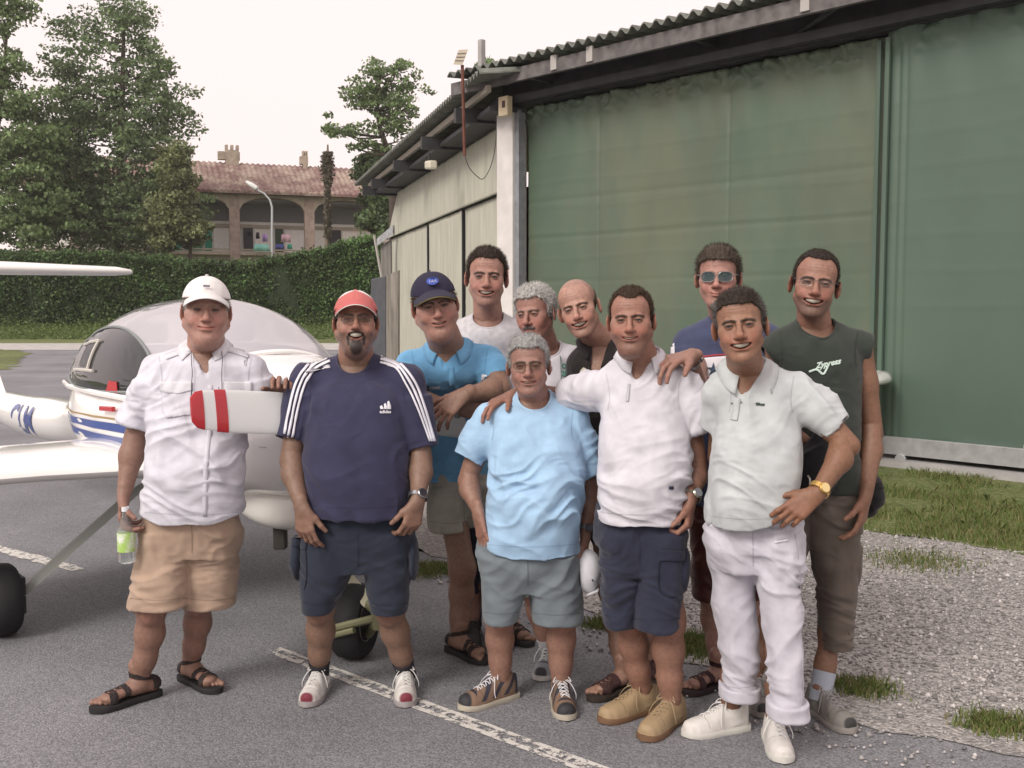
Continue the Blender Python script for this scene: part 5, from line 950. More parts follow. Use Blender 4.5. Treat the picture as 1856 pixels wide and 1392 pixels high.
def stroke_px(name, sk, path, w_, m, off=.003, thick=.0012, parent=None, n=6, relief=0):
    P = [np.array(p, float) for p in path]; P = smooth_path(P, n) if len(P) > 2 else [P[0] + (P[1] - P[0]) * t for t in np.linspace(0, 1, n * 2)]; bm = bmesh.new(); rows = []
    for i, p in enumerate(P): t = nrm(P[min(i + 1, len(P) - 1)] - P[max(i - 1, 0)]); q = V(-t[1], t[0]); rows.append([bm.verts.new((*(p + q * w_ * k / 2), 0)) for k in (-1, 0, 1)])
    for a, b in zip(rows[:-1], rows[1:]):
        for k in (0, 1): bm.faces.new((a[k], a[k + 1], b[k + 1], b[k]))
    return _fin(bm, name, sk, m, off, thick, parent)
def text_px(name, sk, txt, x, y, size, m, rot=0, bold=0, shear=0, sx=1, off=.003):
    me = text_mesh(txt, size, 0, bold, shear); bm = bmesh.new(); bm.from_mesh(me); bpy.data.meshes.remove(me); c, s = math.cos(rot), math.sin(rot)
    for v in bm.verts: X, Y = v.co.x * sx, -v.co.y; v.co = (x + X * c - Y * s, y + X * s + Y * c, 0)
    return _fin(bm, name, sk, m, off, 0, None)
def tube_px(name, sk, path, r, m, off=.004, parent=None): P = [sk.hit(*p, off) for p in (smooth_path([np.array(q, float) for q in path], 5) if len(path) > 2 else path)]; return MB().tube(P, r, 6).build(name, m, parent or sk.o, True)
def collar(root, sk, nk, r, m, open_=50, drop=.045, h=.03, tilt=(0, 0), wide=.034, name='collar', ptip=.03):
    """folded collar: ring round the neck, gap of open_ degrees at the front, laid on the shirt"""
    c = np.array(nk); A, B, C_ = [], [], []
    for q in np.linspace(open_ / 2, 360 - open_ / 2, 44):
        a = math.radians(q); d = V(math.sin(a), -math.cos(a), 0); fr = max(0, math.cos(a)); e = max(0, 1 - min(abs(q - open_ / 2), abs(360 - open_ / 2 - q)) / 45.); bk = -min(0, math.cos(a))
        z = c[2] + .022 + h * .35 - drop * fr * 1.0 + .012 * bk + d[0] * tilt[0]; A.append(c * V(1, 1, 0) + d * (r - .002) + V(0, 0, z)); B.append(c * V(1, 1, 0) + d * (r + .006) + V(0, 0, z + .010)); o = c * V(1, 1, 0) + d * (r + wide + ptip * e * .6) + V(0, 0, z - h * .75 - ptip * e * .8)
        hh = sk.t.ray_cast(Vector((o[0], o[1], o[2] + .12)), Vector((0, 0, -1))); 
        if hh[0] is not None: o[2] = max(o[2], hh[0][2] + .004) if abs(hh[0][2] - o[2]) < .05 else o[2]
        nn = sk.t.find_nearest(Vector(o)); qn = np.array(nn[1]); 
        if (o - np.array(nn[0])) @ qn < .004: o = np.array(nn[0]) + qn * .005
        C_.append(o)
    M1 = [(b * .5 + c_ * .5) + V(0, 0, .004) for b, c_ in zip(B, C_)]; ob = MB().loft([A, B, M1, C_], cap=False, closed=False).build(name, m, root, True); s = ob.modifiers.new('t', 'SOLIDIFY'); s.thickness = .0025; return ob
def watch(root, a, b, t, r, face_dir, name='watch', strap=(.3, .3, .3), metal=.9, face=.018, facecol=(.1, .1, .12), w_=.008):
    a, b = np.array(a), np.array(b); c = a + (b - a) * t; ax = nrm(b - a); n = nrm(np.array(face_dir) - ax * (np.array(face_dir) @ ax)); mb = MB(); rg = r + .0035; sd_ = np.cross(ax, n); R = []
    for q in np.linspace(0, 2 * math.pi, 33)[:-1]: d = n * math.cos(q) * .92 + sd_ * math.sin(q); R.append([c + d * rg + ax * w_, c + d * (rg + .003) + ax * w_, c + d * (rg + .003) - ax * w_, c + d * rg - ax * w_])
    R.append(R[0]); o = mb.loft(R, cap=False).build(name, mat('band_%s' % str(strap), strap, .3, metal=metal), root, True)
    if face: MB().lathe([(.001, 0), (face, 0), (face * 1.02, .004), (face * .86, .008), (.001, .008)], c + n * rg * .95, n, 20).build('case', mat('case_%s' % str(strap), strap, .25, metal=metal), o, True); MB().lathe([(.001, 0), (face * .8, 0), (face * .8, .001), (.001, .001)], c + n * (rg * .95 + .0082), n, 20).build('dial', mat('dial_%s' % str(facecol), facecol, .2, coat=1), o, True)
    return o
# ---------------------------------------------------------------- whole person
def R_(px, Y): return px * Y / FP
def person(p):
    Yb = p['Y']; root = empty('person', (at(*p['neck'])[0], Yb, 0), p['label'], 'person', 'men standing together in front of the aircraft'); Vs, Qs, Cs = [], [], []; info = dict(root=root)
    skin = np.array(p['skin']); p['head'].setdefault('maxz', .036 if p.get('cap') else None); T, s = make_head(p, root, Vs, Qs, Cs); nb = at(*p['neck']); info['T'] = T; nr = p['head'].get('neck', .056) * s
    sh = [at(*q) for q in p['sh']]; st = p['torso']; rs_ = p.get('rsh', .052)
    # ---- coarse body
    O = [('u', .03, P_loft([q if k < 2 else (q[0] - (25 if k == len(st) - 1 else 0), q[1] + 7, q[2] - 7, q[3] + .01, q[4] - .014) for k, q in enumerate(st)], .019))]
    for q in sh: O.append(('u', .045, P_rc(nb + V(0, .015, -.014), q + V(0, 0, -.010), .044, rs_ - .017)))
    hc = at(p['head']['at'][0], p['head']['at'][1], p['head']['at'][2]); O.append(('u', .03, P_rc(nb * .6 + hc * .4 - V(0, -.015, .03), nb + V(0, .0, -.02), nr - .006, nr + .003)))
    if p.get('shirt_kind', 'polo') != 'x': O.append(('u', .04, P_el(nb + V(0, .014, -.088), (.118 * s, .093 * s, .074 * s))))
    arms = []
    for i, (e_, w_) in enumerate(p['arms']):
        S_, E_, W_ = sh[i], at(*e_), at(*w_); b = p.get('arm', 1) * s * .95; arms.append((S_, E_, W_)); up = nrm(E_ - S_); fo = nrm(W_ - E_)
        O += [('u', .03, P_rc(S_ + V(0, 0, -.01), S_ + (E_ - S_) * .45, .053 * b, .048 * b)), ('u', .02, P_rc(S_ + (E_ - S_) * .4, E_, .048 * b, .040 * b))]
    for l in p.get('legs', []):
        H_, K_, A_2 = at(*l['hip']), at(*l['knee']), None
        o, F3 = foot_frame(*l['foot'][:2], l['foot'][2] if len(l['foot']) > 2 else 1); A_2 = o + V(0, .0, .085); l['A'] = A_2; rk, rc_, ra = [q_ * .88 for q_ in l.get('r', (.056, .052, .035))]; bk = V(0, .018, 0)
        M_ = K_ + (A_2 - K_) * .32 + bk; O += [('u', .03, P_rc(H_, K_ + V(0, 0, .03), l.get('rh', .074), rk)), ('u', .045, P_rc(K_ + V(0, 0, .03), M_, rk * .97, rc_)), ('u', .045, P_rc(M_, K_ + (A_2 - K_) * .72 + bk * .4, rc_, (rc_ + ra) / 2 * .93)), ('u', .04, P_rc(K_ + (A_2 - K_) * .68 + bk * .4, A_2 + V(0, 0, .02), (rc_ + ra) / 2 * .95, ra)), ('u', .02, P_rc(A_2 + V(0, 0, .02), A_2 - V(0, 0, .03), ra, ra * .95))]
        O.append(('u', .015, P_el(K_ + V(0, -rk * .55, .0), (rk * .6, rk * .48, rk * .7))))
    v, Q = build_field(O, .0075, smooth=2); Vs.append(v); Qs.append(Q); c = np.repeat(skin[None], len(v), 0) * (1 + .09 * fbm(v * 9, 3))[:, None]
    kn = np.zeros(len(v))
    for l in p.get('legs', []): kn = np.maximum(kn, np.exp(-(np.linalg.norm(v - (at(*l['knee']) + V(0, -.05, 0)), axis=1) / .04) ** 2))
    c *= (1 + kn[:, None] * V(.06, -.06, -.06)); Cs.append(c)
    # ---- forearms + hands
    for i, (S_, E_, W_) in enumerate(arms):
        h = p['hands'][i]; b = p.get('arm', 1) * s * .95; hd = nrm(h['d']); nn_ = nrm(np.array(h['n'], float) - hd * (np.array(h['n'], float) @ hd)); O = [('u', .02, P_rc(E_ + (S_ - E_) * .12, E_ + (W_ - E_) * .3, .0405 * b, .0415 * b)), ('u', .02, P_rc(E_ + (W_ - E_) * .28, W_, .0415 * b, .0255 * b))]
        O += hand_ops(W_ + nrm(W_ - E_) * .012, hd, np.array(h['th'], float), nn_, s * h.get('s', 1.0), h.get('curl', (22, 32, 20)), h.get('spread', 5), h.get('curls'), h.get('thumb', (.75, .5, .35)))
        v, Q = build_field(O, .0028); Vs.append(v); Qs.append(Q); cc = np.repeat(skin[None], len(v), 0) * (1 + .08 * fbm(v * 22, 3))[:, None]; cc = cc * (1 + sm(.0, .1, np.linalg.norm(v - E_, axis=1) - np.linalg.norm(W_ - E_))[:, None] * V(.08, .0, .0)); Cs.append(cc)
    # ---- shoes
    for k, l in enumerate(p.get('legs', [])):
        side = 1 if k == 0 else -1; l['T'] = make_shoe(root, l['foot'][0], l['foot'][1], l['shoe'], l['cols'], l['foot'][2] if len(l['foot']) > 2 else 1, skin, Vs, Qs, Cs, side, l.get('toe_at', .188))
        if l.get('sock'):
            A_ = l['A']; hgt, cs = l['sock']; mb = MB(); kd = nrm(at(*l['knee']) - A_); mb.tube([A_ - kd * .03, A_ + kd * hgt * .5, A_ + kd * hgt], [.041, .042, .045], 20); mb.build('sock', mat('sock_%s' % str(cs), cs, .9, bump=.001, bscale=200), root, True)
    off = 0; qq = []
    for v, Q in zip(Vs, Qs): qq.append(Q + off); off += len(v)
    me = mesh_np('body', np.concatenate(Vs), np.concatenate(qq)); setcol(me, np.concatenate(Cs)); link('body', me, root, M_skin, True)
    # ---- shirt
    hol = []; sc = p['shirt']; O = [('u', .03, P_loft(st, .006, hem=sc.get('hem'))), ('u', .04, P_el(nb + V(0, .012, -.085), (.135 * s, .108 * s, .085 * s)))]
    for i, q in enumerate(sh):
        O.append(('u', .05, P_rc(nb + V(0, .012, -.008), q, .055, rs_)))
        if sc.get('sleeve', 1):
            e_ = at(*p['sleeves'][i][0]); ra, rb = [q_ * .95 for q_ in p['sleeves'][i][1:3]]; O.append(('u', .022, P_cone(q + (e_ - q) * .3, e_, (ra + rb) / 2, rb))); O.append(('u', .03, P_rc(q, q + (e_ - q) * .5, rs_, (ra + rb) / 2))); hol.append((e_, nrm(e_ - q), rb))
    nk = at(*p.get('nk', p['neck'])); 
    if sc['neck'] == 'crew': O.append(('s', .008, P_rc(nk + V(0, .035, .13), nk + V(0, -.038, .004), .070 * s, .064 * s)))
    else:
        O.append(('s', .008, P_rc(nk + V(0, .0, .12), nk + V(0, .0, .0), .062 * s, .058 * s))); vb = at(*sc['v']); O.append(('s', .006, P_rc(nk + V(0, -.04, .01), vb, .040 * s, .005))); O.append(('s', .006, P_rc(nk + V(0, -.09, .02), vb + V(0, -.04, 0), .044 * s, .005)))
    for e_, u_, rb in hol: O.append(('s', .003, P_cone(e_ - u_ * .03, e_ + u_ * .03, rb - .0095, rb - .0075)))
    for cut in sc.get('cuts', []): O.append(('s', .006, cut))
    v, Q = build_field(O, .0046, smooth=1); N_ = vnormals(v, Q); zlo, zhi = v[:, 2].min(), v[:, 2].max(); v = folds(v, N_, sc.get('amp', .0055), zlo, zhi, p['seed'], sc.get('fold', 'tee')); v = lap(v, Q, .2)
    so = link('shirt', mesh_np('shirt', v, Q), root, sc['mat'], True); info['shirt'] = so; info['sk'] = Skin(so); info['nk'] = nk; info['s'] = s; info['arms'] = arms; info['sh'] = sh; info['nr'] = nr
    if p.get('seams', 1):
        bm_ = sc['mat']; bc = bm_.node_tree.nodes['RGB'].outputs[0].default_value[:3]; sm2 = mat('seam_' + bm_.name, tuple(c * .8 for c in bc), .9); l_ = st[-1]; sk = info['sk']
        stroke_px('hem_seam', sk, [(l_[1] + 8, l_[0] - 12), (l_[1] * .7 + l_[2] * .3, l_[0] - 8), ((l_[1] + l_[2]) / 2, l_[0] - 7), (l_[1] * .3 + l_[2] * .7, l_[0] - 8), (l_[2] - 8, l_[0] - 12)], 1.1, sm2, .0012, 0)
        if sc.get('sleeve', 1):
            for i, q in enumerate(p['sh']): dx = 1 if i == 0 else -1; stroke_px('armhole_seam', sk, [(q[0] + dx * 1, q[1] - 26), (q[0] + dx * 5, q[1] - 4), (q[0] + dx * 7, q[1] + 18), (q[0] + dx * 4, q[1] + 40)], 1.3, sm2, .0012, 0)
    if sc['neck'] == 'crew':
        P = []
        for q in np.linspace(0, 2 * math.pi, 41):
            d = V(math.sin(q), -math.cos(q), 0); best = None; cc_ = nk + V(0, -.012, 0)
            for r_ in np.arange(.045, .115, .003):
                o = cc_ + d * r_; h_ = info['sk'].t.ray_cast(Vector((o[0], o[1], nk[2] + .13)), Vector((0, 0, -1)))
                if h_[0] is not None and h_[1][2] > .15 and (best is None or h_[0][2] > best[2] + .0008): best = np.array(h_[0])
            if best is not None: P.append(best)
        if len(P) > 10: PP = np.array(P); PP = np.stack([np.convolve(np.pad(PP[:-1, k], 2, mode='wrap'), [.1, .2, .4, .2, .1], 'valid') for k in range(3)], 1); P = list(PP) + [PP[0]]
        P = [q for q in P if q is not None]
        if len(P) > 10: MB().tube(P, .0055, 8, False).build('neckband', sc.get('rib', sc['mat']), so, True)
    if p.get('pants'):
        pc = p['pants']; W = pc['waist']; wl = W[-1]; O = [('u', .02, P_loft([*W, (wl[0] + 45, wl[1] + 16, wl[2] - 16, wl[3], wl[4] * .82)], .006, rtop=0))]
        for L_ in pc['legs']: O.append(('u', pc.get('k', .022), P_loft(L_, .011, rtop=.0, hem=pc.get('hem'))))
        for e in pc.get('extra', []): O.append(('u', .01, e))
        v, Q = build_field(O, .0055, smooth=2); N_ = vnormals(v, Q); v = folds(v, N_, pc.get('amp', .005) * .8, v[:, 2].min(), v[:, 2].max(), p['seed'] + 11, 'pants'); v = lap(v, Q, .2); po = link(pc.get('name', 'shorts'), mesh_np('shorts', v, Q), root, pc['mat'], True); info['pants'] = po; info['pk'] = Skin(po)
        if p.get('seams', 1): xc = (pc['legs'][0][0][2] + pc['legs'][1][0][1]) / 2; wy = pc['waist'][1][0]; bc = pc['mat'].node_tree.nodes['RGB'].outputs[0].default_value[:3]; ms_ = mat('seam_' + pc['mat'].name, tuple(c * .7 for c in bc), .9); stroke_px('fly_seam', info['pk'], [(xc, wy - 20), (xc + 1, wy + 15), (xc + 1, wy + 42)], 1.6, ms_, .0015, 0)
        if p.get('seams', 1):
            for L_ in pc['legs']: q = L_[-1]; stroke_px('hem_seam', info['pk'], [(q[1] + 5, q[0] - 13), ((q[1] + q[2]) / 2, q[0] - 9), (q[2] - 5, q[0] - 13)], 1.2, ms_, .0012, 0)
        for cf in pc.get('cuffs', []): v, Q = build_field([('u', .005, P_loft(cf, 0, rtop=.004))], .005); v = folds(v, vnormals(v, Q), .002, 0, 1, 4); link('cuff', mesh_np('cuff', v, Q), po, pc['mat'], True)
    return info
# ================================================================= THE ELEVEN MEN (left to right)
TAN = (0.239, 0.137, 0.102); M_w = lambda n, c, **k: cloth(n, c, **k)
BRN = V(.045, .030, .022); GRY = V(.26, .26, .26)
OUT = lambda *a: V(*a)
ONLY = None
def go(i): return ONLY is None or i in ONLY
DOWN = dict(d=(0, -.05, -1), th=(0, -1, 0))
# ---- 1: white shirt, white cap, bottle
if go(1):
    cap1 = dict(name='white', col=(.72, .70, .69), tilt=.02)
    I = person(dict(seed=1, Y=4.03, label='man in white cap, white shirt and beige shorts holding a water bottle', skin=TAN, facecol=(0.365, 0.207, 0.166), neck=(374, 634, 4.04),
        head=dict(at=(374, 562, 3.99), px=116, rot=(0, 2, 2), fw=1.14, jw=1.16, fat=1, neck=.064, smile=.007, mw=.033, eye=.0038, nose=1.2, open=.003, haircol=V(.3, .29, .27), hair=.006, hl=.05, browcol=V(.25, .2, .15), brow=.4, nblade=2500), cap=cap1,
        sh=[(287, 672, 4.04), (457, 672, 4.04)], rsh=.056, torso=[(650, 285, 460, 4.04, .11), (700, 272, 462, 4.03, .135), (770, 270, 448, 4.01, .15), (850, 264, 444, 3.99, .165), (900, 258, 444, 4.0, .16), (940, 254, 444, 4.01, .15)],
        sleeves=[((243, 771, 4.02), .082, .070), ((472, 728, 4.06), .082, .072)],
        arms=[((243, 800, 4.04), (226, 890, 3.97)), ((486, 745, 4.12), (511, 722, 4.09))], arm=1.08,
        hands=[dict(d=(.02, -.25, -1), th=(.3, -1, -.1), n=(1, .1, 0), curls=((30, 45, 30), (35, 50, 30), (38, 50, 30), (40, 50, 30)), thumb=(.8, .25, .75)), dict(d=(.1, -.55, .55), th=(-.6, -.3, .1), n=(.1, -.7, -.6), curl=(25, 45, 35), s=.95)],
        shirt=dict(mat=M_w('white_shirt', (.60, .60, .665)), neck='v', v=(374, 688, 3.90), amp=.0065, hem=lambda x: .03 * np.clip(np.abs(x + 1.255) - .10, 0, .1) / .1),
        pants=dict(mat=M_w('beige_cotton', (.39, .285, .215)), name='shorts', waist=[(880, 264, 432, 4.02, .13), (960, 258, 434, 4.03, .13)], legs=[[(960, 254, 356, 4.02, .12), (1030, 242, 346, 4.0, .115), (1097, 226, 344, 3.98, .11)], [(960, 338, 440, 4.06, .12), (1030, 332, 435, 4.08, .115), (1097, 327, 429, 4.09, .11)]], amp=.005),
        legs=[dict(hip=(300, 950, 4.03), knee=(275, 1112, 3.98), foot=((165, 1294), -44, 1.06), shoe='sandal', cols=('black', (.02, .018, .02), (.028, .02, .02)), r=(.062, .058, .038)), dict(hip=(390, 950, 4.07), knee=(360, 1098, 4.13), foot=((397, 1258), 50, 1.02), shoe='sandal', cols=('black', (.02, .018, .02), (.028, .02, .02)), r=(.062, .056, .038))]))
    sk = I['sk']; m = I['shirt'].data.materials[0]; m2 = M_w('white_trim', (.65, .65, .70)); collar(I['root'], sk, I['nk'], .064, m2, 62, .055, .035, wide=.04)
    stroke_px('placket', sk, [(381, 698), (382, 760), (374, 830), (371, 936)], 9, m, .0015, .0008)
    for x0, x1 in ((293, 348), (402, 455)): patch_px('pocket', sk, [(x0, 700), (x1, 700), (x1 - 1, 752), (x0 + 8, 757), (x0 + 2, 745)], m, .0035); patch_px('pocket_flap', sk, [(x0 - 2, 692), (x1 + 1, 692), (x1 + 1, 708), ((x0 + x1) / 2, 715), (x0 - 2, 708)], m2, .006)
    for q in ([(300, 648), (345, 632)], [(410, 632), (452, 645)]): stroke_px('epaulette', sk, q, 10, m2, .004)
    tube_px('cord', sk, [(347, 640), (350, 680), (349, 722)], .0014, M_dk, .012); tube_px('cord', sk, [(402, 640), (403, 690), (402, 712), (396, 703)], .0014, M_dk, .012)
    MB().slab([cap1['T']((x, .092, z)) for x, z in ((-.010, .078), (.010, .078), (.012, .086), (-.012, .086))], V(0, -.004, 0)).build('emblem', mat('emblem_grey', (.2, .2, .24), .6), cap1['obj'])
    # bottle
    W_ = I['arms'][0][2]; bc = at(229, 930, 3.90); bt = empty('water_bottle', tuple(at(229, 1020, 3.90)), 'clear water bottle with green label held beside the beige shorts', 'bottle')
    ax = nrm(at(230, 1020, 3.90) - at(227, 922, 3.90)); top = at(227, 922, 3.90); mb = MB(); Mb = mat('bottle_plastic', (.75, .8, .82), .08, .5, trans=.85, alpha=.75)
    mb.lathe([(.001, -.004), (.0125, -.004), (.0125, .022), (.014, .03), (.024, .06), (.032, .085), (.033, .10), (.031, .15), (.033, .19), (.032, .205), (.022, .212), (.001, .208)], top, ax, 24); mb.build('bottle_body', Mb, bt, True)
    MB().lathe([(.0335, .092), (.0338, .094), (.0335, .165), (.0325, .166)], top, ax, 24).build('label', mat('bottle_label', (.35, .55, .12), .5, col2=(.72, .74, .7), n2=22), bt, True); MB().lathe([(.001, -.008), (.014, -.008), (.014, .010), (.001, .010)], top, ax, 16).build('cap', mat('bottle_cap', (.7, .72, .75), .4), bt, True)
    cp2 = at(514, 690, 3.985); tag(MB().lathe([(.001, -.012), (.013, -.010), (.015, 0), (.015, .014), (.001, .016)], cp2, (.1, -.9, .3), 18).build('bottle_top', mat('bottle_cap', (.7, .72, .75)), None, True), 'small white screw top held in fingers above the propeller blade', 'bottle top')
# ---- 2: navy shirt with three stripes
if go(2):
    cap2 = dict(name='red', col=(.50, .15, .14), col2=(.72, .68, .66), brimcol=(.50, .12, .12), tilt=.02, edge=(.7, .68, .62), zone=lambda q: sm(.0, .004, q[:, 2] - .118 + np.abs(q[:, 0]) * .5) * (q[:, 1] > 0), brim=.05, bz=.01)
    skin2 = (0.201, 0.122, 0.087)
    I = person(dict(seed=2, Y=4.02, label='laughing bearded man in red cap and navy T-shirt with white shoulder stripes', skin=skin2, facecol=(0.281, 0.152, 0.111), neck=(645, 655, 4.05),
        head=dict(at=(645, 583, 3.99), px=108, rot=(0, 9, 0), fw=1.08, jw=1.12, fat=1, neck=.066, smile=.009, mw=.032, open=.021, eye=.0030, goat=1, stub=.45, haircol=V(.015, .012, .012), hair=.006, hl=.06, browz=.001, glasses=dict(name='brown', rim=(.12, .08, .06), lens=(.08, .04, .03), alpha=.55, w=.023, h=.013, n=3), nblade=2500), cap=cap2,
        sh=[(556, 690, 4.04), (738, 690, 4.04)], rsh=.062, torso=[(690, 572, 722, 4.05, .125), (722, 556, 740, 4.03, .15), (790, 548, 743, 4.0, .165), (860, 549, 745, 3.99, .18), (928, 552, 748, 4.0, .175)],
        sleeves=[((528, 795, 3.98), .085, .063), ((764, 812, 4.0), .085, .068)],
        arms=[((526, 838, 3.97), (546, 915, 3.86)), ((765, 836, 3.99), (757, 905, 3.88))], arm=1.12,
        hands=[dict(d=(.15, -.12, -1), th=(.9, -.5, 0), n=(.3, .9, 0), curls=((18, 25, 15), (25, 30, 20), (28, 32, 22), (30, 35, 22)), thumb=(.85, .45, .2)), dict(d=(-.25, -.12, -1), th=(-.9, -.5, 0), n=(-.5, .8, 0), curls=((28, 35, 25), (34, 42, 28), (36, 45, 28), (38, 45, 28)), thumb=(.85, .45, .2))],
        shirt=dict(mat=M_w('navy_jersey', (.036, .036, .075)), neck='crew', amp=.006, rib=M_w('navy_rib', (.045, .045, .08))),
        pants=dict(mat=M_w('navy_cotton', (.022, .028, .045)), waist=[(905, 556, 746, 4.01, .15), (985, 550, 748, 4.01, .14)], legs=[[(960, 548, 652, 4.0, .13), (1040, 540, 640, 4.0, .12), (1105, 545, 612, 4.0, .11)], [(960, 645, 750, 4.0, .13), (1040, 656, 750, 4.0, .12), (1106, 667, 744, 4.0, .11)]], amp=.006, extra=[P_el(at(540, 1010, 4.0), (.025, .08, .09)), P_el(at(750, 1010, 4.0), (.02, .08, .09))]),
        legs=[dict(hip=(600, 950, 4.03), knee=(580, 1112, 4.03), foot=((553, 1284), -6), shoe='trainer', cols=((.55, .53, .50), (.3, .28, .28), (.16, .025, .04), (.6, .6, .58), (.68, .68, .66)), sock=(.045, (.02, .02, .025)), r=(.061, .058, .037)), dict(hip=(700, 950, 4.03), knee=(706, 1115, 4.03), foot=((738, 1284), 8), shoe='trainer', cols=((.55, .53, .50), (.3, .28, .28), (.16, .025, .04), (.6, .6, .58), (.68, .68, .66)), sock=(.045, (.02, .02, .025)), r=(.061, .058, .037))]))
    sk = I['sk']; mw_ = mat('white_print', (.72, .72, .78), .7)
    for i in range(3):
        o = i * 7.5; stroke_px('sleeve_stripe', sk, [(588 + o * .7, 644 + o * .7), (560 + o * .75, 660 + o * .6), (538 + o, 692 + o * .3), (526 + o, 735), (515 + o, 792)], 4.2, mw_, .004)
        stroke_px('sleeve_stripe', sk, [(690 - o * .1, 645 + o * .8), (722 - o * .3, 657 + o * .7), (750 - o, 690 + o * .3), (768 - o * .9, 735), (787 - o * .55, 800)], 4.2 if i < 2 else 3.4, mw_, .004)
    for k, (x, h) in enumerate(((692, 6), (699, 10), (705, 14))): patch_px('chest_logo', sk, [(x - 2, 744), (x + 3.4, 744), (x + 3.4 - .3 * k, 744 - h * .35), (x - 1.5, 741 - h)] if 0 else [(x - 3, 742), (x + 3, 742), (x + 2.6, 742 - h * .45), (x - .5, 741 - h), (x - 3.6, 743 - h)], mw_, .004, 3, .001)
    text_px('chest_logo', sk, 'adidas', 688, 749, 8, mw_, 0, .25, sx=1.0, off=.004)
    S_, E_, W_ = I['arms'][1]; watch(I['root'], E_, W_, .93, .033, (.5, -1, .1), strap=(.35, .36, .38), face=.02, facecol=(0.024, 0.025, 0.033))
    stroke_px('pocket_seam', I['pk'], [(532, 985), (552, 992), (556, 1040), (552, 1068)], 2, M_w('navy_dark', (.012, .015, .026)), .003); stroke_px('pocket_seam', I['pk'], [(742, 985), (733, 992), (734, 1050)], 2, _M['navy_dark'], .003); patch_px('pocket_flap', I['pk'], [(531, 972), (558, 978), (556, 996), (530, 990)], I['pants'].data.materials[0], .005)
# ---- 3: leaning, turquoise polo, navy cap
if go(3):
    cap3 = dict(name='navy', col=(.028, .026, .05), tilt=.02, edge=(.2, .17, .05), brim=.062)
    I = person(dict(seed=3, Y=4.5, label='man in navy cap and bright blue polo leaning on the propeller with crossed arms', skin=(0.223, 0.131, 0.093), facecol=(0.339, 0.190, 0.151), neck=(812, 632, 4.38),
        head=dict(at=(788, 552, 4.22), px=112, rot=(4, -3, -9), fw=1.12, jw=1.12, fat=1, neck=.064, smile=.006, mw=.030, eye=.0036, nose=1.25, haircol=V(.05, .035, .025), hair=.007, hl=.05, nblade=2500, open=.0065), cap=cap3,
        sh=[(745, 662, 4.42), (886, 655, 4.42)], rsh=.06, torso=[(645, 740, 890, 4.47, .12), (700, 738, 900, 4.54, .14), (755, 756, 900, 4.68, .13), (820, 774, 892, 4.76, .13), (866, 778, 885, 4.78, .14)],
        sleeves=[((752, 706, 4.36), .085, .075), ((901, 690, 4.36), .085, .075)],
        arms=[((747, 728, 4.30), (838, 742, 4.27)), ((908, 704, 4.30), (845, 715, 4.20))], arm=1.08,
        hands=[dict(d=(1, -.1, -.1), th=(0, -.2, 1), n=(0, 1, .2), curl=(15, 20, 15)), dict(d=(-.75, -.25, -.62), th=(-.4, -.8, .4), n=(-.25, .55, -.75), curls=((14, 22, 14), (18, 26, 16), (22, 28, 18), (24, 30, 18)), spread=8, thumb=(.8, .5, .2))],
        shirt=dict(mat=M_w('turquoise_polo', (.15, .37, .60)), neck='v', v=(806, 668, 4.31), amp=.006),
        pants=dict(mat=M_w('stone_cotton', (.36, .345, .30)), waist=[(840, 778, 884, 4.78, .13), (905, 776, 886, 4.77, .13)], legs=[[(880, 776, 850, 4.76, .13), (925, 770, 854, 4.73, .13), (958, 774, 852, 4.70, .13)], [(880, 830, 900, 4.78, .13), (925, 835, 905, 4.78, .12), (950, 838, 905, 4.78, .12)]], amp=.006),
        legs=[dict(hip=(815, 890, 4.75), knee=(838, 1042, 4.60), foot=((884, 1206), 42, 1.05), rh=.07, shoe='sandal', cols=('black', (.02, .018, .02), (.028, .02, .02)), r=(.064, .058, .040)), dict(hip=(870, 890, 4.78), knee=(905, 1020, 4.76), foot=((962, 1174), 30, 1.05), shoe='sandal', cols=('black', (.02, .018, .02), (.028, .02, .02)), r=(.062, .056, .038))]))
    sk = I['sk']; m = _M['turquoise_polo']; collar(I['root'], sk, I['nk'], .066, m, 56, .05, .035, wide=.042, tilt=(.0, 0)); stroke_px('placket', sk, [(818, 664), (820, 700)], 9, m, .004)
    text_px('chest_print', sk, 'airmet', 774, 706, 9, mat('white_print', (.72, .72, .78)), -.12, .3, .3, off=.004); patch_px('pocket_tag', sk, [(874, 678), (883, 680), (882, 692), (873, 690)], mat('white_print', (.72, .72, .78)), .004)
    T = cap3['T']; MB().slab([T((.022 * math.cos(q) * 1 + .0, .098 - .012 * abs(math.cos(q)), .092 + .014 * math.sin(q))) for q in np.linspace(0, 6.283, 21)[:-1]], T((0, .006, 0)) - T((0, 0, 0))).build('emblem', mat('emblem_blue', (.08, .14, .55), .5), cap3['obj'])
    me = text_mesh('FAA', .016, .0008, .0003)
    for v in me.vertices: v.co = T((v.co.x - .014, .1065, .0865 + v.co.y))
    link('emblem_letters', me, cap3['obj'], mat('white_print', (.7, .7, .8)))
    S_, E_, W_ = I['arms'][0]; watch(I['root'], E_, W_, .93, .034, (.3, -1, .3), strap=(.35, .36, .38), face=.018)
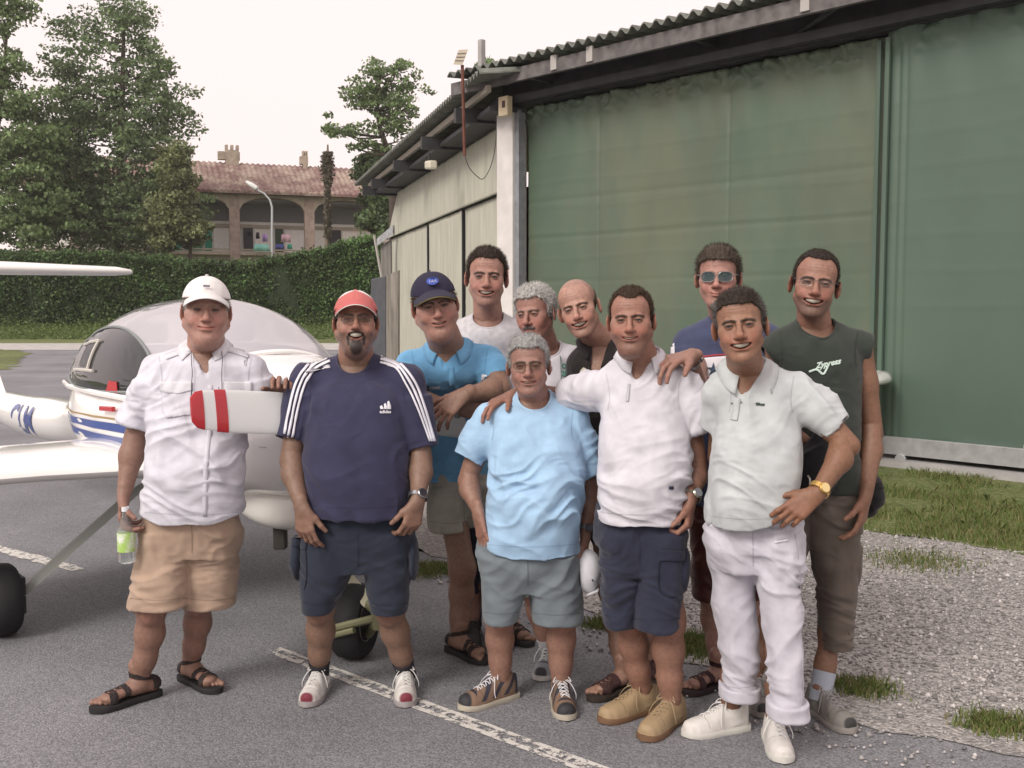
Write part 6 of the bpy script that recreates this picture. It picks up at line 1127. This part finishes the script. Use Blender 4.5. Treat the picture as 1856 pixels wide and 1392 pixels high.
# ---- 4: tall, grey T-shirt at the back
if go(4):
    I = person(dict(seams=0, seed=4, Y=4.8, label='tall dark haired man in a plain light grey T-shirt behind the others', skin=(0.253, 0.137, 0.105), facecol=(0.331, 0.180, 0.140), neck=(885, 578, 4.85),
        head=dict(at=(882, 502, 4.78), px=103, rot=(0, 0, 2), fw=.98, jw=1.0, neck=.056, smile=.009, mw=.035, open=.0145, nose=1.1, eye=.0040, stub=.15, haircol=V(.035, .025, .02), hair=.008, hl=.080, rec=.008, quiff=.009, rough=.006, spike=.8, hlen=.013),
        sh=[(832, 604, 4.88), (938, 604, 4.88)], rsh=.055, torso=[(588, 838, 932, 4.88, .1), (620, 826, 942, 4.88, .13), (700, 824, 944, 4.88, .135), (800, 826, 940, 4.88, .14), (880, 826, 940, 4.88, .14)],
        sleeves=[((818, 680, 4.88), .075, .06), ((952, 680, 4.88), .075, .06)], arms=[((815, 740, 4.9), (822, 820, 4.85)), ((955, 740, 4.9), (948, 820, 4.85))],
        hands=[dict(d=(0, -.1, -1), th=(0, -1, 0), n=(1, 0, 0)), dict(d=(0, -.1, -1), th=(0, -1, 0), n=(-1, 0, 0))],
        shirt=dict(mat=mat('grey_jersey', (.50, .49, .51), .9, .2, noise=.12, nscale=40, bump=.0012, bscale=420), neck='crew', amp=.004),
        pants=dict(mat=M_w('dark_denim', (.03, .035, .06)), name='trousers', waist=[(870, 828, 938, 4.88, .13), (940, 828, 938, 4.88, .13)], legs=[[(920, 828, 888, 4.88, .12), (1020, 832, 880, 4.88, .09), (1140, 836, 876, 4.88, .08)], [(920, 880, 938, 4.88, .12), (1020, 886, 934, 4.88, .09), (1140, 890, 930, 4.88, .08)]]),
        legs=[dict(hip=(858, 920, 4.88), knee=(856, 1040, 4.88), foot=((852, 1185), 0), shoe='trainer', cols=((.03, .03, .03), (.03, .03, .03), (.03, .03, .03), (.05, .05, .05), None)), dict(hip=(908, 920, 4.88), knee=(910, 1040, 4.88), foot=((914, 1185), 0), shoe='trainer', cols=((.03, .03, .03), (.03, .03, .03), (.03, .03, .03), (.05, .05, .05), None))]))
# ---- 5: grey hair, moustache
if go(5):
    I = person(dict(seams=0, seed=5, Y=4.35, label='grey haired man with moustache in a white T-shirt with green print', skin=(0.268, 0.145, 0.111), facecol=(0.323, 0.171, 0.136), neck=(988, 634, 4.42),
        head=dict(at=(970, 567, 4.34), px=98, rot=(-24, -4, -6), fw=.98, jw=1.02, neck=.058, smile=.001, mw=.023, nose=1.25, eye=.0024, mous=1, mcol=(.12, .09, .08), browcol=V(.14, .11, .09), haircol=V(.34, .335, .32), grey=.6, hair=.013, hl=.072, rec=.006, quiff=.013, rough=.007, spike=.7, hlen=.013, comb=.5),
        sh=[(938, 664, 4.42), (1034, 650, 4.42)], rsh=.055, torso=[(642, 945, 1030, 4.42, .1), (690, 930, 1046, 4.4, .13), (780, 930, 1046, 4.4, .14), (860, 932, 1044, 4.4, .14), (900, 934, 1044, 4.4, .14)],
        sleeves=[((918, 725, 4.42), .078, .062), ((1048, 725, 4.42), .078, .062)], arms=[((912, 775, 4.45), (925, 850, 4.42)), ((1052, 775, 4.45), (1046, 850, 4.42))], hands=[dict(d=(0, -.1, -1), th=(0, -1, 0), n=(1, 0, 0)), dict(d=(0, -.1, -1), th=(0, -1, 0), n=(-1, 0, 0))],
        shirt=dict(mat=M_w('white_tee', (.58, .56, .61)), neck='crew', amp=.005),
        pants=dict(mat=M_w('striped_grey', (.16, .16, .15), amp=.3), waist=[(885, 934, 1044, 4.4, .13), (950, 934, 1048, 4.4, .13)], legs=[[(930, 934, 992, 4.4, .12), (1010, 934, 985, 4.4, .1), (1075, 936, 984, 4.4, .1)], [(930, 986, 1052, 4.4, .12), (1010, 992, 1052, 4.4, .1), (1075, 994, 1050, 4.4, .1)]]),
        legs=[dict(hip=(960, 930, 4.4), knee=(968, 1080, 4.38), foot=((978, 1236), -14), shoe='trainer', cols=((.30, .31, .33), (.45, .44, .42), (.05, .05, .06), (.5, .5, .5), (.10, .10, .12)), sock=(.05, (.4, .4, .42))), dict(hip=(1020, 930, 4.4), knee=(1020, 1080, 4.45), foot=((1022, 1215), 10), shoe='trainer', cols=((.30, .31, .33), (.45, .44, .42), (.05, .05, .06), (.5, .5, .5), (.10, .10, .12)))]))
    sk = I['sk']; mg = mat('green_print', (.06, .30, .20), .7); tube_px('lanyard', sk, [(1013, 612), (1015, 660), (1017, 716)], .0016, mat('green_cord', (.04, .12, .10), .6), .008)
    for i, t in enumerate(('OSS', '2DS', '0&0', '000')): text_px('chest_print', sk, t, 1017, 668 + i * 14, 13, mg, 0, .35, off=.004, sx=.8)
# ---- 6: front, light blue T-shirt
if go(6):
    I = person(dict(seed=6, Y=3.95, label='short grey haired man with glasses, pale blue T-shirt and grey shorts', skin=(0.253, 0.142, 0.105), facecol=(0.288, 0.161, 0.128), neck=(968, 722, 4.0),
        head=dict(at=(958, 662, 3.93), px=106, rot=(-2, 2, -2), fw=.98, jw=1.02, neck=.058, smile=.007, mw=.033, nose=1.35, eye=.0038, open=.006, browcol=V(.05, .04, .035), haircol=V(.25, .25, .245), grey=.3, hair=.012, hl=.074, rec=.006, quiff=.010, rough=.006, hlen=.010, glasses=dict(name='thin', rim=(.12, .10, .07), lens=(.12, .06, .04), alpha=.35, w=.024, h=.0165, n=2.6, r=.0009)),
        sh=[(888, 758, 4.0), (1042, 758, 4.0)], rsh=.058, torso=[(742, 892, 1035, 4.0, .11), (790, 882, 1056, 3.98, .145), (850, 882, 1060, 3.95, .165), (920, 881, 1056, 3.93, .18), (970, 874, 1050, 3.94, .175), (998, 870, 1050, 3.95, .17)],
        sleeves=[((848, 832, 3.98), .080, .066), ((1072, 860, 4.0), .082, .062)],
        arms=[((846, 872, 4.0), (866, 925, 3.9)), ((1072, 900, 4.02), (1062, 962, 3.99))], arm=1.02,
        hands=[dict(d=(.15, -.2, -1), th=(-.6, .9, 0), n=(.9, .5, 0), curl=(15, 22, 14), spread=7), dict(d=(.0, -.1, -1), th=(-.3, -1, 0), n=(-1, .1, 0), curl=(35, 55, 35))],
        shirt=dict(mat=M_w('pale_blue_jersey', (.33, .50, .68)), neck='crew', amp=.008, rib=M_w('pale_blue_rib', (.38, .55, .72)), hem=lambda x: .028 * np.clip((.0 - x) / .1, 0, 1)),
        pants=dict(mat=M_w('grey_twill', (.155, .185, .205)), waist=[(965, 872, 1048, 3.96, .155), (1020, 868, 1052, 3.96, .15)], legs=[[(1000, 866, 962, 3.95, .14), (1065, 868, 955, 3.95, .125), (1122, 872, 944, 3.95, .115)], [(1000, 950, 1054, 3.95, .14), (1065, 956, 1056, 3.95, .125), (1124, 961, 1056, 3.95, .115)]], amp=.007),
        legs=[dict(hip=(910, 990, 3.98), knee=(905, 1128, 4.0), foot=((833, 1288), -54, 1.02), shoe='trainer', toe_at=.170, cols=((.20, .13, .09), (.40, .37, .30), (.03, .03, .035), (.62, .62, .64), (.035, .035, .05)), r=(.062, .056, .038)), dict(hip=(1012, 990, 3.98), knee=(1018, 1128, 3.98), foot=((1030, 1308), 6, 1.0), shoe='trainer', toe_at=.170, cols=((.20, .13, .09), (.40, .37, .30), (.03, .03, .035), (.62, .62, .64), (.035, .035, .05)), r=(.064, .058, .038))]))
    S_, E_, W_ = I['arms'][1]; watch(I['root'], E_, W_, .9, .031, (.2, -1, .0), strap=(.30, .30, .31), face=.017)
    # white cap held in the hand
    hc = empty('held_cap', tuple(at(1068, 1075, 3.93)), 'white baseball cap hanging from the hand of the man in the pale blue T-shirt', 'cap'); cc = at(1066, 1035, 3.95); O = [('u', .01, P_el(cc, (.052, .07, .085)))]; F_ = Field(cc - .1, cc + .1, .004); F_.op(O[0][2]); G3 = np.meshgrid(*F_.ax, indexing='ij'); F_.f = np.maximum(F_.f, (cc[0] - .035 - G3[0] - (G3[2] - cc[2]) * .1).astype(np.float32)); v, Q = F_.mesh(1); v = v + vnormals(v, Q) * (.006 * fbm(v * 14, 2))[:, None]
    link('crown', mesh_np('crown', v, Q), hc, M_w('cap_white', (.62, .62, .66)), True); b = MB(); b.loft([[cc + V(.030 - .045 * t + .01 * math.cos(q), -.02 + .06 * math.sin(q) * (1), -.062 - .022 * t * (1 - .3 * math.sin(q) ** 2)) for q in np.linspace(-1.2, 1.2, 12)] for t in (0, .5, 1)], cap=False, closed=False); o = b.build('brim', _M['cap_white'], hc, True); q = o.modifiers.new('t', 'SOLIDIFY'); q.thickness = .003
    MB().lathe([(.001, .0), (.004, 0), (.004, .003), (.001, .003)], cc + V(.012, -.069, -.018), (0, -1, 0), 10).build('eyelet', M_dk, hc)
# ---- 7: bald man in black
if go(7):
    I = person(dict(seams=0, seed=7, Y=4.25, label='bald grinning man in an open necked black shirt tilting his head', skin=(0.268, 0.154, 0.113), facecol=(0.382, 0.217, 0.166), neck=(1088, 622, 4.3),
        head=dict(at=(1049, 558, 4.2), px=104, rot=(-9, -2, -15), fw=.94, jw=.96, neck=.054, smile=.010, mw=.037, open=.0165, nose=1.35, eye=.0034, haircol=V(.07, .045, .03), hair=.0045, hl=.105, rec=.04, bald=.058, crop=.25, stub=.18, nblade=1500, hlen=.005, rough=.002),
        sh=[(1058, 668, 4.3), (1150, 655, 4.3)], rsh=.055, torso=[(645, 1055, 1145, 4.3, .1), (700, 1040, 1160, 4.28, .125), (780, 1042, 1162, 4.28, .13), (880, 1055, 1160, 4.28, .13), (920, 1058, 1160, 4.28, .13)],
        sleeves=[((1048, 735, 4.32), .075, .06), ((1172, 735, 4.3), .075, .06)], arms=[((1062, 790, 4.35), (1075, 850, 4.34)), ((1172, 790, 4.32), (1165, 860, 4.3))], hands=[dict(d=(0, -.1, -1), th=(0, -1, 0), n=(1, 0, 0)), dict(d=(0, -.1, -1), th=(0, -1, 0), n=(-1, 0, 0))],
        shirt=dict(mat=M_w('black_shirt', (.022, .019, .019)), neck='v', v=(1072, 705, 4.16), amp=.005),
        pants=dict(mat=M_w('black_shorts', (.02, .02, .022)), waist=[(905, 1062, 1165, 4.28, .12), (960, 1062, 1165, 4.28, .12)], legs=[[(940, 1080, 1125, 4.28, .1), (1060, 1090, 1135, 4.27, .09)], [(940, 1112, 1165, 4.28, .1), (1060, 1125, 1178, 4.28, .09)]]),
        legs=[dict(hip=(1098, 940, 4.28), knee=(1108, 1080, 4.22), foot=((1068, 1273), -50, 1.03), shoe='slip', cols=('brown', (.035, .025, .02), (.05, .022, .022)), r=(.056, .05, .036)), dict(hip=(1145, 940, 4.28), knee=(1160, 1080, 4.28), foot=((1205, 1250), 10), shoe='slip', cols=('brown', (.035, .025, .02), (.05, .022, .022)))]))
    sk = I['sk']; collar(I['root'], sk, I['nk'], .060, _M['black_shirt'], 60, .055, .035, wide=.045); patch_px('chest_print', sk, [(1052, 672), (1058, 666), (1063, 668), (1060, 676), (1063, 684), (1056, 682), (1053, 688)], mat('cream_print', (.5, .47, .36)), .004)
# ---- 8: white polo, navy shorts
if go(8):
    I = person(dict(seed=8, Y=3.78, label='man in white zip neck polo and navy cargo shorts, arm round his neighbour', skin=(0.246, 0.131, 0.093), facecol=(0.306, 0.157, 0.115), neck=(1160, 652, 3.83),
        head=dict(at=(1144, 579, 3.74), px=116, rot=(-4, 0, -2), fw=1.06, jw=1.1, fat=.4, neck=.064, smile=.007, mw=.033, open=.0075, nose=1.05, eye=.0034, stub=.35, haircol=V(.045, .028, .018), hair=.006, hl=.082, rec=.026, quiff=.005, rough=.005, hlen=.009, spike=.9),
        sh=[(1098, 704, 3.85), (1236, 704, 3.82)], rsh=.062, torso=[(685, 1100, 1228, 3.84, .11), (740, 1086, 1246, 3.82, .15), (800, 1083, 1246, 3.79, .165), (860, 1082, 1250, 3.77, .175), (905, 1081, 1242, 3.77, .17), (940, 1080, 1238, 3.78, .16)],
        sleeves=[((1028, 714, 4.0), .085, .072), ((1264, 782, 3.8), .088, .070)],
        arms=[((1005, 722, 4.08), (935, 716, 4.03)), ((1262, 848, 3.80), (1252, 902, 3.71))], arm=1.10,
        hands=[dict(d=(-.85, -.55, -.30), th=(-.2, -.8, .5), n=(-.1, -.1, -1), curls=((12, 22, 18), (14, 25, 20), (16, 27, 20), (18, 28, 20)), spread=9, thumb=(.7, .75, .1)), dict(d=(-.1, -.2, -1), th=(-.6, -1, 0), n=(-1, .4, 0), curls=((42, 62, 40), (48, 65, 40), (50, 66, 40), (52, 66, 40)), thumb=(.85, .3, .5))],
        shirt=dict(mat=M_w('white_polo', (.585, .575, .625)), neck='v', v=(1143, 708, 3.68), amp=.0085),
        pants=dict(mat=M_w('navy_twill', (.024, .027, .048)), waist=[(915, 1084, 1236, 3.8, .15), (985, 1080, 1240, 3.8, .145)], legs=[[(960, 1080, 1168, 3.8, .135), (1060, 1085, 1160, 3.8, .12), (1128, 1092, 1150, 3.8, .11)], [(960, 1150, 1242, 3.78, .135), (1060, 1148, 1242, 3.76, .125), (1134, 1144, 1236, 3.74, .12)]], amp=.006, extra=[P_el(at(1236, 1030, 3.76), (.028, .075, .085))]),
        legs=[dict(hip=(1120, 960, 3.82), knee=(1142, 1130, 3.84), foot=((1087, 1311), -58, 1.05), shoe='low', toe_at=.4, cols=((.33, .24, .14), (.16, .09, .05), (.10, .045, .03), (.30, .22, .13), None), r=(.060, .058, .040)), dict(hip=(1200, 960, 3.8), knee=(1212, 1138, 3.76), foot=((1168, 1346), -36, 1.06), shoe='low', toe_at=.4, cols=((.33, .24, .14), (.16, .09, .05), (.10, .045, .03), (.30, .22, .13), None), r=(.064, .060, .040))]))
    sk = I['sk']; m = _M['white_polo']; collar(I['root'], sk, I['nk'], .068, m, 50, .04, .04, wide=.03, ptip=.02); stroke_px('zip', sk, [(1140, 696), (1139, 712), (1137, 728)], 5, mat('zip_grey', (.42, .42, .45), .5), .003); patch_px('hem_tag', sk, [(1212, 881), (1220, 881), (1220, 887), (1212, 887)], mat('tag_navy', (.03, .03, .06)), .003)
    S_, E_, W_ = I['arms'][1]; watch(I['root'], E_, W_, .95, .034, (.35, -1, .1), strap=(.42, .40, .33), face=.021, facecol=(0.240, 0.247, 0.272)); S_, E_, W_ = I['arms'][0]; watch(I['root'], E_, W_, .88, .031, (0, -1, .6), 'bracelet', (.10, .05, .02), .3, 0, w_=.004)
    patch_px('pocket_flap', I['pk'], [(1193, 996), (1238, 998), (1240, 1016), (1194, 1016)], _M['navy_twill'], .006); stroke_px('pocket_seam', I['pk'], [(1195, 1018), (1196, 1070), (1226, 1082)], 2, M_w('navy_dark', (.012, .015, .026)), .004)
# ---- 9: sunglasses, dark blue T-shirt at the back
if go(9):
    I = person(dict(seams=0, seed=9, Y=4.3, label='man with aviator sunglasses and slate blue T-shirt with star print', skin=(0.283, 0.162, 0.124), facecol=(0.356, 0.193, 0.156), neck=(1316, 582, 4.36),
        head=dict(at=(1302, 502, 4.26), px=109, rot=(-4, 0, 0), fw=1.0, jw=1.02, neck=.056, smile=.006, mw=.026, nose=1.1, haircol=V(.075, .06, .048), hair=.012, hl=.068, quiff=.013, fringe=1, rough=.005, hlen=.016, comb=.5, spike=.3, glasses=dict(name='aviator', rim=(.3, .3, .3), lens=(.05, .08, .085), alpha=.82, w=.027, h=.019, n=2.4, r=.0012)),
        sh=[(1248, 622, 4.36), (1390, 612, 4.38)], rsh=.058, torso=[(600, 1252, 1385, 4.37, .11), (650, 1232, 1400, 4.36, .14), (740, 1236, 1396, 4.35, .15), (850, 1244, 1392, 4.35, .15), (910, 1248, 1390, 4.35, .15)],
        sleeves=[((1246, 690, 4.30), .08, .066), ((1400, 690, 4.38), .08, .066)], arms=[((1272, 735, 4.08), (1252, 648, 3.84)), ((1400, 760, 4.4), (1390, 840, 4.38))],
        hands=[dict(d=(-.72, -.52, -.12), th=(-.5, -.6, .1), n=(-.15, .1, -1), s=1.05, curls=((18, 34, 24), (22, 38, 26), (26, 42, 26), (30, 42, 26)), spread=9, thumb=(.8, .5, .2)), dict(d=(0, -.1, -1), th=(0, -1, 0), n=(-1, 0, 0))],
        shirt=dict(mat=M_w('slate_blue', (.055, .066, .125)), neck='crew', amp=.004, rib=M_w('slate_rib', (.05, .06, .11))),
        pants=dict(mat=M_w('maroon', (.05, .010, .014)), waist=[(890, 1250, 1388, 4.35, .14), (960, 1250, 1388, 4.35, .14)], legs=[[(940, 1248, 1322, 4.35, .13), (1080, 1252, 1308, 4.33, .12)], [(940, 1314, 1388, 4.35, .13), (1080, 1330, 1386, 4.35, .12)]]),
        legs=[dict(hip=(1285, 940, 4.36), knee=(1290, 1085, 4.34), foot=((1238, 1262), -58, 1.02), shoe='sandal', cols=('maroon', (.03, .018, .02), (.045, .02, .022)), r=(.056, .052, .036)), dict(hip=(1352, 940, 4.36), knee=(1358, 1085, 4.38), foot=((1372, 1262), 0), shoe='sandal', cols=('maroon', (.03, .018, .02), (.045, .02, .022)))]))
    sk = I['sk']; mw_ = mat('offwhite_print', (.66, .64, .68), .7); patch_px('chest_panel', sk, [(1252, 651), (1330, 644), (1345, 644), (1345, 715), (1290, 705), (1262, 698), (1256, 690)], mw_, .003); stroke_px('panel_edge', sk, [(1252, 650), (1300, 644), (1340, 642)], 3, mat('red_print', (.35, .04, .06)), .005)
    patch_px('star', sk, [(1293 + (13 if i % 2 == 0 else 5) * math.sin(i * math.pi / 5), 670 - (13 if i % 2 == 0 else 5) * math.cos(i * math.pi / 5)) for i in range(10)], mat('dark_star', (.03, .05, .09)), .006, 4)
    text_px('chest_print', sk, 'anni', 1266, 690, 17, mat('red_print', (.35, .04, .06)), .08, .5, off=.005); patch_px('sleeve_panel', sk, [(1217, 626), (1223, 622), (1224, 655), (1216, 655)], mw_, .003)
    S_, E_, W_ = I['arms'][0]; watch(I['root'], E_, W_, .93, .031, (.55, -.5, .75), strap=(.5, .5, .5), face=.020, facecol=(0.320, 0.330, 0.346))
# ---- 10: pale polo, white trousers
if go(10):
    I = person(dict(seed=10, Y=3.6, label='tanned man in pale polo and rolled up white trousers, hand on hip', skin=(0.201, 0.102, 0.061), facecol=(0.272, 0.144, 0.095), neck=(1352, 672, 3.62),
        head=dict(at=(1341, 590, 3.50), px=132, rot=(-2, 2, -7), fw=.97, jw=.96, neck=.056, smile=.010, mw=.037, open=.0155, nose=1.35, eye=.0038, haircol=V(.032, .024, .019), sidegrey=.22, hair=.008, hl=.072, quiff=.011, rough=.005, hlen=.013, comb=.8, spike=.35, tufts=[((-.04, .045, .085), (-.078, .03, .07), .009)]),
        sh=[(1318, 706, 3.64), (1440, 708, 3.60)], rsh=.062, torso=[(690, 1312, 1436, 3.63, .11), (740, 1296, 1450, 3.61, .135), (800, 1290, 1452, 3.58, .145), (860, 1286, 1452, 3.56, .15), (905, 1282, 1450, 3.56, .155), (948, 1284, 1436, 3.57, .15)],
        sleeves=[((1294, 775, 3.70), .075, .062), ((1518, 775, 3.53), .080, .060)],
        arms=[((1302, 830, 3.78), (1345, 870, 3.80)), ((1538, 808, 3.50), (1482, 892, 3.40))], arm=1.0,
        hands=[dict(d=(.8, .2, -.3), th=(0, 0, 1), n=(0, -1, 0)), dict(d=(-.80, -.10, -.58), th=(.0, .4, .9), n=(.2, .95, -.3), s=.95, curls=((14, 28, 20), (18, 32, 22), (24, 36, 24), (30, 38, 24)), spread=4, thumb=(.8, .45, .2))],
        shirt=dict(mat=M_w('pale_polo', (.46, .49, .50)), neck='v', v=(1338, 734, 3.47), amp=.0075, hem=lambda x: .045 * np.clip((x - .82) / .15, 0, 1)),
        pants=dict(mat=M_w('white_canvas', (.50, .49, .545)), name='trousers', waist=[(925, 1286, 1446, 3.6, .12), (985, 1276, 1456, 3.6, .125)], legs=[[(950, 1280, 1372, 3.62, .115), (1060, 1284, 1370, 3.64, .095), (1160, 1298, 1375, 3.66, .085), (1256, 1308, 1373, 3.68, .08)], [(950, 1356, 1453, 3.58, .115), (1060, 1367, 1454, 3.54, .10), (1160, 1384, 1457, 3.5, .09), (1294, 1396, 1459, 3.46, .08)]], amp=.007, cuffs=[[(1240, 1303, 1377, 3.68, .084), (1263, 1304, 1376, 3.68, .083)], [(1270, 1390, 1464, 3.46, .085), (1298, 1391, 1463, 3.46, .084)]]),
        legs=[dict(hip=(1320, 960, 3.62), knee=(1335, 1120, 3.66), foot=((1238, 1335), -72, 1.0), shoe='low', toe_at=.4, cols=((.60, .58, .55), (.55, .54, .50), (.60, .58, .55), (.66, .65, .64), None), r=(.05, .046, .034)), dict(hip=(1405, 960, 3.6), knee=(1420, 1120, 3.52), foot=((1424, 1386), -3, 1.0), shoe='low', toe_at=.4, cols=((.60, .58, .55), (.55, .54, .50), (.60, .58, .55), (.66, .65, .64), None), r=(.05, .046, .034))]))
    sk = I['sk']; m = _M['pale_polo']; collar(I['root'], sk, I['nk'], .064, m, 58, .06, .04, wide=.045, ptip=.035); stroke_px('placket', sk, [(1336, 722), (1334, 745), (1331, 762)], 12, m, .004); patch_px('chest_emblem', sk, [(1369, 730), (1376, 730), (1378, 732), (1386, 732), (1385, 736), (1376, 735), (1370, 735)], mat('emblem_dark', (.05, .07, .05)), .003); stroke_px('chest_stripe', sk, [(1325, 731), (1345, 729)], 3, mat('stripe_grey', (.2, .2, .2)), .003)
    stroke_px('sleeve_rib', sk, [(1497, 790), (1512, 782), (1534, 762)], 7, m, .003); S_, E_, W_ = I['arms'][1]; watch(I['root'], E_, W_, .95, .030, (.3, -1, .4), strap=(.75, .50, .16), face=.019, facecol=(0.635, 0.479, 0.208), w_=.009)
    stroke_px('seam', I['pk'], [(1440, 960), (1452, 1080), (1456, 1280)], 1.6, M_w('seam_shade', (.42, .41, .46)), .001); stroke_px('back_pocket', I['pk'], [(1404, 983), (1428, 979)], 4, M_w('white_trim2', (.66, .66, .7)), .003)
# ---- 11: dark sleeveless shirt
if go(11):
    I = person(dict(seed=12, Y=3.95, label='tall man in dark green sleeveless shirt and grey brown cropped trousers', skin=(0.208, 0.109, 0.070), facecol=(0.288, 0.152, 0.111), neck=(1476, 592, 3.98),
        head=dict(at=(1477, 514, 3.92), px=119, rot=(3, 1, 8), fw=.93, jw=.94, neck=.055, smile=.010, mw=.038, open=.017, nose=1.3, eye=.0034, stub=.5, haircol=V(.03, .022, .018), hair=.006, hl=.088, rec=.022, rough=.003, hlen=.006, spike=1, nblade=5000, crop=.35, glasses=dict(name='steel', rim=(.14, .13, .12), lens=(.2, .2, .2), alpha=.06, w=.021, h=.011, n=4, r=.001)),
        sh=[(1412, 626, 4.0), (1556, 626, 3.98)], rsh=.053, torso=[(606, 1412, 1548, 4.0, .1), (650, 1404, 1562, 3.98, .13), (720, 1420, 1560, 3.97, .135), (800, 1446, 1558, 3.97, .135), (886, 1452, 1556, 3.98, .13)],
        sleeves=[((1396, 640, 4.0), .06, .055), ((1574, 630, 3.97), .052, .052)],
        arms=[((1408, 745, 4.02), (1470, 800, 3.9)), ((1582, 786, 4.0), (1570, 893, 3.86))], arm=.98,
        hands=[dict(d=(.8, -.2, -.4), th=(0, -.5, 1), n=(0, 1, .2), curl=(30, 45, 30)), dict(d=(-.18, -.15, -1), th=(-.55, -.9, 0), n=(-.8, .5, 0), curls=((16, 22, 14), (22, 30, 18), (26, 34, 20), (30, 38, 22)), spread=6)],
        shirt=dict(mat=M_w('dark_green_jersey', (.034, .042, .036)), neck='crew', amp=.004, sleeve=1),
        pants=dict(mat=M_w('taupe_cotton', (.115, .095, .08)), name='trousers', waist=[(868, 1455, 1558, 3.98, .12), (940, 1440, 1562, 3.98, .12)], legs=[[(920, 1400, 1480, 4.0, .11), (1050, 1390, 1450, 4.0, .1), (1170, 1385, 1440, 4.0, .09)], [(920, 1460, 1562, 3.98, .12), (980, 1466, 1562, 3.97, .12), (1060, 1478, 1555, 3.96, .11), (1120, 1482, 1552, 3.95, .105), (1172, 1480, 1552, 3.94, .10)]], amp=.008, extra=[P_el(at(1550, 1020, 3.95), (.03, .07, .085))]),
        legs=[dict(hip=(1440, 930, 4.0), knee=(1410, 1090, 4.0), foot=((1384, 1304), -2), shoe='trainer', cols=((.24, .23, .21), (.28, .26, .24), (.04, .04, .04), (.3, .3, .3), (.17, .16, .15)), r=(.05, .046, .034)), dict(hip=(1515, 930, 3.98), knee=(1518, 1090, 3.97), foot=((1546, 1332), 18, 1.05), shoe='trainer', cols=((.24, .23, .21), (.28, .26, .24), (.04, .04, .04), (.3, .3, .3), (.17, .16, .15)), sock=(.085, (.36, .40, .46)), r=(.05, .048, .036))]))
    sk = I['sk']; text_px('chest_print', sk, 'Zypress', 1478, 668, 14, mat('mint_print', (.55, .68, .62), .6), -.2, .6, .5, off=.004); stroke_px('chest_print', sk, [(1466, 674), (1480, 670), (1492, 678), (1500, 664)], 4, mat('mint_print', (.55, .68, .62)), .004)
    mb = MB(); bk_ = empty('shoulder_bag', tuple(at(1560, 900, 4.12)), 'black bag behind the hip of the man in dark green sleeveless shirt', 'bag'); O = [('u', .04, P_el(at(1574, 895, 4.12), (.065, .07, .09))), ('u', .05, P_el(at(1535, 870, 4.14), (.09, .05, .08)))]; v, Q = build_field(O, .006); v = folds(v, vnormals(v, Q), .008, v[:, 2].min(), v[:, 2].max(), 3); link('bag_body', mesh_np('bag_body', v, Q), bk_, M_w('black_nylon', (.012, .012, .014)), True); MB().tube([at(1540, 860, 4.13), at(1480, 800, 4.14), at(1430, 720, 4.14)], .012, 6).build('strap', _M['black_nylon'], bk_, True)
    dj = empty('dark_jacket', tuple(at(1482, 900, 3.86)), 'black jacket with a metal clip held behind the elbow of the tanned man', 'jacket'); O = [('u', .04, P_el(at(1486, 830, 3.84), (.05, .05, .11))), ('u', .04, P_el(at(1478, 885, 3.84), (.055, .05, .07))), ('u', .04, P_el(at(1466, 850, 3.84), (.05, .05, .08)))]; v, Q = build_field(O, .005); v = folds(v, vnormals(v, Q), .012, v[:, 2].min(), v[:, 2].max(), 5); link('jacket_cloth', mesh_np('jacket_cloth', v, Q), dj, _M['black_nylon'], True); MB().tube([at(1464, 862, 3.78), at(1468, 868, 3.77), at(1468, 880, 3.77)], .004, 6).build('clip', mat('clip_steel', (.6, .6, .6), .3, metal=1), dj, True)
# ---------------------------------------------------------------- evening haze
hb = MB().box((0, 60, 12), (70, 75, 13.5)).build('haze', None, None); hb.data.materials.clear(); hm = bpy.data.materials.new('haze'); hm.use_nodes = True; N = hm.node_tree.nodes; N.remove(N['Principled BSDF']); vp = N.new('ShaderNodeVolumePrincipled'); vp.inputs['Color'].default_value = (.97, .94, .92, 1); vp.inputs['Density'].default_value = .0006; vp.inputs['Anisotropy'].default_value = .3; hm.node_tree.links.new(vp.outputs[0], N['Material Output'].inputs['Volume']); hb.data.materials.append(hm); tag(hb, kind='stuff', label='thin pale evening haze over the airfield', cat='haze')
